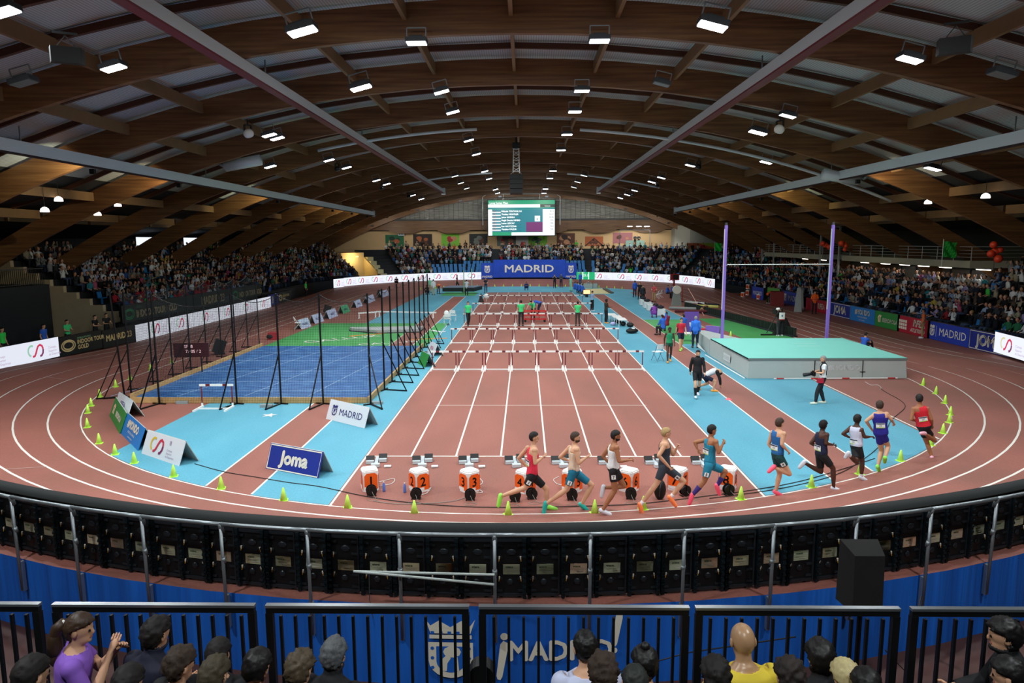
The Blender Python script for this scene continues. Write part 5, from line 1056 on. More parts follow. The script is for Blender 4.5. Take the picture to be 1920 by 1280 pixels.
R6 = runner('runner in blue vest and dark green shorts with hip number 4 and pink shoes', (1460, 931), dict(head=(1461.5, 793.5), neck=(1459.5, 807), pelvis=(1458, 851), shR=(1469.5, 813), shL=(1448, 811), elR=(1466, 833), wrR=(1476, 844), elL=(1441.5, 832), wrL=(1446, 840), hipR=(1461, 856), hipL=(1455, 856), knL=(1462, 888), anL=(1455, 919), toeL=(1465, 929), knR=(1480, 888), anR=(1453.5, 877), toeR=(1441.5, 884)), -.8, SKIN, dict(top='singlet', tm=cl('blue', '#20609c'), bot='shorts', bm=cl('dgreen', '#123f40'), shoe=pink, hair=HB), (1, .6, 0), digit=(('hipR', 'knR'), .35, '4'), bib=('back', .32, '44'))
R7 = runner('dark skinned runner in navy vest and long black shorts, one leg trailing behind', (1566, 921), dict(head=(1543.5, 797), neck=(1541, 810), pelvis=(1540, 850), shR=(1550, 815), shL=(1533.5, 815), elR=(1549, 831), wrR=(1561, 833.5), elL=(1520.5, 830.5), wrL=(1532, 837), hipR=(1543, 854), hipL=(1537, 854), knR=(1562, 878), anR=(1563, 912), toeR=(1574, 919.5), knL=(1539, 884), anL=(1510, 868.5), toeL=(1499, 876)), -.7, SKIN3, dict(top='singlet', tm=navy, bot='half', bm=blk, shoe=whsh, hair=M('hair_cropped', '#120d0b', .8)), (1, .75, 0), bib=('back', .3, '25'))
R8 = runner('dark skinned runner in white vest and black and blue shorts, bent arms', (1618, 902), dict(head=(1607.5, 786), neck=(1606, 798.5), pelvis=(1606, 835), shR=(1614.5, 806), shL=(1595.5, 802), elR=(1621, 819), wrR=(1631, 818.5), elL=(1580.5, 813), wrL=(1592, 819.5), hipR=(1609, 839), hipL=(1603, 839), knR=(1616.5, 864), anR=(1615, 892), toeR=(1624, 900.5), knL=(1606, 866, -.25), anL=(1591, 852, -.45), toeL=(1585, 857, -.45)), -.6, SKIN3, dict(top='singlet', tm=cl('lilac_white', '#c9cde0'), bot='half', bm=blk, shoe=whsh, sock=M('sock_white', '#e4e2e6', .7), hair=HD, sockr=(.86, 1)), (1, .9, 0), bib=('back', .25, '31'))
R9 = runner('runner in dark blue vest and shorts seen from behind with lime shoes', (1648, 886), dict(head=(1649.5, 760), neck=(1649.5, 773), pelvis=(1651.5, 811), shL=(1641, 776.5), shR=(1662, 776), elL=(1624, 789), wrL=(1634.5, 805, .12), elR=(1671, 786), wrR=(1675.5, 793, .15), hipL=(1648.5, 815), hipR=(1655.5, 815), knL=(1652.5, 845, .12), anL=(1646.5, 872), toeL=(1649, 885, .1), knR=(1665, 836, .1), anR=(1660, 856, -.1), toeR=(1658.5, 866, .0)), -.3, SKIN, dict(top='singlet', tm=cl('royal', '#241f86'), bot='shorts', bm=cl('royal', '#241f86'), shoe=lime, hair=HB), (.55, 1, 0), bib=('back', .42, '19'))
R10 = runner('leading runner in red vest and black shorts, rightmost of the runners', (1748, 862), dict(head=(1724, 747.5), neck=(1724.5, 760.5), pelvis=(1732, 799), shL=(1713, 766.5), shR=(1738, 766), elL=(1708.5, 786, -.05), wrL=(1719, 789, .15), elR=(1746.5, 786, -.05), wrR=(1748, 798, .1), hipL=(1729, 803), hipR=(1735.5, 803), knL=(1738.5, 831, .1), anL=(1746.5, 854.5), toeL=(1749, 861.5, .1), knR=(1752.5, 826, .2), anR=(1734.5, 813, -.15), toeR=(1726.5, 812, -.25)), -.25, SKIN2, dict(top='singlet', tm=cl('bright_red', '#d02030'), bot='shorts', bm=blk, shoe=M('shoe_rose', '#f0b0c0', .5), hair=HD), (.6, 1, 0), bib=('back', .42, '27'))

# ---- standing, walking, sitting, crouching people
def pose(kind, s=1.0, **kw):
    f = dict(stand=dict(pelvis=(0, 0, .95), neck=(0, 0, 1.47), head=(0, .02, 1.62), shR=(.175, 0, 1.41), shL=(-.175, 0, 1.41), elR=(.23, -.03, 1.13), elL=(-.23, -.03, 1.13), wrR=(.24, .06, .88), wrL=(-.24, .06, .88), hipR=(.09, 0, .92), hipL=(-.09, 0, .92), knR=(.11, .03, .50), knL=(-.11, .03, .50), anR=(.12, 0, .085), anL=(-.12, 0, .085), toeR=(.15, .16, .035), toeL=(-.15, .16, .035)),
             sit=dict(pelvis=(0, 0, .50), neck=(0, .06, 1.02), head=(0, .10, 1.17), shR=(.175, .05, .96), shL=(-.175, .05, .96), elR=(.22, .16, .70), elL=(-.22, .16, .70), wrR=(.12, .36, .64), wrL=(-.12, .36, .64), hipR=(.09, .02, .48), hipL=(-.09, .02, .48), knR=(.13, .44, .50), knL=(-.13, .44, .50), anR=(.13, .42, .085), anL=(-.13, .42, .085), toeR=(.15, .58, .035), toeL=(-.15, .58, .035)),
             floor=dict(pelvis=(0, 0, .13), neck=(0, .12, .64), head=(0, .18, .79), shR=(.175, .11, .58), shL=(-.175, .11, .58), elR=(.25, .24, .40), elL=(-.25, .24, .40), wrR=(.12, .42, .38), wrL=(-.12, .42, .38), hipR=(.09, .04, .12), hipL=(-.09, .04, .12), knR=(.16, .42, .42), knL=(-.16, .42, .42), anR=(.14, .62, .085), anL=(-.14, .62, .085), toeR=(.16, .77, .035), toeL=(-.16, .77, .035)),
             crouch=dict(pelvis=(0, -.12, .34), neck=(0, .16, .80), head=(0, .26, .93), shR=(.175, .14, .74), shL=(-.175, .14, .74), elR=(.24, .32, .52), elL=(-.24, .32, .52), wrR=(.10, .48, .58), wrL=(-.10, .48, .58), hipR=(.09, -.10, .32), hipL=(-.09, -.10, .32), knR=(.19, .28, .50), knL=(-.19, .28, .46), anR=(.16, .02, .085), anL=(-.16, .02, .085), toeR=(.19, .18, .035), toeL=(-.19, .18, .035)),
             bend=dict(pelvis=(0, -.14, .90), neck=(0, .34, 1.05), head=(0, .46, .97), shR=(.175, .30, 1.02), shL=(-.175, .30, 1.02), elR=(.20, .36, .76), elL=(-.20, .36, .76), wrR=(.14, .42, .52), wrL=(-.14, .42, .52), hipR=(.09, -.13, .88), hipL=(-.09, -.13, .88), knR=(.11, .02, .48), knL=(-.11, .02, .48), anR=(.12, -.04, .085), anL=(-.12, -.04, .085), toeR=(.15, .12, .035), toeL=(-.15, .12, .035)))
    f['walk'] = dict(f['stand']); f['walk'].update(knR=(.10, .22, .52), anR=(.09, .24, .10), toeR=(.10, .40, .06), knL=(-.10, -.04, .50), anL=(-.10, -.28, .14), toeL=(-.11, -.16, .04), elR=(.23, -.10, 1.15), wrR=(.22, -.16, .90), elL=(-.23, .04, 1.14), wrL=(-.22, .22, .93))
    f['hold'] = dict(f['stand']); f['hold'].update(elR=(.24, .06, 1.16), elL=(-.24, .06, 1.16), wrR=(.10, .28, 1.14), wrL=(-.10, .28, 1.14))
    f['shoot'] = dict(f['stand']); f['shoot'].update(elR=(.24, .14, 1.28), elL=(-.22, .14, 1.26), wrR=(.07, .24, 1.52), wrL=(-.06, .30, 1.48))
    f['behind'] = dict(f['stand']); f['behind'].update(wrR=(.08, -.16, 1.0), wrL=(-.08, -.16, 1.0), elR=(.27, -.12, 1.15), elL=(-.27, -.12, 1.15))
    f['point'] = dict(f['stand']); f['point'].update(elR=(.26, .22, 1.32), wrR=(.24, .46, 1.34))
    d = dict(f[kind]); d.update(kw); return {a: Vector(b)*s for a, b in d.items()}
def person(label, px, py, kind, head, s=1.0, z=0.0, vox=.021, skin=SKIN, bulk=1.0, jk=None, grp=None, xyz=None, look=None, cat='person', fingers='curl', **dk):
    """head: heading in degrees, 0 = away from the camera (+Y), 90 = to the left (-X), 180 = towards the camera"""
    base = xyz or G(px, py, z); R = Matrix.Rotation(math.radians(head), 3, 'Z'); J = {a: R @ v+Vector(base) for a, v in pose(kind, s, **(jk or {})).items()}
    b = Body('person', label, base, J, vox, s, skin, cat, grp, bulk, face=R @ Vector(look or (0, 1, -.05)), fingers=fingers); dress(b, **dk); return b
gv = cl('volunteer_green', '#3fd07a'); blu = cl('official_blue', '#2a62c8'); drk = cl('dark_trousers', '#1c2026'); org = cl('steward_orange', '#f0641e'); SHB = M('shoe_black', '#15161a', .5)
person('person in black long sleeves and shorts walking beside the right runway', 1306, 744, 'walk', 178, 1.02, vox=.016, top='jacket', tm=blk, bot='half', bm=blk, shoe=whsh, sock=blk, sockr=(.3, 1), hair=HD)
b = person('person bending down over the white line beside the walking man in black', 1334, 733, 'bend', -95, 1.0, vox=.016, top='tee', tm=cl('white_dark', '#d4d8dc'), bot='half', bm=navy, shoe=M('shoe_orange', '#f0a040', .5), hair=HD, jk=dict(pelvis=(0, -.30, .60), hipR=(.09, -.28, .58), hipL=(-.09, -.28, .58), knR=(.12, .12, .42), knL=(-.12, -.12, .28), anR=(.12, .04, .085), toeR=(.12, .20, .035), anL=(-.12, -.54, .14), toeL=(-.12, -.42, .04), neck=(0, .16, .84), head=(0, .27, .76), shR=(.17, .16, .80), shL=(-.17, .16, .80), elR=(.2, .26, .54), elL=(-.2, .30, .54), wrR=(.16, .30, .28), wrL=(-.14, .36, .28)))
for S in 'LR': b.shell('sleeve', blk, b.pick({'uarm'+S: (0, 1), 'farm'+S: (0, .95)}) & np.array([b.names[i] in ('uarm'+S, 'farm'+S) for i in b.sid]), .018)
b = person('photographer in white polo and black harness holding a camera, before the landing mat', 1540, 757, 'hold', 80, 1.0, vox=.015, top='tee', tm=wht, bot='trousers', bm=drk, shoe=M('shoe_pale', '#d4dcc8', .5), hair=HG, jk=dict(anR=(.1, -.1, .085), toeR=(.12, .05, .035), anL=(-.1, .22, .085), toeL=(-.12, .38, .035), knL=(-.1, .18, .5)))
b.shell('harness', blk, b.pick({'torso': (.3, 1)}) & (np.abs(np.abs((b.fc-np.array(b.J['pelvis']))@np.array(b.lat))-.07) < .035), .02)
def camera_prop(label, p, rz, s=1.0, lens='#1a1c20'):
    t = thing('photo_camera', label, 'camera', p, rz, sc=s); mb = MB(); mb.box((0, 0, 0), (.15, .08, .11)); mb.box((0, 0, .07), (.06, .06, .04)); mb.build('body', BLACK, t); mb = MB(); mb.tube((0, .03, 0), (0, .30, -.03), .042, .055, 12); mb.build('lens', M('lens_'+lens, lens, .4), t, smooth=True); return t
c_ = G(1540, 757); camera_prop('black camera with red strap held by the photographer in white', (c_[0]-.36, c_[1]-.02, 1.10), math.radians(100), 1.2)
t = thing('camera_bag', 'red and black pouch on the belt of the photographer in white', 'bag', (c_[0]-.16, c_[1]-.17, .88)); mb = MB(); mb.box((0, 0, 0), (.2, .12, .16)); mb.build('pouch', M('pouch_red', '#b01c34', .6), t)
person('athlete in green vest and briefs walking towards the camera beside the folding chair', 1254, 679, 'walk', 176, .98, skin=SKIN3, top='singlet', tm=cl('nigeria_green', '#1f8a58'), bot='briefs', bm=cl('dkgreen', '#144a38'), shoe=M('shoe_orange', '#f0a040', .5), hair=HD, vox=.018)
person('athlete in red top with pale sleeves and navy shorts behind the green vested athlete', 1276, 657, 'walk', 182, 1.0, top='tee', tm=cl('red_bib', '#c02438'), bot='half', bm=navy, shoe=lime, hair=HB, vox=.018)
person('white haired official in bright blue jacket seen from behind near the landing mat', 1303, 652, 'stand', -8, 1.0, bulk=1.15, top='jacket', tm=cl('bright_blue', '#2f78e0'), bot='trousers', bm=navy, shoe=SHB, hair=HG, vox=.018)
person('seated official in blue with raised hand, behind the green vested athlete', 1243, 629, 'sit', 30, 1.0, top='jacket', tm=blu, bot='trousers', bm=drk, hair=HD, shoe=SHB, jk=dict(elR=(.3, .1, 1.1), wrR=(.3, .16, 1.4)))
person('seated official in red and black, leftmost of the seated group by the purple panels', 1250, 622, 'sit', 20, 1.0, top='jacket', tm=cl('crimson', '#8a1c34'), bot='trousers', bm=blk, hair=HD, shoe=SHB)
person('seated official in blue beside the purple panel', 1283, 628, 'sit', 40, 1.0, top='jacket', tm=blu, bot='trousers', bm=drk, hair=HD, shoe=SHB)
person('cameraman in white and red vest behind a covered camera on the right infield', 1463, 630, 'shoot', 10, 1.0, top='jacket', tm=blk, bot='trousers', bm=drk, hair=HD, shoe=whsh, vox=.018).shell
q = G(1463, 630)
t = thing('photographer_bib', 'white and red bib worn by the cameraman on the right infield', 'vest', (q[0], q[1]-.16, 1.2)); mb = MB(); g = Gfx(mb, lambda u, v, w=0: (u, -w+1.2*u*u, v)); g.rect(-.17, -.14, .17, .26, 0, .0, n=4); g.rect(-.17, -.2, .17, -.14, 1, .0, n=4); g.poly([(.05*math.cos(a), .06+.06*math.sin(a)) for a in [2*PI*i/10 for i in range(10)]], 2, .005); mb.build('cloth', [M('bib_white'), M('pouch_red'), M('bib_blue', '#2a6a8a', .6)], t)
person('person in blue top sitting on the floor behind the landing mat', 1618, 655, 'floor', -60, 1.0, top='tee', tm=blu, bot='trousers', bm=drk, hair=HD, shoe=whsh)
person('athlete in orange top and tan leggings standing before the red board on the right', 1729, 634, 'stand', 60, 1.0, skin=SKIN2, top='tee', tm=cl('orange_top', '#c8622a'), bot='trousers', bm=cl('tan', '#a08458'), sock=blk, shoe=whsh, hair=HD)
person('steward in orange vest bending over by the red box on the right straight', 1441, 569, 'bend', -60, 1.0, top='jacket', tm=org, bot='trousers', bm=blk, shoe=whsh, hair=HD)
person('steward in orange vest standing with folded arms beside the grey gate', 1526, 588, 'hold', 170, 1.05, top='jacket', tm=org, bot='trousers', bm=blk, shoe=SHB, hair=HD)
person('volunteer in green shirt and black leggings walking beside lane one of the hurdles', 878, 611, 'walk', -160, .98, top='tee', tm=gv, bot='trousers', bm=blk, hair=HD, hs='long', shoe=SHB)
person('volunteer in green shirt seen from behind at the third row of hurdles, left of centre', 977, 611, 'hold', 5, 1.03, top='tee', tm=gv, bot='trousers', bm=drk, hair=HD, shoe=SHB)
person('long haired volunteer in green shirt seen from behind at the third row of hurdles', 1083, 611, 'hold', 0, .98, top='tee', tm=gv, bot='trousers', bm=cl('brown_grey', '#3a3230'), hair=HD, hs='long', shoe=SHB)
person('volunteer in green bending over the red trolley between the hurdles', 999, 600, 'bend', 160, 1.0, top='tee', tm=gv, bot='trousers', bm=blk, hair=HD, shoe=SHB, jk=dict(neck=(0, .2, 1.3), head=(0, .32, 1.38), shR=(.17, .18, 1.26), shL=(-.17, .18, 1.26), elR=(.3, .3, 1.02), wrR=(.36, .36, .8)))
person('official in blue leaning over beside the green volunteer among the hurdles', 1010, 589, 'bend', 100, 1.0, top='jacket', tm=cl('mid_blue', '#3a5ec0'), bot='trousers', bm=navy, hair=HG, shoe=SHB, bulk=1.1)
person('person in pale blue shirt and dark trousers right of the fourth hurdle row', 1110, 583, 'hold', -60, .98, top='tee', tm=cl('pale_blue', '#8aa6c8'), bot='trousers', bm=blk, hair=HB, shoe=whsh)
person('athlete in black with yellow sleeves and orange shoes beside the white table', 1136, 606, 'hold', -70, 1.0, skin=SKIN3, top='tee', tm=cl('black_yellow', '#2a2a1c'), bot='trousers', bm=blk, hair=HD, hs='long', shoe=M('shoe_orange', '#f0a040', .5))
far_people = [('person in orange top bending at the far left end of the infield', 822, 551, 'bend', 200, org, cl('jeans', '#2c4a6a'), HD), ('person in white shirt and pale trousers at the far left end of the infield', 813, 553, 'stand', 20, wht, cl('khaki', '#b0a888'), HD), ('volunteer in mint shirt behind the white shirted man', 806, 549, 'stand', 0, cl('mint', '#8ad8b0'), cl('khaki', '#b0a888'), HD), ('person in black crouching at the far left end of the infield', 802, 552, 'crouch', 30, blk, blk, HD),
  ('person in maroon top walking behind the high jump mat', 857, 542, 'walk', -80, cl('maroon', '#7a2038'), drk, HD), ('photographer in white vest before the high jump mat', 875, 554, 'shoot', 0, cl('grey_white', '#c8ccd2'), blk, HD), ('person in dark top and jeans standing left of the far hurdles', 911, 549, 'hold', 170, cl('dark_blue', '#1c2434'), cl('jeans', '#2c4a6a'), HD), ('photographer in dark blue crouching at the far end before the banner', 987, 544, 'crouch', 180, cl('slate_blue', '#2a3a6a'), cl('slate_blue', '#2a3a6a'), HB),
  ('left one of two standing photographers at the far end', 1040, 540, 'shoot', 175, blk, blk, HD), ('right one of two standing photographers at the far end', 1052, 539, 'hold', 180, cl('dark_white', '#3a3e4a'), blk, HD), ('volunteer in mint shirt at the head of the row of seated judges', 1070, 546, 'hold', -60, cl('mint', '#8ad8b0'), cl('mint', '#8ad8b0'), HD), ('official in blue standing behind the long jump judges', 1088, 536, 'stand', 150, blu, cl('jeans', '#2c4a6a'), HD),
  ('photographer in grey sitting behind the sand pit', 1103, 537, 'floor', 180, cl('grey2', '#8a9094'), blk, HD), ('official in blue standing at the right edge of the far infield', 1190, 557, 'stand', 10, blu, navy, HD), ('person in black half hidden between the blue official and the dark coach', 1199, 561, 'stand', 160, blk, blk, HB), ('coach in dark jacket and trousers at the far end of the white crates', 1205, 569, 'stand', 190, cl('charcoal', '#1e242a'), blk, HB),
  ('vaulter in red and tan crop top beside the white crates', 1226, 566, 'hold', 150, cl('red_crop', '#b84048'), cl('tan', '#a08458'), HB), ('left one of two seated officials in blue by the red clock tower', 1250, 558, 'sit', -120, blu, blk, HD), ('right one of two seated officials in blue by the red clock tower', 1259, 556, 'sit', -120, blu, blk, HD), ('person in purple and red shirt crouching by the white crates', 1227, 595, 'crouch', 0, cl('purple_red', '#7a3a9a'), cl('purple_red', '#7a3a9a'), HD),
  ('athlete sitting on the floor beside the vaulting pole bags', 1325, 588, 'floor', 30, cl('brown_top', '#6a4a3a'), cl('tan', '#a08458'), HD), ('vaulter with head up sitting among the pole bags', 1262, 560, 'floor', 0, cl('black2', '#15171c'), blk, HD), ('cameraman crouching on the far left bend of the track behind the net', 744, 534, 'crouch', 180, cl('navy_white', '#2a3050'), blk, HD)]
for i, (lb, px, py, kd, hd, tm, bm, hr) in enumerate(far_people): person(lb, px, py, kd, hd, 1.0, z=.45 if px == 744 else 0, vox=.026, top='jacket' if i % 2 else 'tee', tm=tm, bot='trousers', bm=bm, hair=hr, shoe=SHB)
for i, (px, py) in enumerate(((1077, 549), (1081, 550.5), (1086, 552), (1091, 554))): person('seated long jump judge in blue, %s from the left in the slanting row' % ['first', 'second', 'third', 'fourth'][i], px, py, 'sit', -60, 1.0, vox=.026, top='jacket', tm=blu, bot='trousers', bm=navy, hair=HD, shoe=SHB, grp='long jump judges')
# people behind the boards on the left
for lb, x, y, z, kd, hd, tm, bm, hr in (('steward in blue with a white bag behind the gold ring board', -25.1, 16.6, .0, 'stand', -90, blu, drk, HD), ('volunteer in green vest leaning on the gold ring board before the beige wall', -25.2, 18.6, 0, 'hold', -100, gv, drk, HD), ('left one of two people in black shirts leaning on the MADRID 23 board', -25.1, 20.9, 0, 'hold', -90, blk, blk, HD), ('right one of two people in black shirts leaning on the MADRID 23 board', -25.1, 22.0, 0, 'hold', -110, blk, blk, HD), ('volunteer in bright green vest at the end of the left stand beside the white boards', -25.1, 23.9, 0, 'hold', -90, cl('neon_green', '#3ae85a'), drk, HD), ('volunteer in green vest at the black edge of the near left corner', -26.2, 15.2, 0, 'stand', -90, cl('neon_green', '#3ae85a'), drk, HD), ('volunteer in green vest at the far end of the left straight', -24.0, 56.2, 0, 'stand', -90, cl('neon_green', '#3ae85a'), blk, HD), ('official in blue behind the violet board on the left straight', -25.6, 50.0, 0, 'stand', -90, blu, blk, HD),
   ('official in blue standing behind the end of the far right boards', 24.0, 57.0, 0, 'stand', 90, blu, navy, HD), ('photographer in white and red bib at the end of the far right boards', 24.1, 54.2, 0, 'shoot', 90, cl('bib_mix', '#c8c4cc'), blk, HD), ('steward in orange vest on the right stand stairs beside the vault upright', 26.5, 60.5, 1.2, 'stand', 90, org, blk, HD)):
    person(lb, 0, 0, kd, hd, 1.0, vox=.024, xyz=(x, y, z), top='tee', tm=tm, bot='trousers', bm=bm, hair=hr, shoe=SHB)
# ================================================================ HURDLES
def make_hurdle(label, loc, grp):
    t = thing('hurdle', label, 'hurdle', loc, group=grp)
    mb = MB(); mb.box((0, .30, .80), (1.2, .035, .08)); mb.build('crossbar', WHITE, t)
    bar = t.children[0]
    for x in (-.30, .30): mb = MB(); mb.box((x, .30, .80), (.15, .042, .083)); mb.build('stripe', MAROON, bar)
    for x in (-.54, .54):
        mb = MB(); mb.tube((x, .30, .14), (x, .30, .76), .024, n=8); mb.build('upright', MAROON, t)
        mb = MB(); mb.bar((x, -.42, .03), (x, .36, .03), .07, .06); mb.bar((x, .30, .04), (x, .30, .16), .05); mb.build('leg', WHITE, t)
    mb = MB(); mb.bar((-.54, -.02, .03), (.54, -.02, .03), .05, .05); mb.build('base_bar', WHITE, t); return t
h0 = None; rown = ['first', 'second', 'third', 'fourth', 'fifth']; lanen = ['first', 'second', 'third', 'fourth', 'fifth', 'sixth', 'seventh', 'eighth']
for r, Y in enumerate((13.0, 21.5, 30.0, 38.5, 47.0)):
    for i in range(8):
        if r == 3 and i in (3, 4): continue
        lb = 'white and maroon hurdle, %s lane from the left, %s row from the start' % (lanen[i], rown[r]); loc = ((i-3.5)*1.22, Y, 0)
        if h0 is None: h0 = make_hurdle(lb, loc, 'hurdles on the sprint straight')
        else: dup(h0, loc, 0, lb)
p = G(405, 765); dup(h0, (p[0], p[1]-.15, 0), .02, 'lone white and maroon hurdle standing before the throwing net', 'lone hurdle')
# red trolley
p = G(1003, 603); t = thing('hurdle_trolley', 'red wheeled trolley between the volunteers among the hurdles', 'trolley', p); mb = MB()
for x in (-.75, .75):
    for z in (.2, .75): mb.bar((x, -.3, z), (x, .3, z), .05)
for z in (.2, .5, .8): mb.bar((-.8, -.3, z), (.8, -.3, z), .05); mb.bar((-.8, .3, z), (.8, .3, z), .05)
for x in (-.8, -.3, .3, .8): mb.bar((x, -.3, .15), (x, -.3, .85), .05)
mb.bar((-.8, 0, .5), (-1.0, 0, 1.25), .04); mb.build('frame', M('trolley_red', '#c82828', .5), t)
for x in (-.7, .7):
    for y in (-.3, .3): mb = MB(); mb.tube((x, y-.03, .09), (x, y+.03, .09), .09, n=10); mb.build('wheel', BLACK, t)

# ================================================================ START AREA
def make_block(label, loc):
    t = thing('starting_block', label, 'starting block', loc, .12, 'starting blocks')
    mb = MB(); mb.box((0, 0, .03), (.09, .75, .04)); mb.box((.0, -.36, .05), (.22, .14, .08)); mb.build('rail', ALU, t)
    for x, y in ((-.16, .0), (.16, .14)):
        mb = MB(); mb.box((x, y, .11), (.22, .05, .17), R=Matrix.Rotation(-.7, 3, 'X')); mb.build('foot_pad', BLACK, t); mb = MB(); mb.box((x, y-.06, .05), (.2, .16, .08)); mb.build('pad_support', ALU, t)
    mb = MB(); mb.box((.32, -.42, .03), (.17, .12, .03)); mb.build('sensor_box', WHITE, t); return t
def make_lane_box(label, loc, n, rz):
    t = thing('lane_number_box', label, 'lane marker', loc, rz, 'orange lane number boxes'); s = .185; h = .48
    P = [(-s, -s+.05), (-s+.05, -s), (s-.05, -s), (s, -s+.05), (s, s-.05), (s-.05, s), (-s+.05, s), (-s, s-.05)]
    mb = MB(); mb.prism(P, 0.0, h); mb.prism([(a*.9, b*.9) for a, b in P], h, h+.03); mb.build('housing', M('box_white', '#f0efec', .35), t)
    for k, (o, r) in enumerate((((0, -s, 0), (1, 0, 0)), ((-s, 0, 0), (0, -1, 0)), ((s, 0, 0), (0, 1, 0)), ((0, s, 0), (-1, 0, 0)))):
        mb = MB(); g = Gfx(mb, plane_fn(o, r, (0, 0, 1))); w_ = s-.03; g.poly([(-w_, .05), (w_, .05), (w_, h-.10), (w_-.06, h-.04), (-w_+.06, h-.04), (-w_, h-.10)], 0, .003); g.text(str(n), 0, .15, .21, 1, bold=.006, w=.006); g.rect(-w_, .05, w_*.2, .12, 2, .005); mb.build('number_face', [M('box_orange', '#f0601a', .4), BLACK, M('box_white')], t)
    return t
def make_reel(label, loc, rz):
    t = thing('cable_reel', label, 'cable reel', loc, rz, 'cable reels by the lane boxes', .66)
    mb = MB(); mb.tube((0, -.09, .20), (0, -.075, .20), .19, n=20); mb.tube((0, .075, .20), (0, .09, .20), .19, n=20); mb.build('flange', BLACK, t, smooth=False)
    mb = MB(); mb.tube((0, -.075, .20), (0, .075, .20), .13, n=16); mb.build('drum', M('cable_black', '#15171a', .6), t); mb = MB(); mb.bar((-.14, -.1, .02), (-.14, .1, .02), .03); mb.bar((.14, -.1, .02), (.14, .1, .02), .03); mb.bar((-.14, 0, .02), (0, -.1, .2), .02); mb.bar((.14, 0, .02), (0, -.1, .2), .02); mb.bar((0, -.1, .2), (0, -.1, .42), .02); mb.build('stand', BLACKM, t)
    mb = MB(); mb.path([(.2*math.cos(a)*(1+.05*math.sin(3*a)), -.42+.12*math.sin(a), .012+.004*math.cos(a)) for a in [2*PI*i/18*2.2 for i in range(19)]], .006, 5); mb.path([(0, -.095, .2), (.05, -.2, .1), (.12, -.35, .012)], .006, 5); mb.build('loose_cable', M('cable_grey', '#8f8e84', .6), t); return t
bx = [(692, 919), (785, 921), (880, 922), (985, 923), (1073, 922), (1180, 921), (1272, 919), (1366, 917)]
for i in range(8):
    x = (i-3.5)*1.22
    make_block('starting block with black pads in the %s lane from the left' % lanen[i], (x-.22+.05*i*0, -.55, 0))
    p = G(*bx[i]); make_lane_box('orange and white box with the number %d behind the start line' % (i+1), (p[0], p[1]+.1, 0), i+1, [math.radians(a) for a in (22, 38, 42, 46, 50, 52, 55, 62)][i])
for i, (px, py) in enumerate(((695, 932), (779, 938), (881, 940), (966, 943), (997, 938), (1073, 940), (1184, 938), (1286, 932), (1368, 930))):
    p = G(px, py); make_reel('black cable reel in front of the lane box %s' % ['1', '2', '3', '4, left of two', '4, right of two', '5', '6', '7', '8'][i], (p[0], p[1]+.1, 0), [.3, 0, .1, -.1, .2, 0, -.1, .4, .3][i])
p = G(1237, 935); t = thing('black_backpack', 'black bag standing on the floor between boxes 6 and 7', 'bag', p, .2); mb = MB(); mb.ball((0, 0, .22), (.14, .12, .24), 12, 8); mb.build('bag', BLACK, t, smooth=True); mb = MB(); mb.path([(-.05, -.1, .1), (-.06, -.14, .3), (0, -.08, .46)], .012, 5); mb.build('strap', DKGREY, t)
for px, py, w_ in ((720, 921, 'right of lane box 1'), (759, 923, 'left of lane box 2')):
    t = thing('water_bottle', 'small blue water bottle %s' % w_, 'bottle', G(px, py)); mb = MB(); mb.lathe([(.033, 0), (.035, .02), (.035, .14), (.03, .17), (.014, .20), (.014, .22)], n=10); mb.build('bottle', M('bottle_blue', '#5a7ac8', .2), t, smooth=True); mb = MB(); mb.tube((0, 0, .22), (0, 0, .235), .016, n=8); mb.build('cap', WHITE, t)
def floor_cable(pts, lb, m, r=.008):
    mb = MB(); P = [Vector(G(*q)) for q in pts]; out = []
    for i in range(len(P)-1):
        a, b, c, d = P[max(i-1, 0)], P[i], P[i+1], P[min(i+2, len(P)-1)]
        for k in range(6): t_ = k/6; out.append(.5*((2*b)+(-a+c)*t_+(2*a-5*b+4*c-d)*t_**2+(-a+3*b-3*c+d)*t_**3)+Vector((0, 0, r+.006)))
    out.append(P[-1]+Vector((0, 0, r+.006))); mb.path(out, r, 5); tag(mb.build('cable', m, smooth=True), lb, 'cable')
CG = M('cable_grey', '#8f8e84', .6); CB = M('cable_dark', '#2a2624', .6); CW = M('cable_white', '#d8d8d4', .5)
floor_cable([(365, 870), (420, 885), (480, 895), (540, 905), (600, 913), (680, 930), (760, 942), (860, 950), (960, 952), (1080, 950), (1200, 945), (1330, 930), (1420, 918), (1500, 903), (1580, 880), (1640, 860)], 'long thin dark cable across the near end of the infield', CB, .010)
floor_cable([(1330, 935), (1430, 922), (1500, 909), (1560, 893), (1600, 874), (1650, 835), (1670, 790), (1697, 760), (1660, 735), (1650, 728)], 'dark cable winding up to the landing mat behind the runners', CB, .010)
floor_cable([(708, 905), (738, 898), (735, 907), (712, 912)], 'white cable loop beside lane box 1', CW); floor_cable([(800, 920), (808, 915), (800, 925), (790, 928)], 'white cable loop by lane box 2', CW); floor_cable([(898, 896), (905, 905), (895, 915), (905, 923), (893, 925)], 'white curled cable right of lane box 3', CW); floor_cable([(1048, 894), (1038, 900), (1045, 908), (1058, 910)], 'white cable loop left of lane box 5', CW)
floor_cable([(1622, 716), (1633, 722), (1645, 722), (1652, 727), (1650, 730)], 'white cable end lying before the landing mat', CW); floor_cable([(700, 940), (740, 945), (790, 945), (850, 940), (880, 930)], 'grey cable sagging between reels 1 and 3', CG)

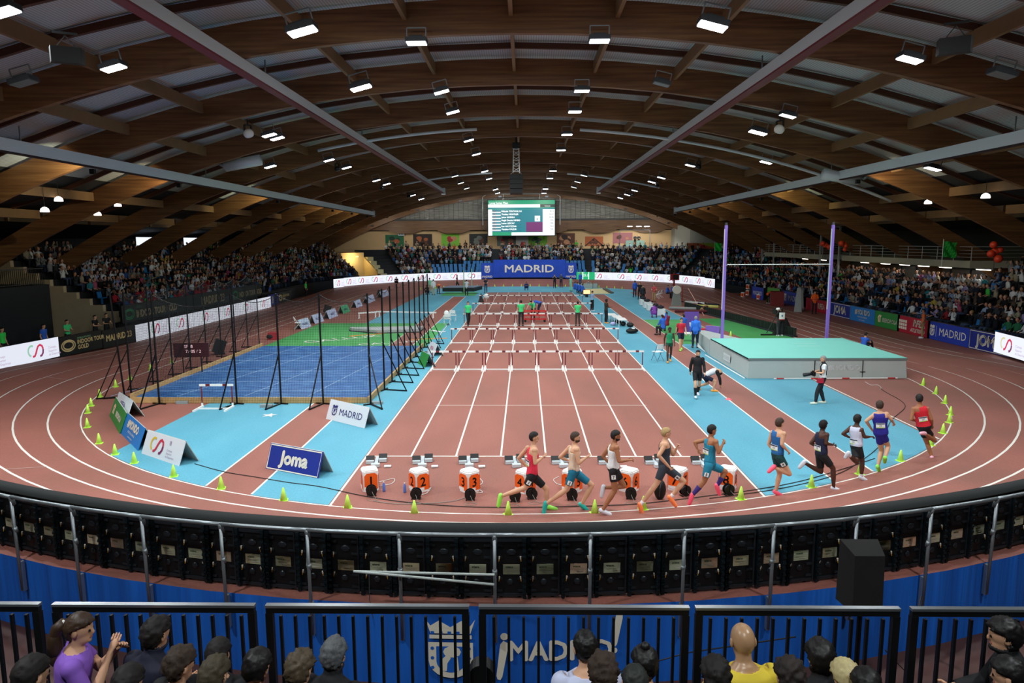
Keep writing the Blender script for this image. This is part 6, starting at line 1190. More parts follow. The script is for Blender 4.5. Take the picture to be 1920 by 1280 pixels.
# ================================================================ CONES
def make_cone(lb, p, grp, s=1.0):
    t = thing('marker_cone', lb, 'cone', p, group=grp); mb = MB(); mb.lathe([(.085, .012), (.018, .30), (.012, .305)], n=12); mb.build('cone', NEON, t, smooth=True); mb = MB(); mb.box((0, 0, .008), (.19, .19, .016)); mb.build('base', NEON, t); return t
cones = [(360, 663), (322, 680), (282, 694), (244, 711), (217, 725), (187, 744), (171, 761), (165, 774), (164, 801), (186, 831), (216, 852), (252, 868), (326, 893), (415, 916), (532, 938), (652, 952), (777, 963), (953, 965), (1115, 962), (1206, 955), (1389, 936), (1521, 913), (1612, 889), (1688, 864), (1745, 835), (1768, 812), (1780, 792), (1782, 778), (1772, 756), (1755, 738), (1731, 722), (1697, 706)]
nb = ['highest of three inside the net', 'middle of three inside the net', 'lowest of three inside the net', 'just outside the net corner', 'behind the leaning net post', 'left of the leaning net post', 'on the bend line, above a close pair', 'in the close pair on the left bend', 'at the leftmost point of the bend', 'left of the green floor board', 'left of the light blue MONDO floor board', 'below the light blue MONDO floor board', 'below the curling red mark floor board', 'left of the JOMA floor board', 'below the JOMA floor board', 'left of lane box 1', 'in front of reel 2', 'in front of reel 4', 'behind the white shoed front foot of the third runner', 'behind the fair haired runner', 'right of lane box 8', 'left of the dark skinned runner in black', 'behind the leg of the white vested runner', 'right of the blue vested runner', 'behind the leg of the leading red runner', 'at the right bend, below the close pair', 'lower of the close pair on the right bend', 'upper of the close pair on the right bend', 'right bend, third below the mat', 'right bend, second below the mat', 'right bend, first below the mat', 'right of the landing mat corner']
c0 = make_cone('neon green marker cone '+nb[0], G(*cones[0]), 'marker cones along the inner line')
for q, n_ in list(zip(cones, nb))[1:]: dup(c0, G(*q), .3, 'neon green marker cone '+n_)
for i, a in enumerate(range(-48, 50, 4)):
    r = R0+.02; dup(c0, (C1[0]+r*math.sin(math.radians(a)), C1[1]+r*math.cos(math.radians(a)), 0), 0, 'small neon cone on the inner line of the far bend', 'marker cones of the far bend')
dup(c0, G(1370, 632), 0, 'yellow green cone on the red strip behind the landing mat', 'single cone', 1.25)

# ================================================================ FLOOR BOARDS (tent shaped)
def tent(p, q, lb, mats, draw, H=.62, depth=.55, name='floor_sign', grp=None, back=1):
    """tent sign whose front foot runs from p to q (left to right seen from the front)"""
    p, q = Vector(p), Vector(q); d = q-p; L = d.length; d.normalize(); n = d.cross(Vector((0, 0, 1))); t = thing(name, lb, 'floor sign', p, group=grp)
    top = -n*depth*.42+Vector((0, 0, H)); up = top.normalized(); h = top.length; nn = d.cross(up)
    mb = MB(); fr = [Vector(), d*L, d*L+top, top]; mb.add([tuple(v) for v in fr]+[tuple(v-nn*.02) for v in fr], [(0, 1, 2, 3), (7, 6, 5, 4), (0, 4, 5, 1), (1, 5, 6, 2), (2, 6, 7, 3), (3, 7, 4, 0)]); mb.build('front_panel', mats[0], t)
    bk = -n*depth; bn = (top-bk).normalized().cross(d); fr = [bk, bk+d*L, d*L+top, top]; mb = MB(); mb.add([tuple(v) for v in fr]+[tuple(v+bn*.02) for v in fr], [(3, 2, 1, 0), (4, 5, 6, 7), (1, 5, 4, 0), (2, 6, 5, 1), (3, 7, 6, 2), (0, 4, 7, 3)]); mb.build('back_panel', M('tent_back', '#aab0ac', .6), t)
    mb = MB(); g = Gfx(mb, plane_fn(nn*.004, d, up)); draw(g, L, h); 
    if mb.v: mb.build('print', mats, t)
    return t
def d_cs1(g, L, h): g.logo(L*.36, h*.5, h*.72, 1, 2, 3); [g.text(s_, L*.62, h*(.42-.13*k), h*.085, 4, 'l') for k, s_ in enumerate(('Consejo', 'Superior', 'de Deportes'))]; g.crest(L*.67, h*.75, h*.2, 4, 0)
CS2 = [M('tent_white', '#d8dce0', .5), M('tent_yellow', '#d8b840', .5), M('tent_red', '#c83048', .5), M('tent_plum', '#7a2a58', .5), M('tent_lilac', '#a088a8', .5)]
tent(G(265, 850), G(335, 874), 'white tent sign with a curling yellow and red mark on the near left blue floor', CS2, d_cs1)
tent(G(226, 812), G(258, 845), 'light blue tent sign reading MONDO at the near left bend', MB_, d_mondo); tent(G(205, 779), G(224, 813), 'green tent sign reading IBERDROLA at the near left bend', IB, d_iber)
tent(G(212, 768), G(237, 786)[:2]+(0,), 'white tent sign with violet print, uppermost of the near left row', [M('tent_white'), M('ink_violet', '#5a4a8a', .6)], lambda g, L, h: (g.text('RFEA', L*.5, h*.4, h*.3, 1), g.rect(L*.2, h*.2, L*.8, h*.26, 1)), H=.6)
tent(G(498, 878), G(596, 897), 'blue tent sign reading JOMA on the near left floor', JB, lambda g, L, h: (g.stroke([(.03, .03), (L-.03, .03), (L-.03, h-.03), (.03, h-.03), (.03, .03)], .03, 1, .003), g.text('Joma', L*.5, h*.3, h*.48, 1, bold=.022, sx=.98)))
tent(G(611, 785), G(683, 803), 'white tent sign reading MADRID with crest by the net', [M('tent_white'), M('ink_navy', '#2a2c6a', .6)], lambda g, L, h: (g.crest(L*.17, h*.5, h*.6, 1, 0), g.text('MADRID', L*.60, h*.33, h*.32, 1)))
for i, (a, b, ms, dr, lb) in enumerate((((783, 681), (796, 689), IB, lambda g, L, h: None, 'plain green tent sign beside the right side of the net'), ((800, 660), (812, 668), [M('tent_white'), M('tent_red')], lambda g, L, h: g.text('RFEA', L*.5, h*.4, h*.3, 1), 'white tent sign beside the right side of the net, behind the green one'))): tent(G(*a), G(*b), lb, ms, dr, H=.6)
smalls = [((566, 617), (584, 612), 'ink_navy'), ((591, 607), (608, 602), 'ink_navy'), ((618, 598), (634, 592), 'ink_violet'), ((644, 588), (657, 584), 'grn'), ((669, 577), (680, 573), 'ink_navy'), ((690, 569), (704, 563), 'ink_violet'), ((716, 558), (730, 553), 'ink_navy')]
for i, (a, b, ik) in enumerate(smalls):
    tent(G(*a), G(*b), '%s small tent sign behind the net, %s from the left' % ('green' if ik == 'grn' else 'white', ['first', 'second', 'third', 'fourth', 'fifth', 'sixth', 'seventh'][i]), [M('tent_green', '#4aa070', .5) if ik == 'grn' else M('tent_pale', '#b8c4e0' if ik == 'ink_navy' else '#d8d0e0', .5), M('ink_navy')], lambda g, L, h: g.text('MADRID', L*.5, h*.35, h*.25, 1), H=.62, grp='small tent signs behind the net')

# ================================================================ THROWING AREA AND NET
def _shot(nt, b, N, L):
    tc = N('ShaderNodeTexCoord'); nz = N('ShaderNodeTexNoise'); nz.inputs['Scale'].default_value = 3; nz.inputs['Detail'].default_value = 6; mp = N('ShaderNodeMapping'); mp.inputs['Scale'].default_value = (.5, 2.5, 1); L(tc.outputs['Object'], mp.inputs['Vector']); L(mp.outputs['Vector'], nz.inputs['Vector'])
    r = ramp(nt, [(.3, '#24508e'), (.52, '#34669f'), (.72, '#5c8ec0')]); L(nz.outputs['Fac'], r.inputs['Fac']); L(r.outputs['Color'], b.inputs['Base Color'])
SHOT = mat_nodes('shot_area_blue', _shot, .45)
mb = MB(); mb.prism([(-15.2, 7.2), (-14.6, 6.45), (-6.35, 6.45), (-6.35, 20.1), (-15.2, 20.1)], .0, .07); struct(mb.build('floor', SHOT))
mb = MB()
for y in (8.2, 10.0, 12.3, 15.2, 17.6): mb.box((-10.8, y, .072), (8.6, .04, .008))
for a in (-.6, .25, 1.1, 1.9): mb.bar((-14.4+a*3, 7.2, .074), (-11.5+a*2.3, 20, .074), .04, .006)
struct(mb.build('floor_marking', M('faint_line', '#8aa8c8', .6)))
for i, (a, b) in enumerate((((-14.9, 6.42), (-12.6, 6.36)), ((-12.6, 6.36), (-9.6, 6.36)), ((-9.6, 6.36), (-6.3, 6.36)), ((-15.3, 7.0), (-15.3, 11.5)), ((-15.3, 11.5), (-15.3, 16)), ((-15.3, 16), (-15.3, 20.2)), ((-6.25, 6.4), (-6.25, 11)), ((-6.25, 11), (-6.25, 15.6)), ((-6.25, 15.6), (-6.25, 20.2)))):
    mb = MB(); mb.bar((a[0], a[1], .11), (b[0], b[1], .11), .07, .2); tag(mb.build('border_plank', PINE), 'pine border plank of the blue throwing floor, %s side, %s' % (['front', 'left', 'right'][i//3], ['first', 'second', 'third'][i % 3]), 'plank', 'pine planks round the throwing floor')
for i, (px, py) in enumerate(((343, 756), (500, 763), (707, 757))):
    mb = MB(); mb.box((0, 0, .05), (.42, .16, .1)); o = mb.build('counterweight', M('weight_grey', '#8a9496', .6)); p = G(px, py); o.location = (p[0], p[1]-.02, 0); tag(o, 'grey weight block on the floor by the net, %s' % ['left', 'middle', 'right'][i], 'weight')
def net_post(p, out, lb, lean=0.0, H=4.0):
    out = Vector((out[0], out[1], 0)).normalized(); sd = Vector((-out.y, out.x, 0)); t = thing('net_post', lb, 'post', p, group='black net posts')
    mb = MB(); mb.tube((0, 0, 0), (lean, 0, H), .033, n=8); mb.build('pole', BLACKM, t)
    e = out*.95; mb = MB(); mb.bar(e, Vector((lean*.45, 0, 1.85)), .035); mb.build('brace', BLACKM, t)
    mb = MB(); mb.bar((0, 0, .03), e+Vector((0, 0, .03)), .06, .04); mb.bar(sd*.28+Vector((0, 0, .03)), -sd*.28+Vector((0, 0, .03)), .05, .04); mb.build('base', BLACKM, t); return t
fp = [(-13.81, 6.2), (-10.98, 6.2), (-9.37, 6.2), (-7.84, 6.2)]; LP = [(-15.45, y) for y in (7.3, 8.9, 10.5, 12.1, 13.7, 15.3, 17.0, 18.6, 20.2)]; RP = [(-6.1, y) for y in (6.1, 8.6, 10.2, 11.8, 13.4, 15.0, 16.6, 18.2, 19.8, 21.4)]
for i, p in enumerate(fp): net_post((p[0], p[1], 0), (-.25, -1), 'black net post on the front side of the cage, %s from the left' % lanen[i])
for i, p in enumerate(LP): net_post((p[0], p[1], 0), (-1, -.3), 'black net post on the left side of the cage, %s from the front' % (lanen+['last'])[i])
for i, p in enumerate(RP): net_post((p[0], p[1], 0), (1, -.25) if i else (.6, -.8), 'black net post on the right side of the cage, %s from the front' % (lanen+['ninth', 'tenth'])[i])
q = G(234, 745); net_post((q[0], q[1], 0), (-1, -.35), 'black net post standing apart at the outer left corner, leaning', -.25)
def _net(nt, b, N, L):
    uv = N('ShaderNodeUVMap'); sp = N('ShaderNodeSeparateXYZ'); L(uv.outputs['UV'], sp.inputs[0]); outs = []
    for c in ('X', 'Y'):
        m = N('ShaderNodeMath'); m.operation = 'MULTIPLY'; m.inputs[1].default_value = 1/.06; L(sp.outputs[c], m.inputs[0]); f = N('ShaderNodeMath'); f.operation = 'FRACT'; L(m.outputs[0], f.inputs[0]); g = N('ShaderNodeMath'); g.operation = 'LESS_THAN'; g.inputs[1].default_value = .105; L(f.outputs[0], g.inputs[0]); outs.append(g)
    mx = N('ShaderNodeMath'); mx.operation = 'MAXIMUM'; L(outs[0].outputs[0], mx.inputs[0]); L(outs[1].outputs[0], mx.inputs[1]); L(mx.outputs[0], b.inputs['Alpha']); b.inputs['Base Color'].default_value = lin('#15181a')
NET = mat_nodes('net_black', _net, .8)
def net_span(pts, lb, sag=.42, H=3.95, bulge=0.0):
    me_v = []; uvs = []; n = 0; cols = []
    acc = 0
    for (a, b) in zip(pts[:-1], pts[1:]):
        a, b = Vector((a[0], a[1], 0)), Vector((b[0], b[1], 0)); L_ = (b-a).length
        for k in range(9):
            f = k/8; p = a.lerp(b, f); top = H-sag*4*f*(1-f)*min(1, L_/2.5); cols.append((p, top, acc+L_*f))
        acc += L_
    vs = []; fs = []; uv = []
    for p, top, u in cols: vs += [(p.x, p.y, .02), (p.x, p.y, top*.5), (p.x, p.y, top)]; uv += [(u, .02), (u, top*.5), (u, top)]
    for i in range(len(cols)-1):
        for j in (0, 1): fs.append((3*i+j, 3*i+3+j, 3*i+4+j, 3*i+1+j))
    me = bpy.data.meshes.new('netting'); me.from_pydata(vs, [], fs); l = me.uv_layers.new(name='UVMap')
    for lp in me.loops: l.data[lp.index].uv = uv[lp.vertex_index]
    me.materials.append(NET); o = bpy.data.objects.new('netting', me); COL.objects.link(o); t = thing('protective_net', lb, 'net', (pts[0][0], pts[0][1], 0)); o.parent = t; o.location = (-pts[0][0], -pts[0][1], 0)
    mb = MB(); mb.path([(p.x-pts[0][0], p.y-pts[0][1], top) for p, top, u in cols], .012, 5); mb.build('edge_rope', BLACK, t)
net_span([(-15.4, 7.3), (-13.81, 6.26), (-10.98, 6.26), (-9.37, 6.26), (-7.84, 6.26), (-6.15, 6.15)], 'black net along the front of the throwing cage')
net_span([(a+.04, b) for a, b in LP], 'black net along the left side of the throwing cage', .25); net_span([(a-.04, b) for a, b in RP], 'black net along the right side of the throwing cage', .25)
# items seen through the net
def box_thing(name, lb, cat, p, size, mats, rz=0.0, partname='body', extra=None):
    t = thing(name, lb, cat, p, rz); mb = MB(); mb.box((0, 0, size[2]/2), size); mb.build(partname, mats, t)
    if extra: extra(t)
    return t
def chair(lb, p, rz, m=WHITE, fm=None):
    t = thing('folding_chair', lb, 'chair', p, rz, 'folding chairs'); fm = fm or m
    mb = MB(); mb.box((0, 0, .45), (.42, .40, .03)); mb.build('seat', m, t); mb = MB(); mb.box((0, .24, .72), (.42, .03, .24), R=Matrix.Rotation(-.15, 3, 'X')); mb.build('backrest', m, t)
    for x in (-.2, .2):
        mb = MB(); mb.tube((x, -.24, 0), (x, .26, .84), .014, n=6); mb.build('leg', fm, t); mb = MB(); mb.tube((x*.92, .26, 0), (x*.92, -.14, .45), .014, n=6); mb.build('leg', fm, t)
    return t
chair('white folding chair on the blue floor right of the first hurdle row', G(1233, 676), math.radians(-155), WHITE, M('chair_steel', '#5a6a78', .4, .4))
chair('white folding chair with belongings left of the sprint lanes', G(838, 609), math.radians(-160)); chair('white folding chair seen from the front, beside the one with white clothes', G(850, 602), math.radians(170)); chair('white folding chair on the red floor behind the net', G(559, 617), math.radians(110))
for i, (px, py) in enumerate(((1238, 558), (1232, 560))): chair('white folding chair at the far judges place, %s' % ['right one', 'left one'][i], G(px, py), math.radians(-120))
t = thing('white_clothes', 'heap of white clothes lying on the folding chair left of the sprint lanes', 'clothes', G(837, 609)[:2]+(.47,)); mb = MB(); mb.ball((0, 0, .12), (.24, .2, .14), 10, 6); mb.ball((0, .15, .35), (.18, .12, .2), 10, 6); mb.build('cloth', M('cloth_white', '#d8e0e4', .8, bump=.6, nscale=8), t, smooth=True)
def disp_scr(t):
    mb = MB(); g = Gfx(mb, plane_fn((0, -.06, 0), (1, 0, 0), (0, 0, 1))); g.text('SF  8', -.1, .42, .13, 0, w=.008); g.text('7.005 / 2', .1, .2, .13, 0, w=.008); mb.build('digits', M('digit_pink', '#f0c8d0', .4, emit=1.2), t); mb = MB(); mb.bar((-.4, 0, -.75), (-.4, 0, 0), .04); mb.bar((.4, 0, -.75), (.4, 0, 0), .04); mb.build('leg', BLACK, t)
p = G(362, 700); box_thing('result_display', 'dark red display board with pink digits behind the net', 'display', (p[0], p[1], .75), (1.5, .1, .62), M('dark_red', '#401018', .5), .1, 'casing', disp_scr)
p = G(513, 636); box_thing('field_monitor', 'red and black monitor wedge on the red floor behind the net', 'monitor', p, (.62, .5, .42), M('monitor_red', '#a02430', .5), .3, 'casing', lambda t: MB().ball((-.2, -.22, .2), (.2, .06, .17), 12, 6).build('screen', BLACK, t))
for i, (px, py, s) in enumerate(((614, 588, .9), (712, 556, .9), (412, 664, 1.0))):
    p = G(px, py); t = thing('floor_speaker', 'black loudspeaker tilted on the floor behind the net, %s' % ['middle one', 'farthest', 'nearest'][i], 'speaker', p, .5, sc=s); mb = MB(); mb.box((0, 0, .42), (.55, .4, .7), R=Matrix.Rotation(.35, 3, 'Y')); mb.build('cabinet', BLACK, t); mb = MB(); mb.box((0, 0, .05), (.5, .4, .1)); mb.build('foot', BLACK, t)
for i, (a, b) in enumerate((((672, 597), (706, 595)), ((706, 594), (818, 596)))):
    p, q = Vector(G(*a)), Vector(G(*b)); t = thing('low_barrier', 'long white beam barrier on short legs, %s' % ['left part behind the net', 'right part reaching past the net'][i], 'barrier', p); d = q-p; mb = MB(); mb.bar((0, 0, .42), d+Vector((0, 0, .42)), .12, .1); mb.build('beam', WHITE, t)
    for f in (.05, .95): mb = MB(); mb.bar(d*f, d*f+Vector((0, 0, .4)), .08); mb.bar(d*f+Vector((0, -.2, .02)), d*f+Vector((0, .2, .02)), .08, .04); mb.build('leg', WHITE, t)
p = G(708, 625); t = thing('low_platform', 'low grey platform with pale top on the green floor behind the net', 'platform', p); mb = MB(); mb.prism([(-2.2, 1.6), (-2.0, 1.1), (0, -.1), (2.6, .5), (2.6, 2.2)], .05, .22); mb.build('top', M('mat_grey', '#a4a8a8', .7), t); mb = MB(); mb.prism([(-2.25, 1.65), (-2.05, 1.05), (0, -.15), (2.65, .45), (2.65, 2.25)], 0, .06); mb.build('edge', DARK, t)
p = G(823, 641); t = thing('wind_gauge', 'small white wind gauge on a short stand left of the sprint lanes', 'gauge', p); mb = MB(); mb.tube((0, 0, 0), (0, 0, .6), .02, n=6); mb.lathe([(.14, 0), (.14, .03), (.02, .05)], n=10); mb.build('stand', DKGREY, t); mb = MB(); mb.tube((-.45, 0, .68), (.1, 0, .6), .04, n=8); mb.bar((.1, 0, .6), (.4, 0, .62), .04); mb.build('head', WHITE, t)
p, q = Vector(G(822, 632)), Vector(G(842, 606)); t = thing('vaulting_pole', 'long white pole with a black grip lying left of the sprint lanes', 'pole', p); d = q-p; mb = MB(); mb.tube((0, 0, .03), d+Vector((0, 0, .03)), .025, n=6); mb.build('shaft', WHITE, t); mb = MB(); mb.tube(d*.8+Vector((0, 0, .03)), d*.93+Vector((0, 0, .03)), .04, n=6); mb.build('grip', BLACK, t)

# ================================================================ HIGH JUMP
t = thing('high_jump_mat', 'dark edged high jump mat at the far left end of the infield', 'mat', (-8.2, 64.2, 0)); mb = MB(); mb.prism([(-2.1, 0), (1.6, 0), (2.4, 3.6), (-1.6, 3.6)], 0, .42); mb.build('base', M('mat_black', '#14201e', .7), t); mb = MB(); mb.prism([(-2.1, 0), (1.6, 0), (2.4, 3.6), (-1.6, 3.6)], .42, .5); mb.build('top', M('mat_slate', '#6a7484', .7), t)
for i, (px, y1) in enumerate(((870, 508), (880, 504))):
    p = GY(px, 548, 62.6); t = thing('jump_stand', 'green high jump upright, %s of the two' % ['left', 'right'][i], 'upright', (p[0], 62.6 if i == 0 else 66.5, 0)); mb = MB(); mb.tube((0, 0, 0), (0, 0, 2.6), .05, n=8); mb.build('post', M('pale_green', '#9ac8a0', .5), t); mb = MB(); mb.box((0, 0, .05), (.5, .3, .1)); mb.build('foot', DKGREY, t)
t = thing('crossbar', 'dark crossbar lying before the high jump mat', 'crossbar', (-8.1, 60.6, .02)); mb = MB(); mb.tube((-2.3, 0, .03), (2.3, 0, .03), .03, n=6); mb.build('bar', BLACK, t)
t = thing('covered_stand', 'white and black covered stand beside the far end of lane one', 'stand', G(902, 566)); mb = MB(); mb.lathe([(.3, 0), (.12, .5), (.02, .85)], n=8); mb.build('cone_cover', BLACK, t); mb = MB(); mb.ball((.5, .5, .5), (.28, .2, .28), 10, 6); mb.tube((.5, .5, 0), (.5, .5, .4), .05); mb.build('white_cover', WHITE, t, smooth=True)

# ================================================================ POLE VAULT
TQ = M('mat_turquoise', '#7fd0c2', .7, noise=.04, nscale=1); MG = M('mat_side_grey', '#aab2ae', .7, noise=.05, nscale=2)
X0, X1, Y0, Y1, HM = 8.85, 15.55, 10.95, 17.1, .80
t = thing('landing_mat', 'big pole vault landing mat with turquoise top and grey sides reading MONDO', 'mat', (X0, Y0, 0)); W_, D_ = X1-X0, Y1-Y0
cxs = [0, W_*.42, W_*.72, W_]
for i in range(3):
    mb = MB(); mb.add([(cxs[i]+.01, 0, 0), (cxs[i+1]-.01, 0, 0), (cxs[i+1]-.01, D_, 0), (cxs[i]+.01, D_, 0), (cxs[i]+.01+(.06 if i == 0 else 0), .06, HM), (cxs[i+1]-.01-(.06 if i == 2 else 0), .06, HM), (cxs[i+1]-.01, D_, HM), (cxs[i]+.01, D_, HM)], [(3, 2, 1, 0), (4, 5, 6, 7), (0, 1, 5, 4), (1, 2, 6, 5), (2, 3, 7, 6), (3, 0, 4, 7)]); mb.build('foam_block', MG, t)
mb = MB(); mb.box((W_/2, D_/2+.02, HM+.035), (W_-.06, D_-.04, .07)); mb.build('top_cover', TQ, t); mb = MB(); mb.box((W_/2, .045, HM), (W_-.05, .02, .1)); mb.box((.04, D_/2, HM), (.02, D_, .1)); mb.build('cover_edge', M('mat_edge', '#6f7876', .7), t)
mb = MB(); g = Gfx(mb, plane_fn((W_*.44, .012, .26), (1, 0, 0), (0, .075, 1))); g.text('#MONDO', W_*.165, .1, .2, 0, bold=.012); g2 = Gfx(mb, plane_fn((-.012, 3.6, .22), (0, -1, 0), (0, 0, 1))); g2.rect(.0, .0, 1.1, .34, 0, .002); g2.text('MONDO', .55, .07, .18, 1, w=.006); mb.build('lettering', [M('mat_letter', '#ccd0d0', .6), MG], t)
for x in cxs[1:3]: mb = MB(); mb.box((x, -.005, .28), (.22, .02, .025)); mb.box((x, -.002, .42), (.02, .02, .7)); mb.build('strap', BLACK, t)
mb = MB(); g = Gfx(mb, plane_fn((W_*.5, D_*.55, HM+.07), (1, 0, 0), (0, 1, 0))); g.rect(0, 0, 1.1, .12, 0, .004); g.rect(.1, .9, 1.3, 1.0, 0, .004); mb.build('print', M('mat_print', '#a8dcd2', .7), t)
t = thing('landing_mat_wing', 'low grey front wing of the landing mat with torn white side, left', 'mat', (X0, Y1, 0)); mb = MB(); mb.add([(0, 0, 0), (1.8, 0, 0), (1.0, 5.0, 0), (.5, 5.0, 0), (0, 0, .8), (1.8, 0, .8), (1.0, 5.0, .65), (.5, 5.0, .65)], [(3, 2, 1, 0), (4, 5, 6, 7), (0, 1, 5, 4), (1, 2, 6, 5), (2, 3, 7, 6), (3, 0, 4, 7)]); mb.build('foam_block', MG, t); mb = MB(); mb.add([(-.03, .6, .05), (-.05, 2.6, .1), (-.02, 3.0, .5), (-.01, 2.2, .25)], [(0, 1, 2, 3)]); mb.build('torn_flap', WHITE, t)
for a, b, lb in (((8.7, 10.85), (8.62, 17.0), 'white bar lying along the left side of the landing mat'), ((9.9, 10.75), (15.1, 10.85), 'white and red bar lying along the front of the landing mat')):
    t = thing('floor_bar', lb, 'bar', (a[0], a[1], .03)); d = Vector((b[0]-a[0], b[1]-a[1], 0)); mb = MB(); mb.tube((0, 0, .0), d, .03, n=6); mb.build('bar', WHITE, t)
    if a[0] > 9:
        for f in (.02, .3, .55, .92): mb = MB(); mb.tube(d*f, d*(f+.06), .034, n=6); mb.build('stripe', M('stripe_red', '#b83a3a', .5), t)
for x, y, lb in ((9.6, 17.6, 'left'), (14.95, 17.6, 'right')):
    t = thing('vault_upright', 'tall purple pole vault upright, %s of the pair' % lb, 'upright', (x, y, 0)); zt = 6.55; mb = MB(); mb.box((0, 0, zt/2+.1), (.13, .13, zt-.2)); mb.build('column', M('purple_pad', '#8a6cc8', .5), t); mb = MB(); mb.box((-.08, -.04, zt*.66), (.03, .06, zt*.62)); mb.build('scale_strip', M('scale_white', '#f2e8ff', .3, emit=.6) if lb == 'left' else ALU, t); mb = MB(); mb.box((0, 0, .06), (.5, .9, .12)); mb.build('foot', DKGREY, t); mb = MB(); mb.box((.0, 0, zt+.05), (.1, .1, .16)); mb.build('cap', DKGREY, t)
t = thing('crossbar', 'thin white crossbar between the purple uprights', 'crossbar', (9.7, 17.5, 4.58)); mb = MB(); mb.tube((0, 0, 0), (5.15, 0, 0), .02, n=6); mb.build('bar', WHITE, t); mb = MB(); mb.bar((.0, 0, -.03), (-.1, .1, -.03), .03); mb.bar((5.15, 0, -.03), (5.25, .1, -.03), .03); mb.build('peg', ALU, t)
t = thing('marker_disc', 'flat pink marker on the white runway line beside the bending athlete', 'marker', G(1366, 749)); mb = MB(); mb.lathe([(.12, 0), (.1, .03), (.03, .06)], n=10); mb.build('disc', M('disc_pink', '#ff6a78', .5), t)

# ================================================================ LONG JUMP
mb = MB(); mb.box((7.5, 64, .01), (3.0, 8.6, .03)); struct(mb.build('floor_sand', M('sand', '#cbbf8f', .9, noise=.15, nscale=5, bump=.3)))
t = thing('pit_board', 'dark board lying along the right edge of the sand pit', 'board', (9.15, 60.3, .05)); mb = MB(); mb.box((0, 3.4, .04), (.5, 7.0, .08)); mb.build('board', M('board_dark', '#4a4a40', .7), t)
t = thing('pit_fence', 'low grey screen behind the sand pit', 'screen', (7.0, 69.0, 0)); mb = MB(); mb.box((0, 0, .35), (3.0, .05, .55)); mb.build('panel', M('fence_cloth', '#9aa8a4', .7), t); mb = MB()
for x in (-1.5, -.3, .9, 1.5): mb.bar((x, 0, 0), (x, 0, .75), .05)
mb.build('posts', DKGREY, t)
p = G(1100, 557); t = thing('field_scoreboard', 'small bright orange display beside the seated long jump judges', 'display', (p[0], p[1], .25)); mb = MB(); mb.box((0, 0, .3), (.8, .15, .5)); mb.build('casing', BLACK, t); mb = MB(); mb.box((0, -.08, .3), (.7, .02, .4)); mb.build('screen', M('scr_orange', '#ffb880', .4, emit=2.2), t); mb = MB(); mb.box((0, 0, -.1), (.3, .3, .3)); mb.build('foot', BLACK, t)

# ================================================================ RIGHT INFIELD ITEMS
def white_table(lb, p, rz, L=2.2):
    t = thing('white_table', lb, 'table', p, rz); mb = MB(); mb.box((0, 0, .45), (.6, L, .05)); mb.build('top', WHITE, t)
    for x in (-.25, .25):
        for y in (-L/2+.1, L/2-.1): mb = MB(); mb.bar((x, y, 0), (x, y, .43), .04); mb.build('leg', WHITE, t)
    return t
def bag(lb, p, rz, s=(.5, .3, .28), m=None):
    t = thing('sports_bag', lb, 'bag', p, rz); mb = MB(); mb.ball((0, 0, s[2]/2), (s[0]/2, s[1]/2, s[2]/2), 12, 8); mb.build('bag', m or BLACK, t, smooth=True); mb = MB(); mb.path([(-s[0]*.3, 0, s[2]*.9), (0, -.05, s[2]*1.2), (s[0]*.3, 0, s[2]*.9)], .015, 5); mb.build('strap', DKGREY, t); return t
a, b = G(1143, 604), G(1171, 610)
ln = [(G(1147, 601), 'first'), (G(1156, 605), 'second'), (G(1165, 610), 'third')]
for (p, n_) in ln: white_table('low white bench beside the sprint lanes, %s from the far end' % n_, (p[0], p[1], 0), 0, 1.5)
for i, (px, py, w_) in enumerate(((1152, 606, 'under the first white bench'), (1160, 611, 'beside the second white bench'), (1173, 613, 'at the near end of the white benches'), (1185, 625, 'lying alone on the blue floor'))):
    p = G(px, py); bag('black sports bag %s' % w_, (p[0]+(.3 if i < 3 else 0), p[1], 0), .4+i, (.55, .38, .32) if i < 3 else (.85, .5, .35))
p = G(1150, 608); bag('pale violet bag on the floor in front of the white benches', (p[0]-.1, p[1]-.6, 0), 0, (.4, .3, .25), M('bag_violet', '#b4b0d8', .7))
t = thing('white_box_lid', 'white cloth lying on the lone black bag', 'cloth', G(1187, 625)[:2]+(.3,)); mb = MB(); mb.ball((0, 0, .03), (.12, .2, .05), 8, 5); mb.build('cloth', WHITE, t, smooth=True)
for i, (px, py) in enumerate(((1206, 572), (1213, 577), (1220, 582), (1229, 587), (1238, 591))):
    p = G(px, py); t = thing('white_crate', 'white kit crate on the right infield, %s from the far end' % lanen[i], 'crate', p, 0, 'white kit crates'); mb = MB(); mb.box((0, 0, .28), (.62, .9, .5)); mb.build('crate', WHITE, t); mb = MB(); mb.box((0, 0, .015), (.5, .8, .03)); mb.build('foot', DKGREY, t)
    if i != 2: bag('dark jacket heaped on the white kit crate, %s from the far end' % lanen[i], (p[0], p[1], .53), i, (.5, .6, .26), cl('jacket_dark', '#181a24'))
PUR = M('purple_board', '#6a4ca8', .5)
p, q = G(1320, 634), G(1347, 636); tent(p, q, 'purple tent sign behind the back corner of the landing mat', [PUR, PUR], lambda g, L, h: None, H=.75); p = G(1316, 634); box_thing('red_bin', 'small red box left of the purple tent sign', 'box', p, (.3, .4, .6), M('bin_red', '#c8304a', .5))
p = G(1296, 622); box_thing('purple_panel', 'upright purple panel behind the seated officials', 'panel', p, (.9, .1, 1.3), PUR, 0)
p = G(1290, 640); white_table('small white table beside the blue jacketed official', (p[0], p[1]+.3, 0), 1.5, 1.0)
p = G(1304, 631); chair('white folding chair behind the blue jacketed official', (p[0], p[1]+.2, 0), 2.0)
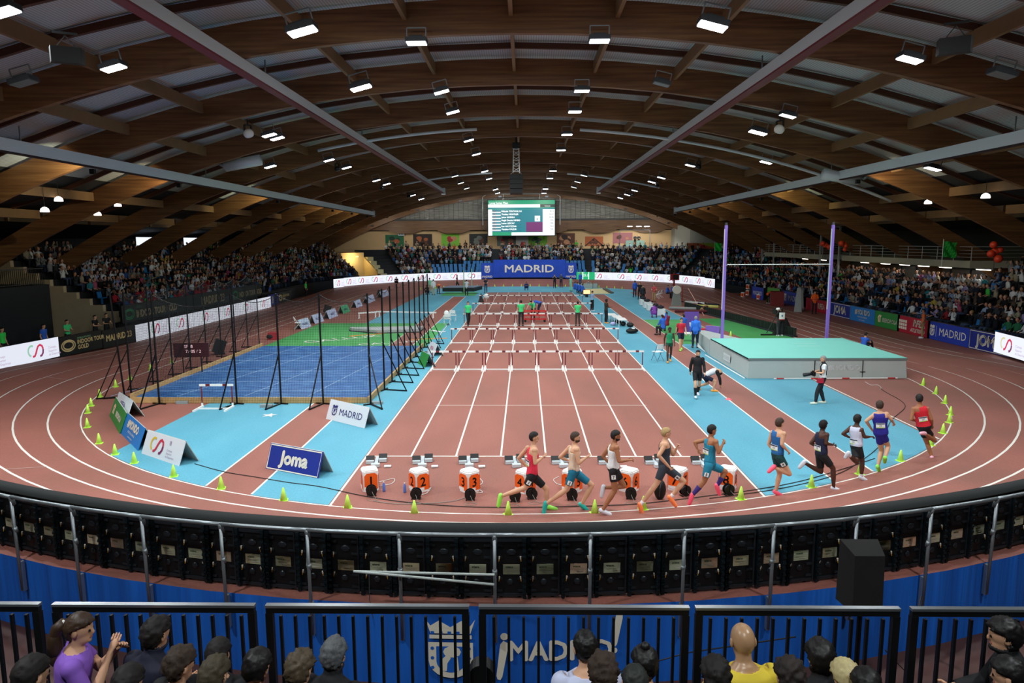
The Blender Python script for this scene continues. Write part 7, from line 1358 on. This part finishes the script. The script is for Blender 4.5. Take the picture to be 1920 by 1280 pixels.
t = thing('covered_tv_camera', 'television camera on a low tripod with black cloth on the right infield', 'camera', G(1455, 628)); mb = MB(); mb.box((0, .1, 1.45), (.28, .6, .3)); mb.tube((0, .4, 1.45), (0, .65, 1.45), .1, n=12); mb.build('body', BLACK, t); mb = MB(); mb.ball((0, -.15, 1.62), (.14, .12, .1), 8, 6); mb.build('white_cover', WHITE, t, smooth=True)
for k in range(3): a = 2*PI*k/3+.3; mb = MB(); mb.tube((0, 0, 1.3), (.6*math.cos(a), .6*math.sin(a), .08), .03, n=6); mb.build('leg', DKGREY, t)
mb = MB(); mb.tube((-1.0, -.2, .06), (0, -.2, .06), .05); mb.build('foot_bar', BLACK, t); mb = MB(); mb.lathe([(.75, 0), (.35, .5), (.1, 1.0)], (.7, .5, 0), 9); mb.build('cloth', M('black_cloth', '#0c0c0e', .9, bump=.5), t)
# low black barrier of short posts
p0, p1 = Vector((13.3, 42.2, 0)), Vector((15.7, 23.8, 0)); t = thing('low_black_barrier', 'long low dark barrier of upright slats between the right runway and the track', 'barrier', p0); d = p1-p0; mb = MB(); n = 96
for i in range(n): q = d*(i/(n-1)); mb.box(q+Vector((0, 0, .3)), (.16, .12, .52))
mb.build('slats', M('slat_dark', '#1c2822', .6), t); mb = MB(); mb.bar((0, 0, .05), d+Vector((0, 0, .05)), .4, .08); mb.build('base', DARK, t)
for i, (px, py, L_, a, c) in enumerate(((1292, 583, 3.6, .3, 'grey_bag'), (1305, 572, 3.2, -.2, 'white_bag'), (1316, 578, 3.4, .1, 'yellow_bag'), (1300, 588, 3.0, .5, 'dark_bag'), (1328, 575, 2.6, -.1, 'black_bag2'))):
    p = G(px, py); t = thing('pole_bag', '%s long vaulting pole bag in the heap on the right infield' % ['grey', 'white', 'yellow and white', 'dark red', 'black'][i], 'bag', p, -1.0+a); mb = MB(); mb.tube((-L_/2, 0, .16), (L_/2, 0, .26), .13, .11, 10); mb.build('tube_bag', M(c, ['#8a8f8c', '#c8ccc8', '#c8c46a', '#5a2026', '#15171a'][i], .7), t, smooth=True); mb = MB(); mb.box((0, 0, .06), (.5, .4, .12)); mb.build('support', M('support_red', '#8a2a22', .6), t)
p, q = Vector(G(1284, 561)), Vector(G(1320, 592)); t = thing('vaulting_pole', 'pale pink vaulting pole leaning down to the floor over the bags', 'pole', q); mb = MB(); mb.tube((0, 0, .02), (p-q)*.8+Vector((0, 0, 1.3)), .03, n=6); mb.build('shaft', M('pole_pink', '#e0a898', .5), t)
t = thing('round_sign_stand', 'grey pedestal with a round white head on the right infield', 'stand', G(1268, 573)); mb = MB(); mb.add([(-.45, -.2, 0), (.45, -.2, 0), (.45, .2, 0), (-.45, .2, 0), (-.28, -.12, 1.2), (.28, -.12, 1.2), (.28, .12, 1.2), (-.28, .12, 1.2)], [(0, 3, 2, 1), (4, 5, 6, 7), (0, 1, 5, 4), (1, 2, 6, 5), (2, 3, 7, 6), (3, 0, 4, 7)]); mb.build('pedestal', M('ped_grey', '#7c8680', .6), t); mb = MB(); mb.tube((0, -.15, 1.45), (0, .1, 1.45), .38, n=18); mb.build('head', M('head_pale', '#d0cfc0', .6), t)
t = thing('clock_tower', 'red and black countdown clock on a red post on the right infield', 'clock', G(1263, 557)); mb = MB(); mb.box((0, 0, .95), (.16, .16, 1.9)); mb.build('post', M('clock_red', '#8a1c20', .5), t); mb = MB(); mb.box((.05, 0, 2.1), (.9, .3, .65)); mb.build('casing', M('clock_red'), t); mb = MB(); mb.box((.12, -.17, 2.1), (.5, .03, .45)); mb.build('dial', BLACK, t)
t = thing('jump_marker_post', 'thin red and black marker post on the right infield', 'post', G(1279, 566)); mb = MB(); mb.tube((0, 0, 0), (0, 0, 1.6), .035, n=6); mb.build('post', M('clock_red'), t); mb = MB(); mb.box((0, 0, .03), (.3, .3, .06)); mb.build('foot', BLACK, t)
p = G(1498, 583); t = thing('grey_gate', 'grey plastic gate frame on the right straight', 'gate', p, 1.1); mb = MB()
for x in (-.75, .75): mb.add([(x-.12, -.3, 0), (x+.12, -.3, 0), (x+.12, .3, 0), (x-.12, .3, 0), (x-.1, -.15, 1.9), (x+.1, -.15, 1.9), (x+.1, .15, 1.9), (x-.1, .15, 1.9)], [(0, 3, 2, 1), (4, 5, 6, 7), (0, 1, 5, 4), (1, 2, 6, 5), (2, 3, 7, 6), (3, 0, 4, 7)])
mb.bar((-.75, 0, 1.9), (.75, 0, 1.9), .25, .15); mb.bar((-.75, 0, .1), (.75, 0, .1), .3, .2); mb.build('frame', M('gate_grey', '#8e9692', .5), t)
p = G(1456, 572); box_thing('red_counter', 'dark red box counter with white number beside the bending steward', 'box', (p[0], p[1], 0), (1.5, 1.1, 1.25), M('counter_red', '#7a1a1c', .5), 1.3)
for i, (px, py, n_, z) in enumerate(((1393, 557, 3, 0), (1402, 553, 8, 0), (1402, 553, 5, .64), (1423, 561, 1, 0))):
    p = G(px, py); make_lane_box('spare orange number box on the right straight, %s' % ['left of the stacked pair', 'lower of the stacked pair', 'upper of the stacked pair', 'standing alone before the green board'][i], (p[0], p[1], z), n_, .8)
board_seg((22.6, 53.5), (22.8, 50.6), 1.2, 'banner_board', 'small blue board before the green board at the far right straight', MC, lambda g, L, h: g.text('MADRID', L*.5, .4, .4, 1), 0)
board_seg((23.1, 50.4), (23.35, 47.8), 1.3, 'banner_board', 'light green board with pale swirl behind the orange number box', [M('pale_green_ad', '#5aa83c', .5), M('banner_white')], lambda g, L, h: g.stroke([(.3, .3), (.8, .6), (1.6, .5), (2.4, .9)], .25, 1), 0)
# commentary platform
p = GY(1188, 462, 86.5); t = thing('commentary_platform', 'white commentary platform with two desks high in the far right stand', 'platform', (p[0], 86.5, p[2]-.1)); mb = MB(); mb.box((0, .5, 0), (4.6, 3.2, .25)); mb.build('deck', M('deck_grey', '#9aa09c', .6), t)
for x in (-2.2, 2.2): mb = MB(); mb.bar((x, -1, -2), (x, -1, 2.5), .08); mb.build('column', GREYM, t)
mb = MB(); mb.bar((-2.2, -1, 2.5), (2.2, -1, 2.5), .08); mb.build('lamp_bar', GREYM, t)
for x in (-.7, .9): mb = MB(); mb.box((x, -.6, .55), (1.1, .5, .9)); mb.build('desk', M('desk_mint', '#b0dcd0', .5), t)
for i, px in enumerate((1181, 1198, 1213)):
    q = GY(px, 424, 85.6); t = thing('studio_lamp', 'bright studio lamp above the commentary platform, %s' % ['left', 'middle', 'right'][i], 'lamp', q); mb = MB(); mb.box((0, 0, .05), (.8, .35, .1)); mb.build('housing', BLACK, t); mb = MB(); mb.box((0, 0, -.02), (.7, .3, .05)); mb.build('lens', GLOW[2], t)
    ld = bpy.data.lights.new('studio_beam', 'SPOT'); ld.energy = 260; ld.spot_size = 2.4; ld.color = (1, .95, .88); o = bpy.data.objects.new('studio_beam', ld); COL.objects.link(o); o.location = (q[0], q[1], q[2]-.1); o.rotation_euler = Vector((0, .35, -1)).to_track_quat('-Z', 'Y').to_euler()
for i, px in enumerate((1191, 1198)): person('commentator in black standing behind the desk, %s' % ['left', 'right'][i], 0, 0, 'hold', 180, 1.0, vox=.03, xyz=(GY(px, 455, 86.2)[0], 86.4, p[2]), top='jacket', tm=blk, bot='trousers', bm=blk, hair=HD, shoe=SHB)
# flags
for i, (px, py, D, c, lb) in enumerate(((1340, 462, 88, '#2ad84a', 'green flag waved in the far right corner of the stands'), (1548, 462, 62, '#f0502a', 'orange balloons above the balcony left of the purple upright'), (1578, 460, 60, '#f0502a', 'orange balloons above the balcony right of the purple upright'), (1866, 472, 40, '#d84020', 'orange pompoms raised at the right edge of the stands'), (1768, 466, 45, '#1fa038', 'green flag hanging over the balcony railing'))):
    q = GY(px, py, D-18.4); t = thing('waved_flag', lb, 'flag', q); rnd = random.Random(i); mb = MB()
    if 'flag' in lb: mb.grid([[(x*.12, .08*math.sin(x+z), z*.14+.05*math.sin(x*.8)) for x in range(8)] for z in range(-4, 4)]); mb.build('cloth', M('flag'+c, c, .6), t); mb = MB(); mb.tube((0, 0, -1.2), (0, 0, .6), .02); mb.build('stick', WHITE, t)
    else:
        for k in range(5): mb = MB(); mb.ball((rnd.uniform(-.4, .4), rnd.uniform(-.2, .2), rnd.uniform(-.4, .4)), rnd.uniform(.16, .24), 10, 7); mb.build('ball', M('flag'+c, c, .4), t, smooth=True)
        mb = MB(); mb.tube((0, 0, -1.5), (0, 0, -.2), .015); mb.build('stick', DKGREY, t)
# ================================================================ SPECTATORS IN FRONT
def front(label, px, py, Y, head=0, s=1.0, hair=HD, hs='short', top='tee', tm=None, skin=SKIN, jk=None, curly=0.0, look=None, bulk=1.05, fingers='curl', off=.014, lean=0.0):
    hd = Vector(GY(px, py, Y)); R = Matrix.Rotation(math.radians(head), 3, 'Z'); P = pose('sit', s, **(jk or {}))
    if lean:
        for q in ('neck', 'head', 'shR', 'shL', 'elR', 'elL', 'wrR', 'wrL'): P[q] = P[q]+Vector((lean, 0, 0))*(1.2 if q == 'head' else 1)
    base = hd-R @ P['head']; J = {a: R @ v+base for a, v in P.items()}
    b = Body('person', label, tuple(base), J, .0125, s, skin, 'person', 'spectators in the front stand', bulk, face=R @ Vector(look or (0, 1, -.1)), fingers=fingers)
    b.shell('jacket' if top == 'jacket' else 'shirt', tm, b.pick(TOPS[top]), .014); b.shell('trousers', drk, b.pick(BOTS['trousers']), .014)
    for S in 'LR': b.shell('shoe', SHB, np.array([b.names[i] == 'foot'+S for i in b.sid]), .011)
    if hair:
        o = b.hair(hair, hs, off)
        if o:
            from mathutils import noise as NZ
            sd = Vector((px*.37, py*.21, 1.3)); A = .006+curly
            for v in o.data.vertices:
                q = v.co; d_ = (q-(b.hd-b.B)); n_ = d_.normalized(); v.co = q+n_*(A*NZ.noise(q*26+sd)+A*.8*NZ.noise(q*62+sd)+(.004+curly*.3)*NZ.noise(q*130))
            o.data.update()
    return b
curlyb = M('hair_curly_brown', '#33261c', .75, noise=.5, nscale=70, bump=.9); HSP = M('hair_salt', '#55585a', .6, noise=.6, nscale=70, bump=.9); HBL = M('hair_blond', '#b8aa7a', .6, noise=.3, nscale=50, bump=.9)
b = front('woman with brown ponytail in a purple top, clapping, bottom left', 148, 1180, -13.55, -62, .98, M('hair_chestnut', '#3c2a1c', .5, noise=.4, nscale=60, bump=.9), 'short', 'tee', cl('violet_top', '#8a5cc4'), look=(.25, 1, .18), jk=dict(elR=(.26, .16, .70), wrR=(.10, .30, .98), elL=(-.2, .2, .72), wrL=(-.0, .34, .95)), fingers='curl', off=.018)
k_ = b.hd-b.B; bk = -b.hf; mb = MB(); mb.path([k_+bk*.10+b.hup*.05, k_+bk*.15+b.hup*.0, k_+bk*.165-b.hup*.10, k_+bk*.15-b.hup*.20], .042, 10); mb.ball(k_+bk*.15-b.hup*.12, (.055, .05, .11), 12, 8); mb.ball(k_+bk*.145-b.hup*.22, (.04, .04, .07), 10, 6); mb.build('ponytail', M('hair_chestnut'), b.root, smooth=True); mb = MB(); mb.ball(k_+bk*.112+b.hup*.045, .024, 8, 6); mb.build('hair_tie', WHITE, b.root)
front('dark haired man in navy jacket beside the ponytailed woman', 292, 1190, -13.5, -22, 1.06, HD, 'short', 'jacket', cl('navy_jacket', '#10142a'), curly=.006, off=.02)
front('spectator with brown curly hair below the man in navy jacket', 337, 1248, -13.95, -35, 1.0, curlyb, 'short', 'tee', blk, curly=.012, off=.024)
front('dark haired spectator half hidden behind the brown curly head, left', 409, 1228, -13.4, 0, 1.0, HD, 'short', 'tee', blk, off=.02)
front('spectator with dense olive brown hair in the nearer row, left', 402, 1268, -14.15, -12, 1.0, M('hair_olive', '#3e3626', .7, noise=.5, nscale=80, bump=.9), 'short', 'tee', blk, curly=.008, off=.022)
front('black haired spectator third from the left of the nearer row', 482, 1252, -13.95, -15, 1.0, M('hair_black', '#0b0908', .5, noise=.4, nscale=60, bump=.9), 'short', 'tee', blk, off=.022)
front('spectator with tousled brown hair and a hair slide left of the grey haired man', 562, 1256, -13.95, -20, 1.0, M('hair_tousled', '#4a3e2e', .6, noise=.5, nscale=70, bump=.9), 'short', 'tee', blk, curly=.012, off=.024)
front('man with grey and black swept hair in dark top left of the crest', 626, 1230, -13.6, -14, 1.04, HSP, 'short', 'jacket', blk, curly=.006, off=.02)
front('big dark head of a spectator with thinning hair in the bottom left corner', 58, 1268, -14.6, -20, 1.0, HD, 'short', 'jacket', blk, off=.016)
front('dark head showing at the bottom edge right of the ponytailed woman', 240, 1284, -14.3, -10, 1.0, HD, 'short', 'tee', blk, off=.02)
front('man in white collared shirt with black hair before the word MADRID', 1098, 1216, -13.6, 8, 1.05, M('hair_black', '#0b0908', .5, bump=.9), 'short', 'tee', cl('white_shirt', '#c4cae4'), bulk=1.15, off=.012)
front('spectator with bushy brown hair in front of the white shirted man', 1131, 1262, -14.1, 5, 1.0, curlyb, 'short', 'tee', blk, curly=.014, off=.026)
b = front('spectator with black hair in a small bun right of the white shirted man', 1209, 1246, -13.9, 4, .98, M('hair_black'), 'short', 'tee', blk, off=.022); mb = MB(); mb.ball(b.hd-b.B+b.hup*.13-b.hf*.03, .035, 10, 6); mb.build('hair_bun', M('hair_black'), b.root, smooth=True)
front('spectator with short dark hair at the bottom edge below the bun', 1191, 1284, -14.3, 0, 1.0, M('hair_short_dark', '#1f2420', .6, bump=.9), 'short', 'tee', blk, off=.012)
bald = front('bald man in a yellow T-shirt seen from behind', 1393, 1203, -13.6, 4, 1.12, None, 'short', 'tee', cl('yellow_shirt', '#d8c038'), M('skin_bald', '#b08a66', .35, spec=.6), bulk=1.12)
P = bald.J; u = (P['neck']-P['pelvis']).normalized(); n = -bald.tf; r = u.cross(n); c = P['pelvis'].lerp(P['neck'], .80)+n*.150-bald.B; mb = MB(); g = Gfx(mb, lambda a, b_, w=0: c+r*a+u*(b_-a*a*1.5)+n*(w-1.0*a*a)); g.text('Vergelich', 0, 0, .035, 0, bold=.0015)
for k in range(-3, 4): g.stroke([(k*.03, -.06-.004*k*k), (k*.037, -.035-.004*k*k)], .004, 0)
mb.build('shirt_print', M('print_ink', '#2a2a20', .7), bald.root)
front('spectator with spiky dark hair at the left shoulder of the bald man', 1342, 1268, -14.1, 0, 1.0, HD, 'short', 'tee', blk, curly=.010, off=.024)
front('spectator with curly dark hair right of the bald man', 1481, 1270, -14.1, 0, 1.0, M('hair_curly_dark', '#221a15', .7, noise=.5, nscale=70, bump=.9), 'short', 'tee', blk, curly=.013, off=.024)
front('long black haired spectator between the bald man and the blond head', 1538, 1234, -13.7, 6, 1.0, M('hair_black'), 'long', 'jacket', blk, off=.03)
front('spectator with straight blond hair at the bottom edge, right', 1586, 1272, -14.0, 14, .98, HBL, 'long', 'tee', blk, off=.022)
front('dark head at the bottom edge right of the blond head', 1625, 1290, -14.2, 0, 1.0, M('hair_black'), 'short', 'tee', blk, off=.02)
front('spectator in black at the right edge turned to the left', 1885, 1192, -13.4, 62, 1.1, M('hair_black'), 'long', 'jacket', blk, off=.02)
front('spectator in the bottom right corner with a hand raised', 1893, 1268, -14.1, 50, 1.0, M('hair_black'), 'short', 'jacket', blk, off=.02, jk=dict(elL=(-.3, .2, .8), wrL=(-.34, .32, .98)))
# benches of the front stand
for y, z, lb in ((-13.75, 2.12, 'lower'), (-14.35, 2.18, 'upper')):
    t = thing('stand_bench', 'grey bench of the front stand, %s row' % lb, 'bench', (0, y, 1.6)); mb = MB(); mb.box((0, -.05, z-1.6-.03), (13, .28, .05)); mb.build('seat', DKGREY, t)
    for x in range(-6, 7, 2): mb = MB(); mb.box((x, 0, (z-1.6)/2-.03), (.05, .2, z-1.6-.05)); mb.build('leg', BLACK, t)
# black round spotlight on the floor before the crest
q = GY(903, 1262, -12.45); t = thing('follow_spot', 'black round spotlight head standing behind the balustrade before the crest', 'lamp', (q[0], q[1], -.5)); h = q[2]+.5; mb = MB(); mb.tube((0, -.06, h), (0, .1, h), .115, n=20); mb.box((0, 0, h-.14), (.2, .18, .14)); mb.build('head', BLACK, t, smooth=False); mb = MB(); mb.tube((0, 0, 0), (0, 0, h-.2), .03); mb.build('pole', BLACK, t); mb = MB(); mb.lathe([(.3, 0), (.28, .03), (.04, .06)], n=14); mb.build('foot', BLACK, t)

# things that look alike: say which one, counted from the left as seen from the stand
def _ord(n): return '%d%s' % (n, 'th' if 10 < n % 100 < 14 else {1: 'st', 2: 'nd', 3: 'rd'}.get(n % 10, 'th'))
_same = {}
for o in list(scene.objects):
    if o.parent is None and 'label' in o and o.get('category') != 'spectator': _same.setdefault(o['label'], []).append(o)
for lb, L in _same.items():
    if len(L) > 1:
        L.sort(key=lambda o: pxof(tuple(o.location))[0])
        for i, o in enumerate(L): o['label'] = '%s, %s from left' % (lb, _ord(i+1))
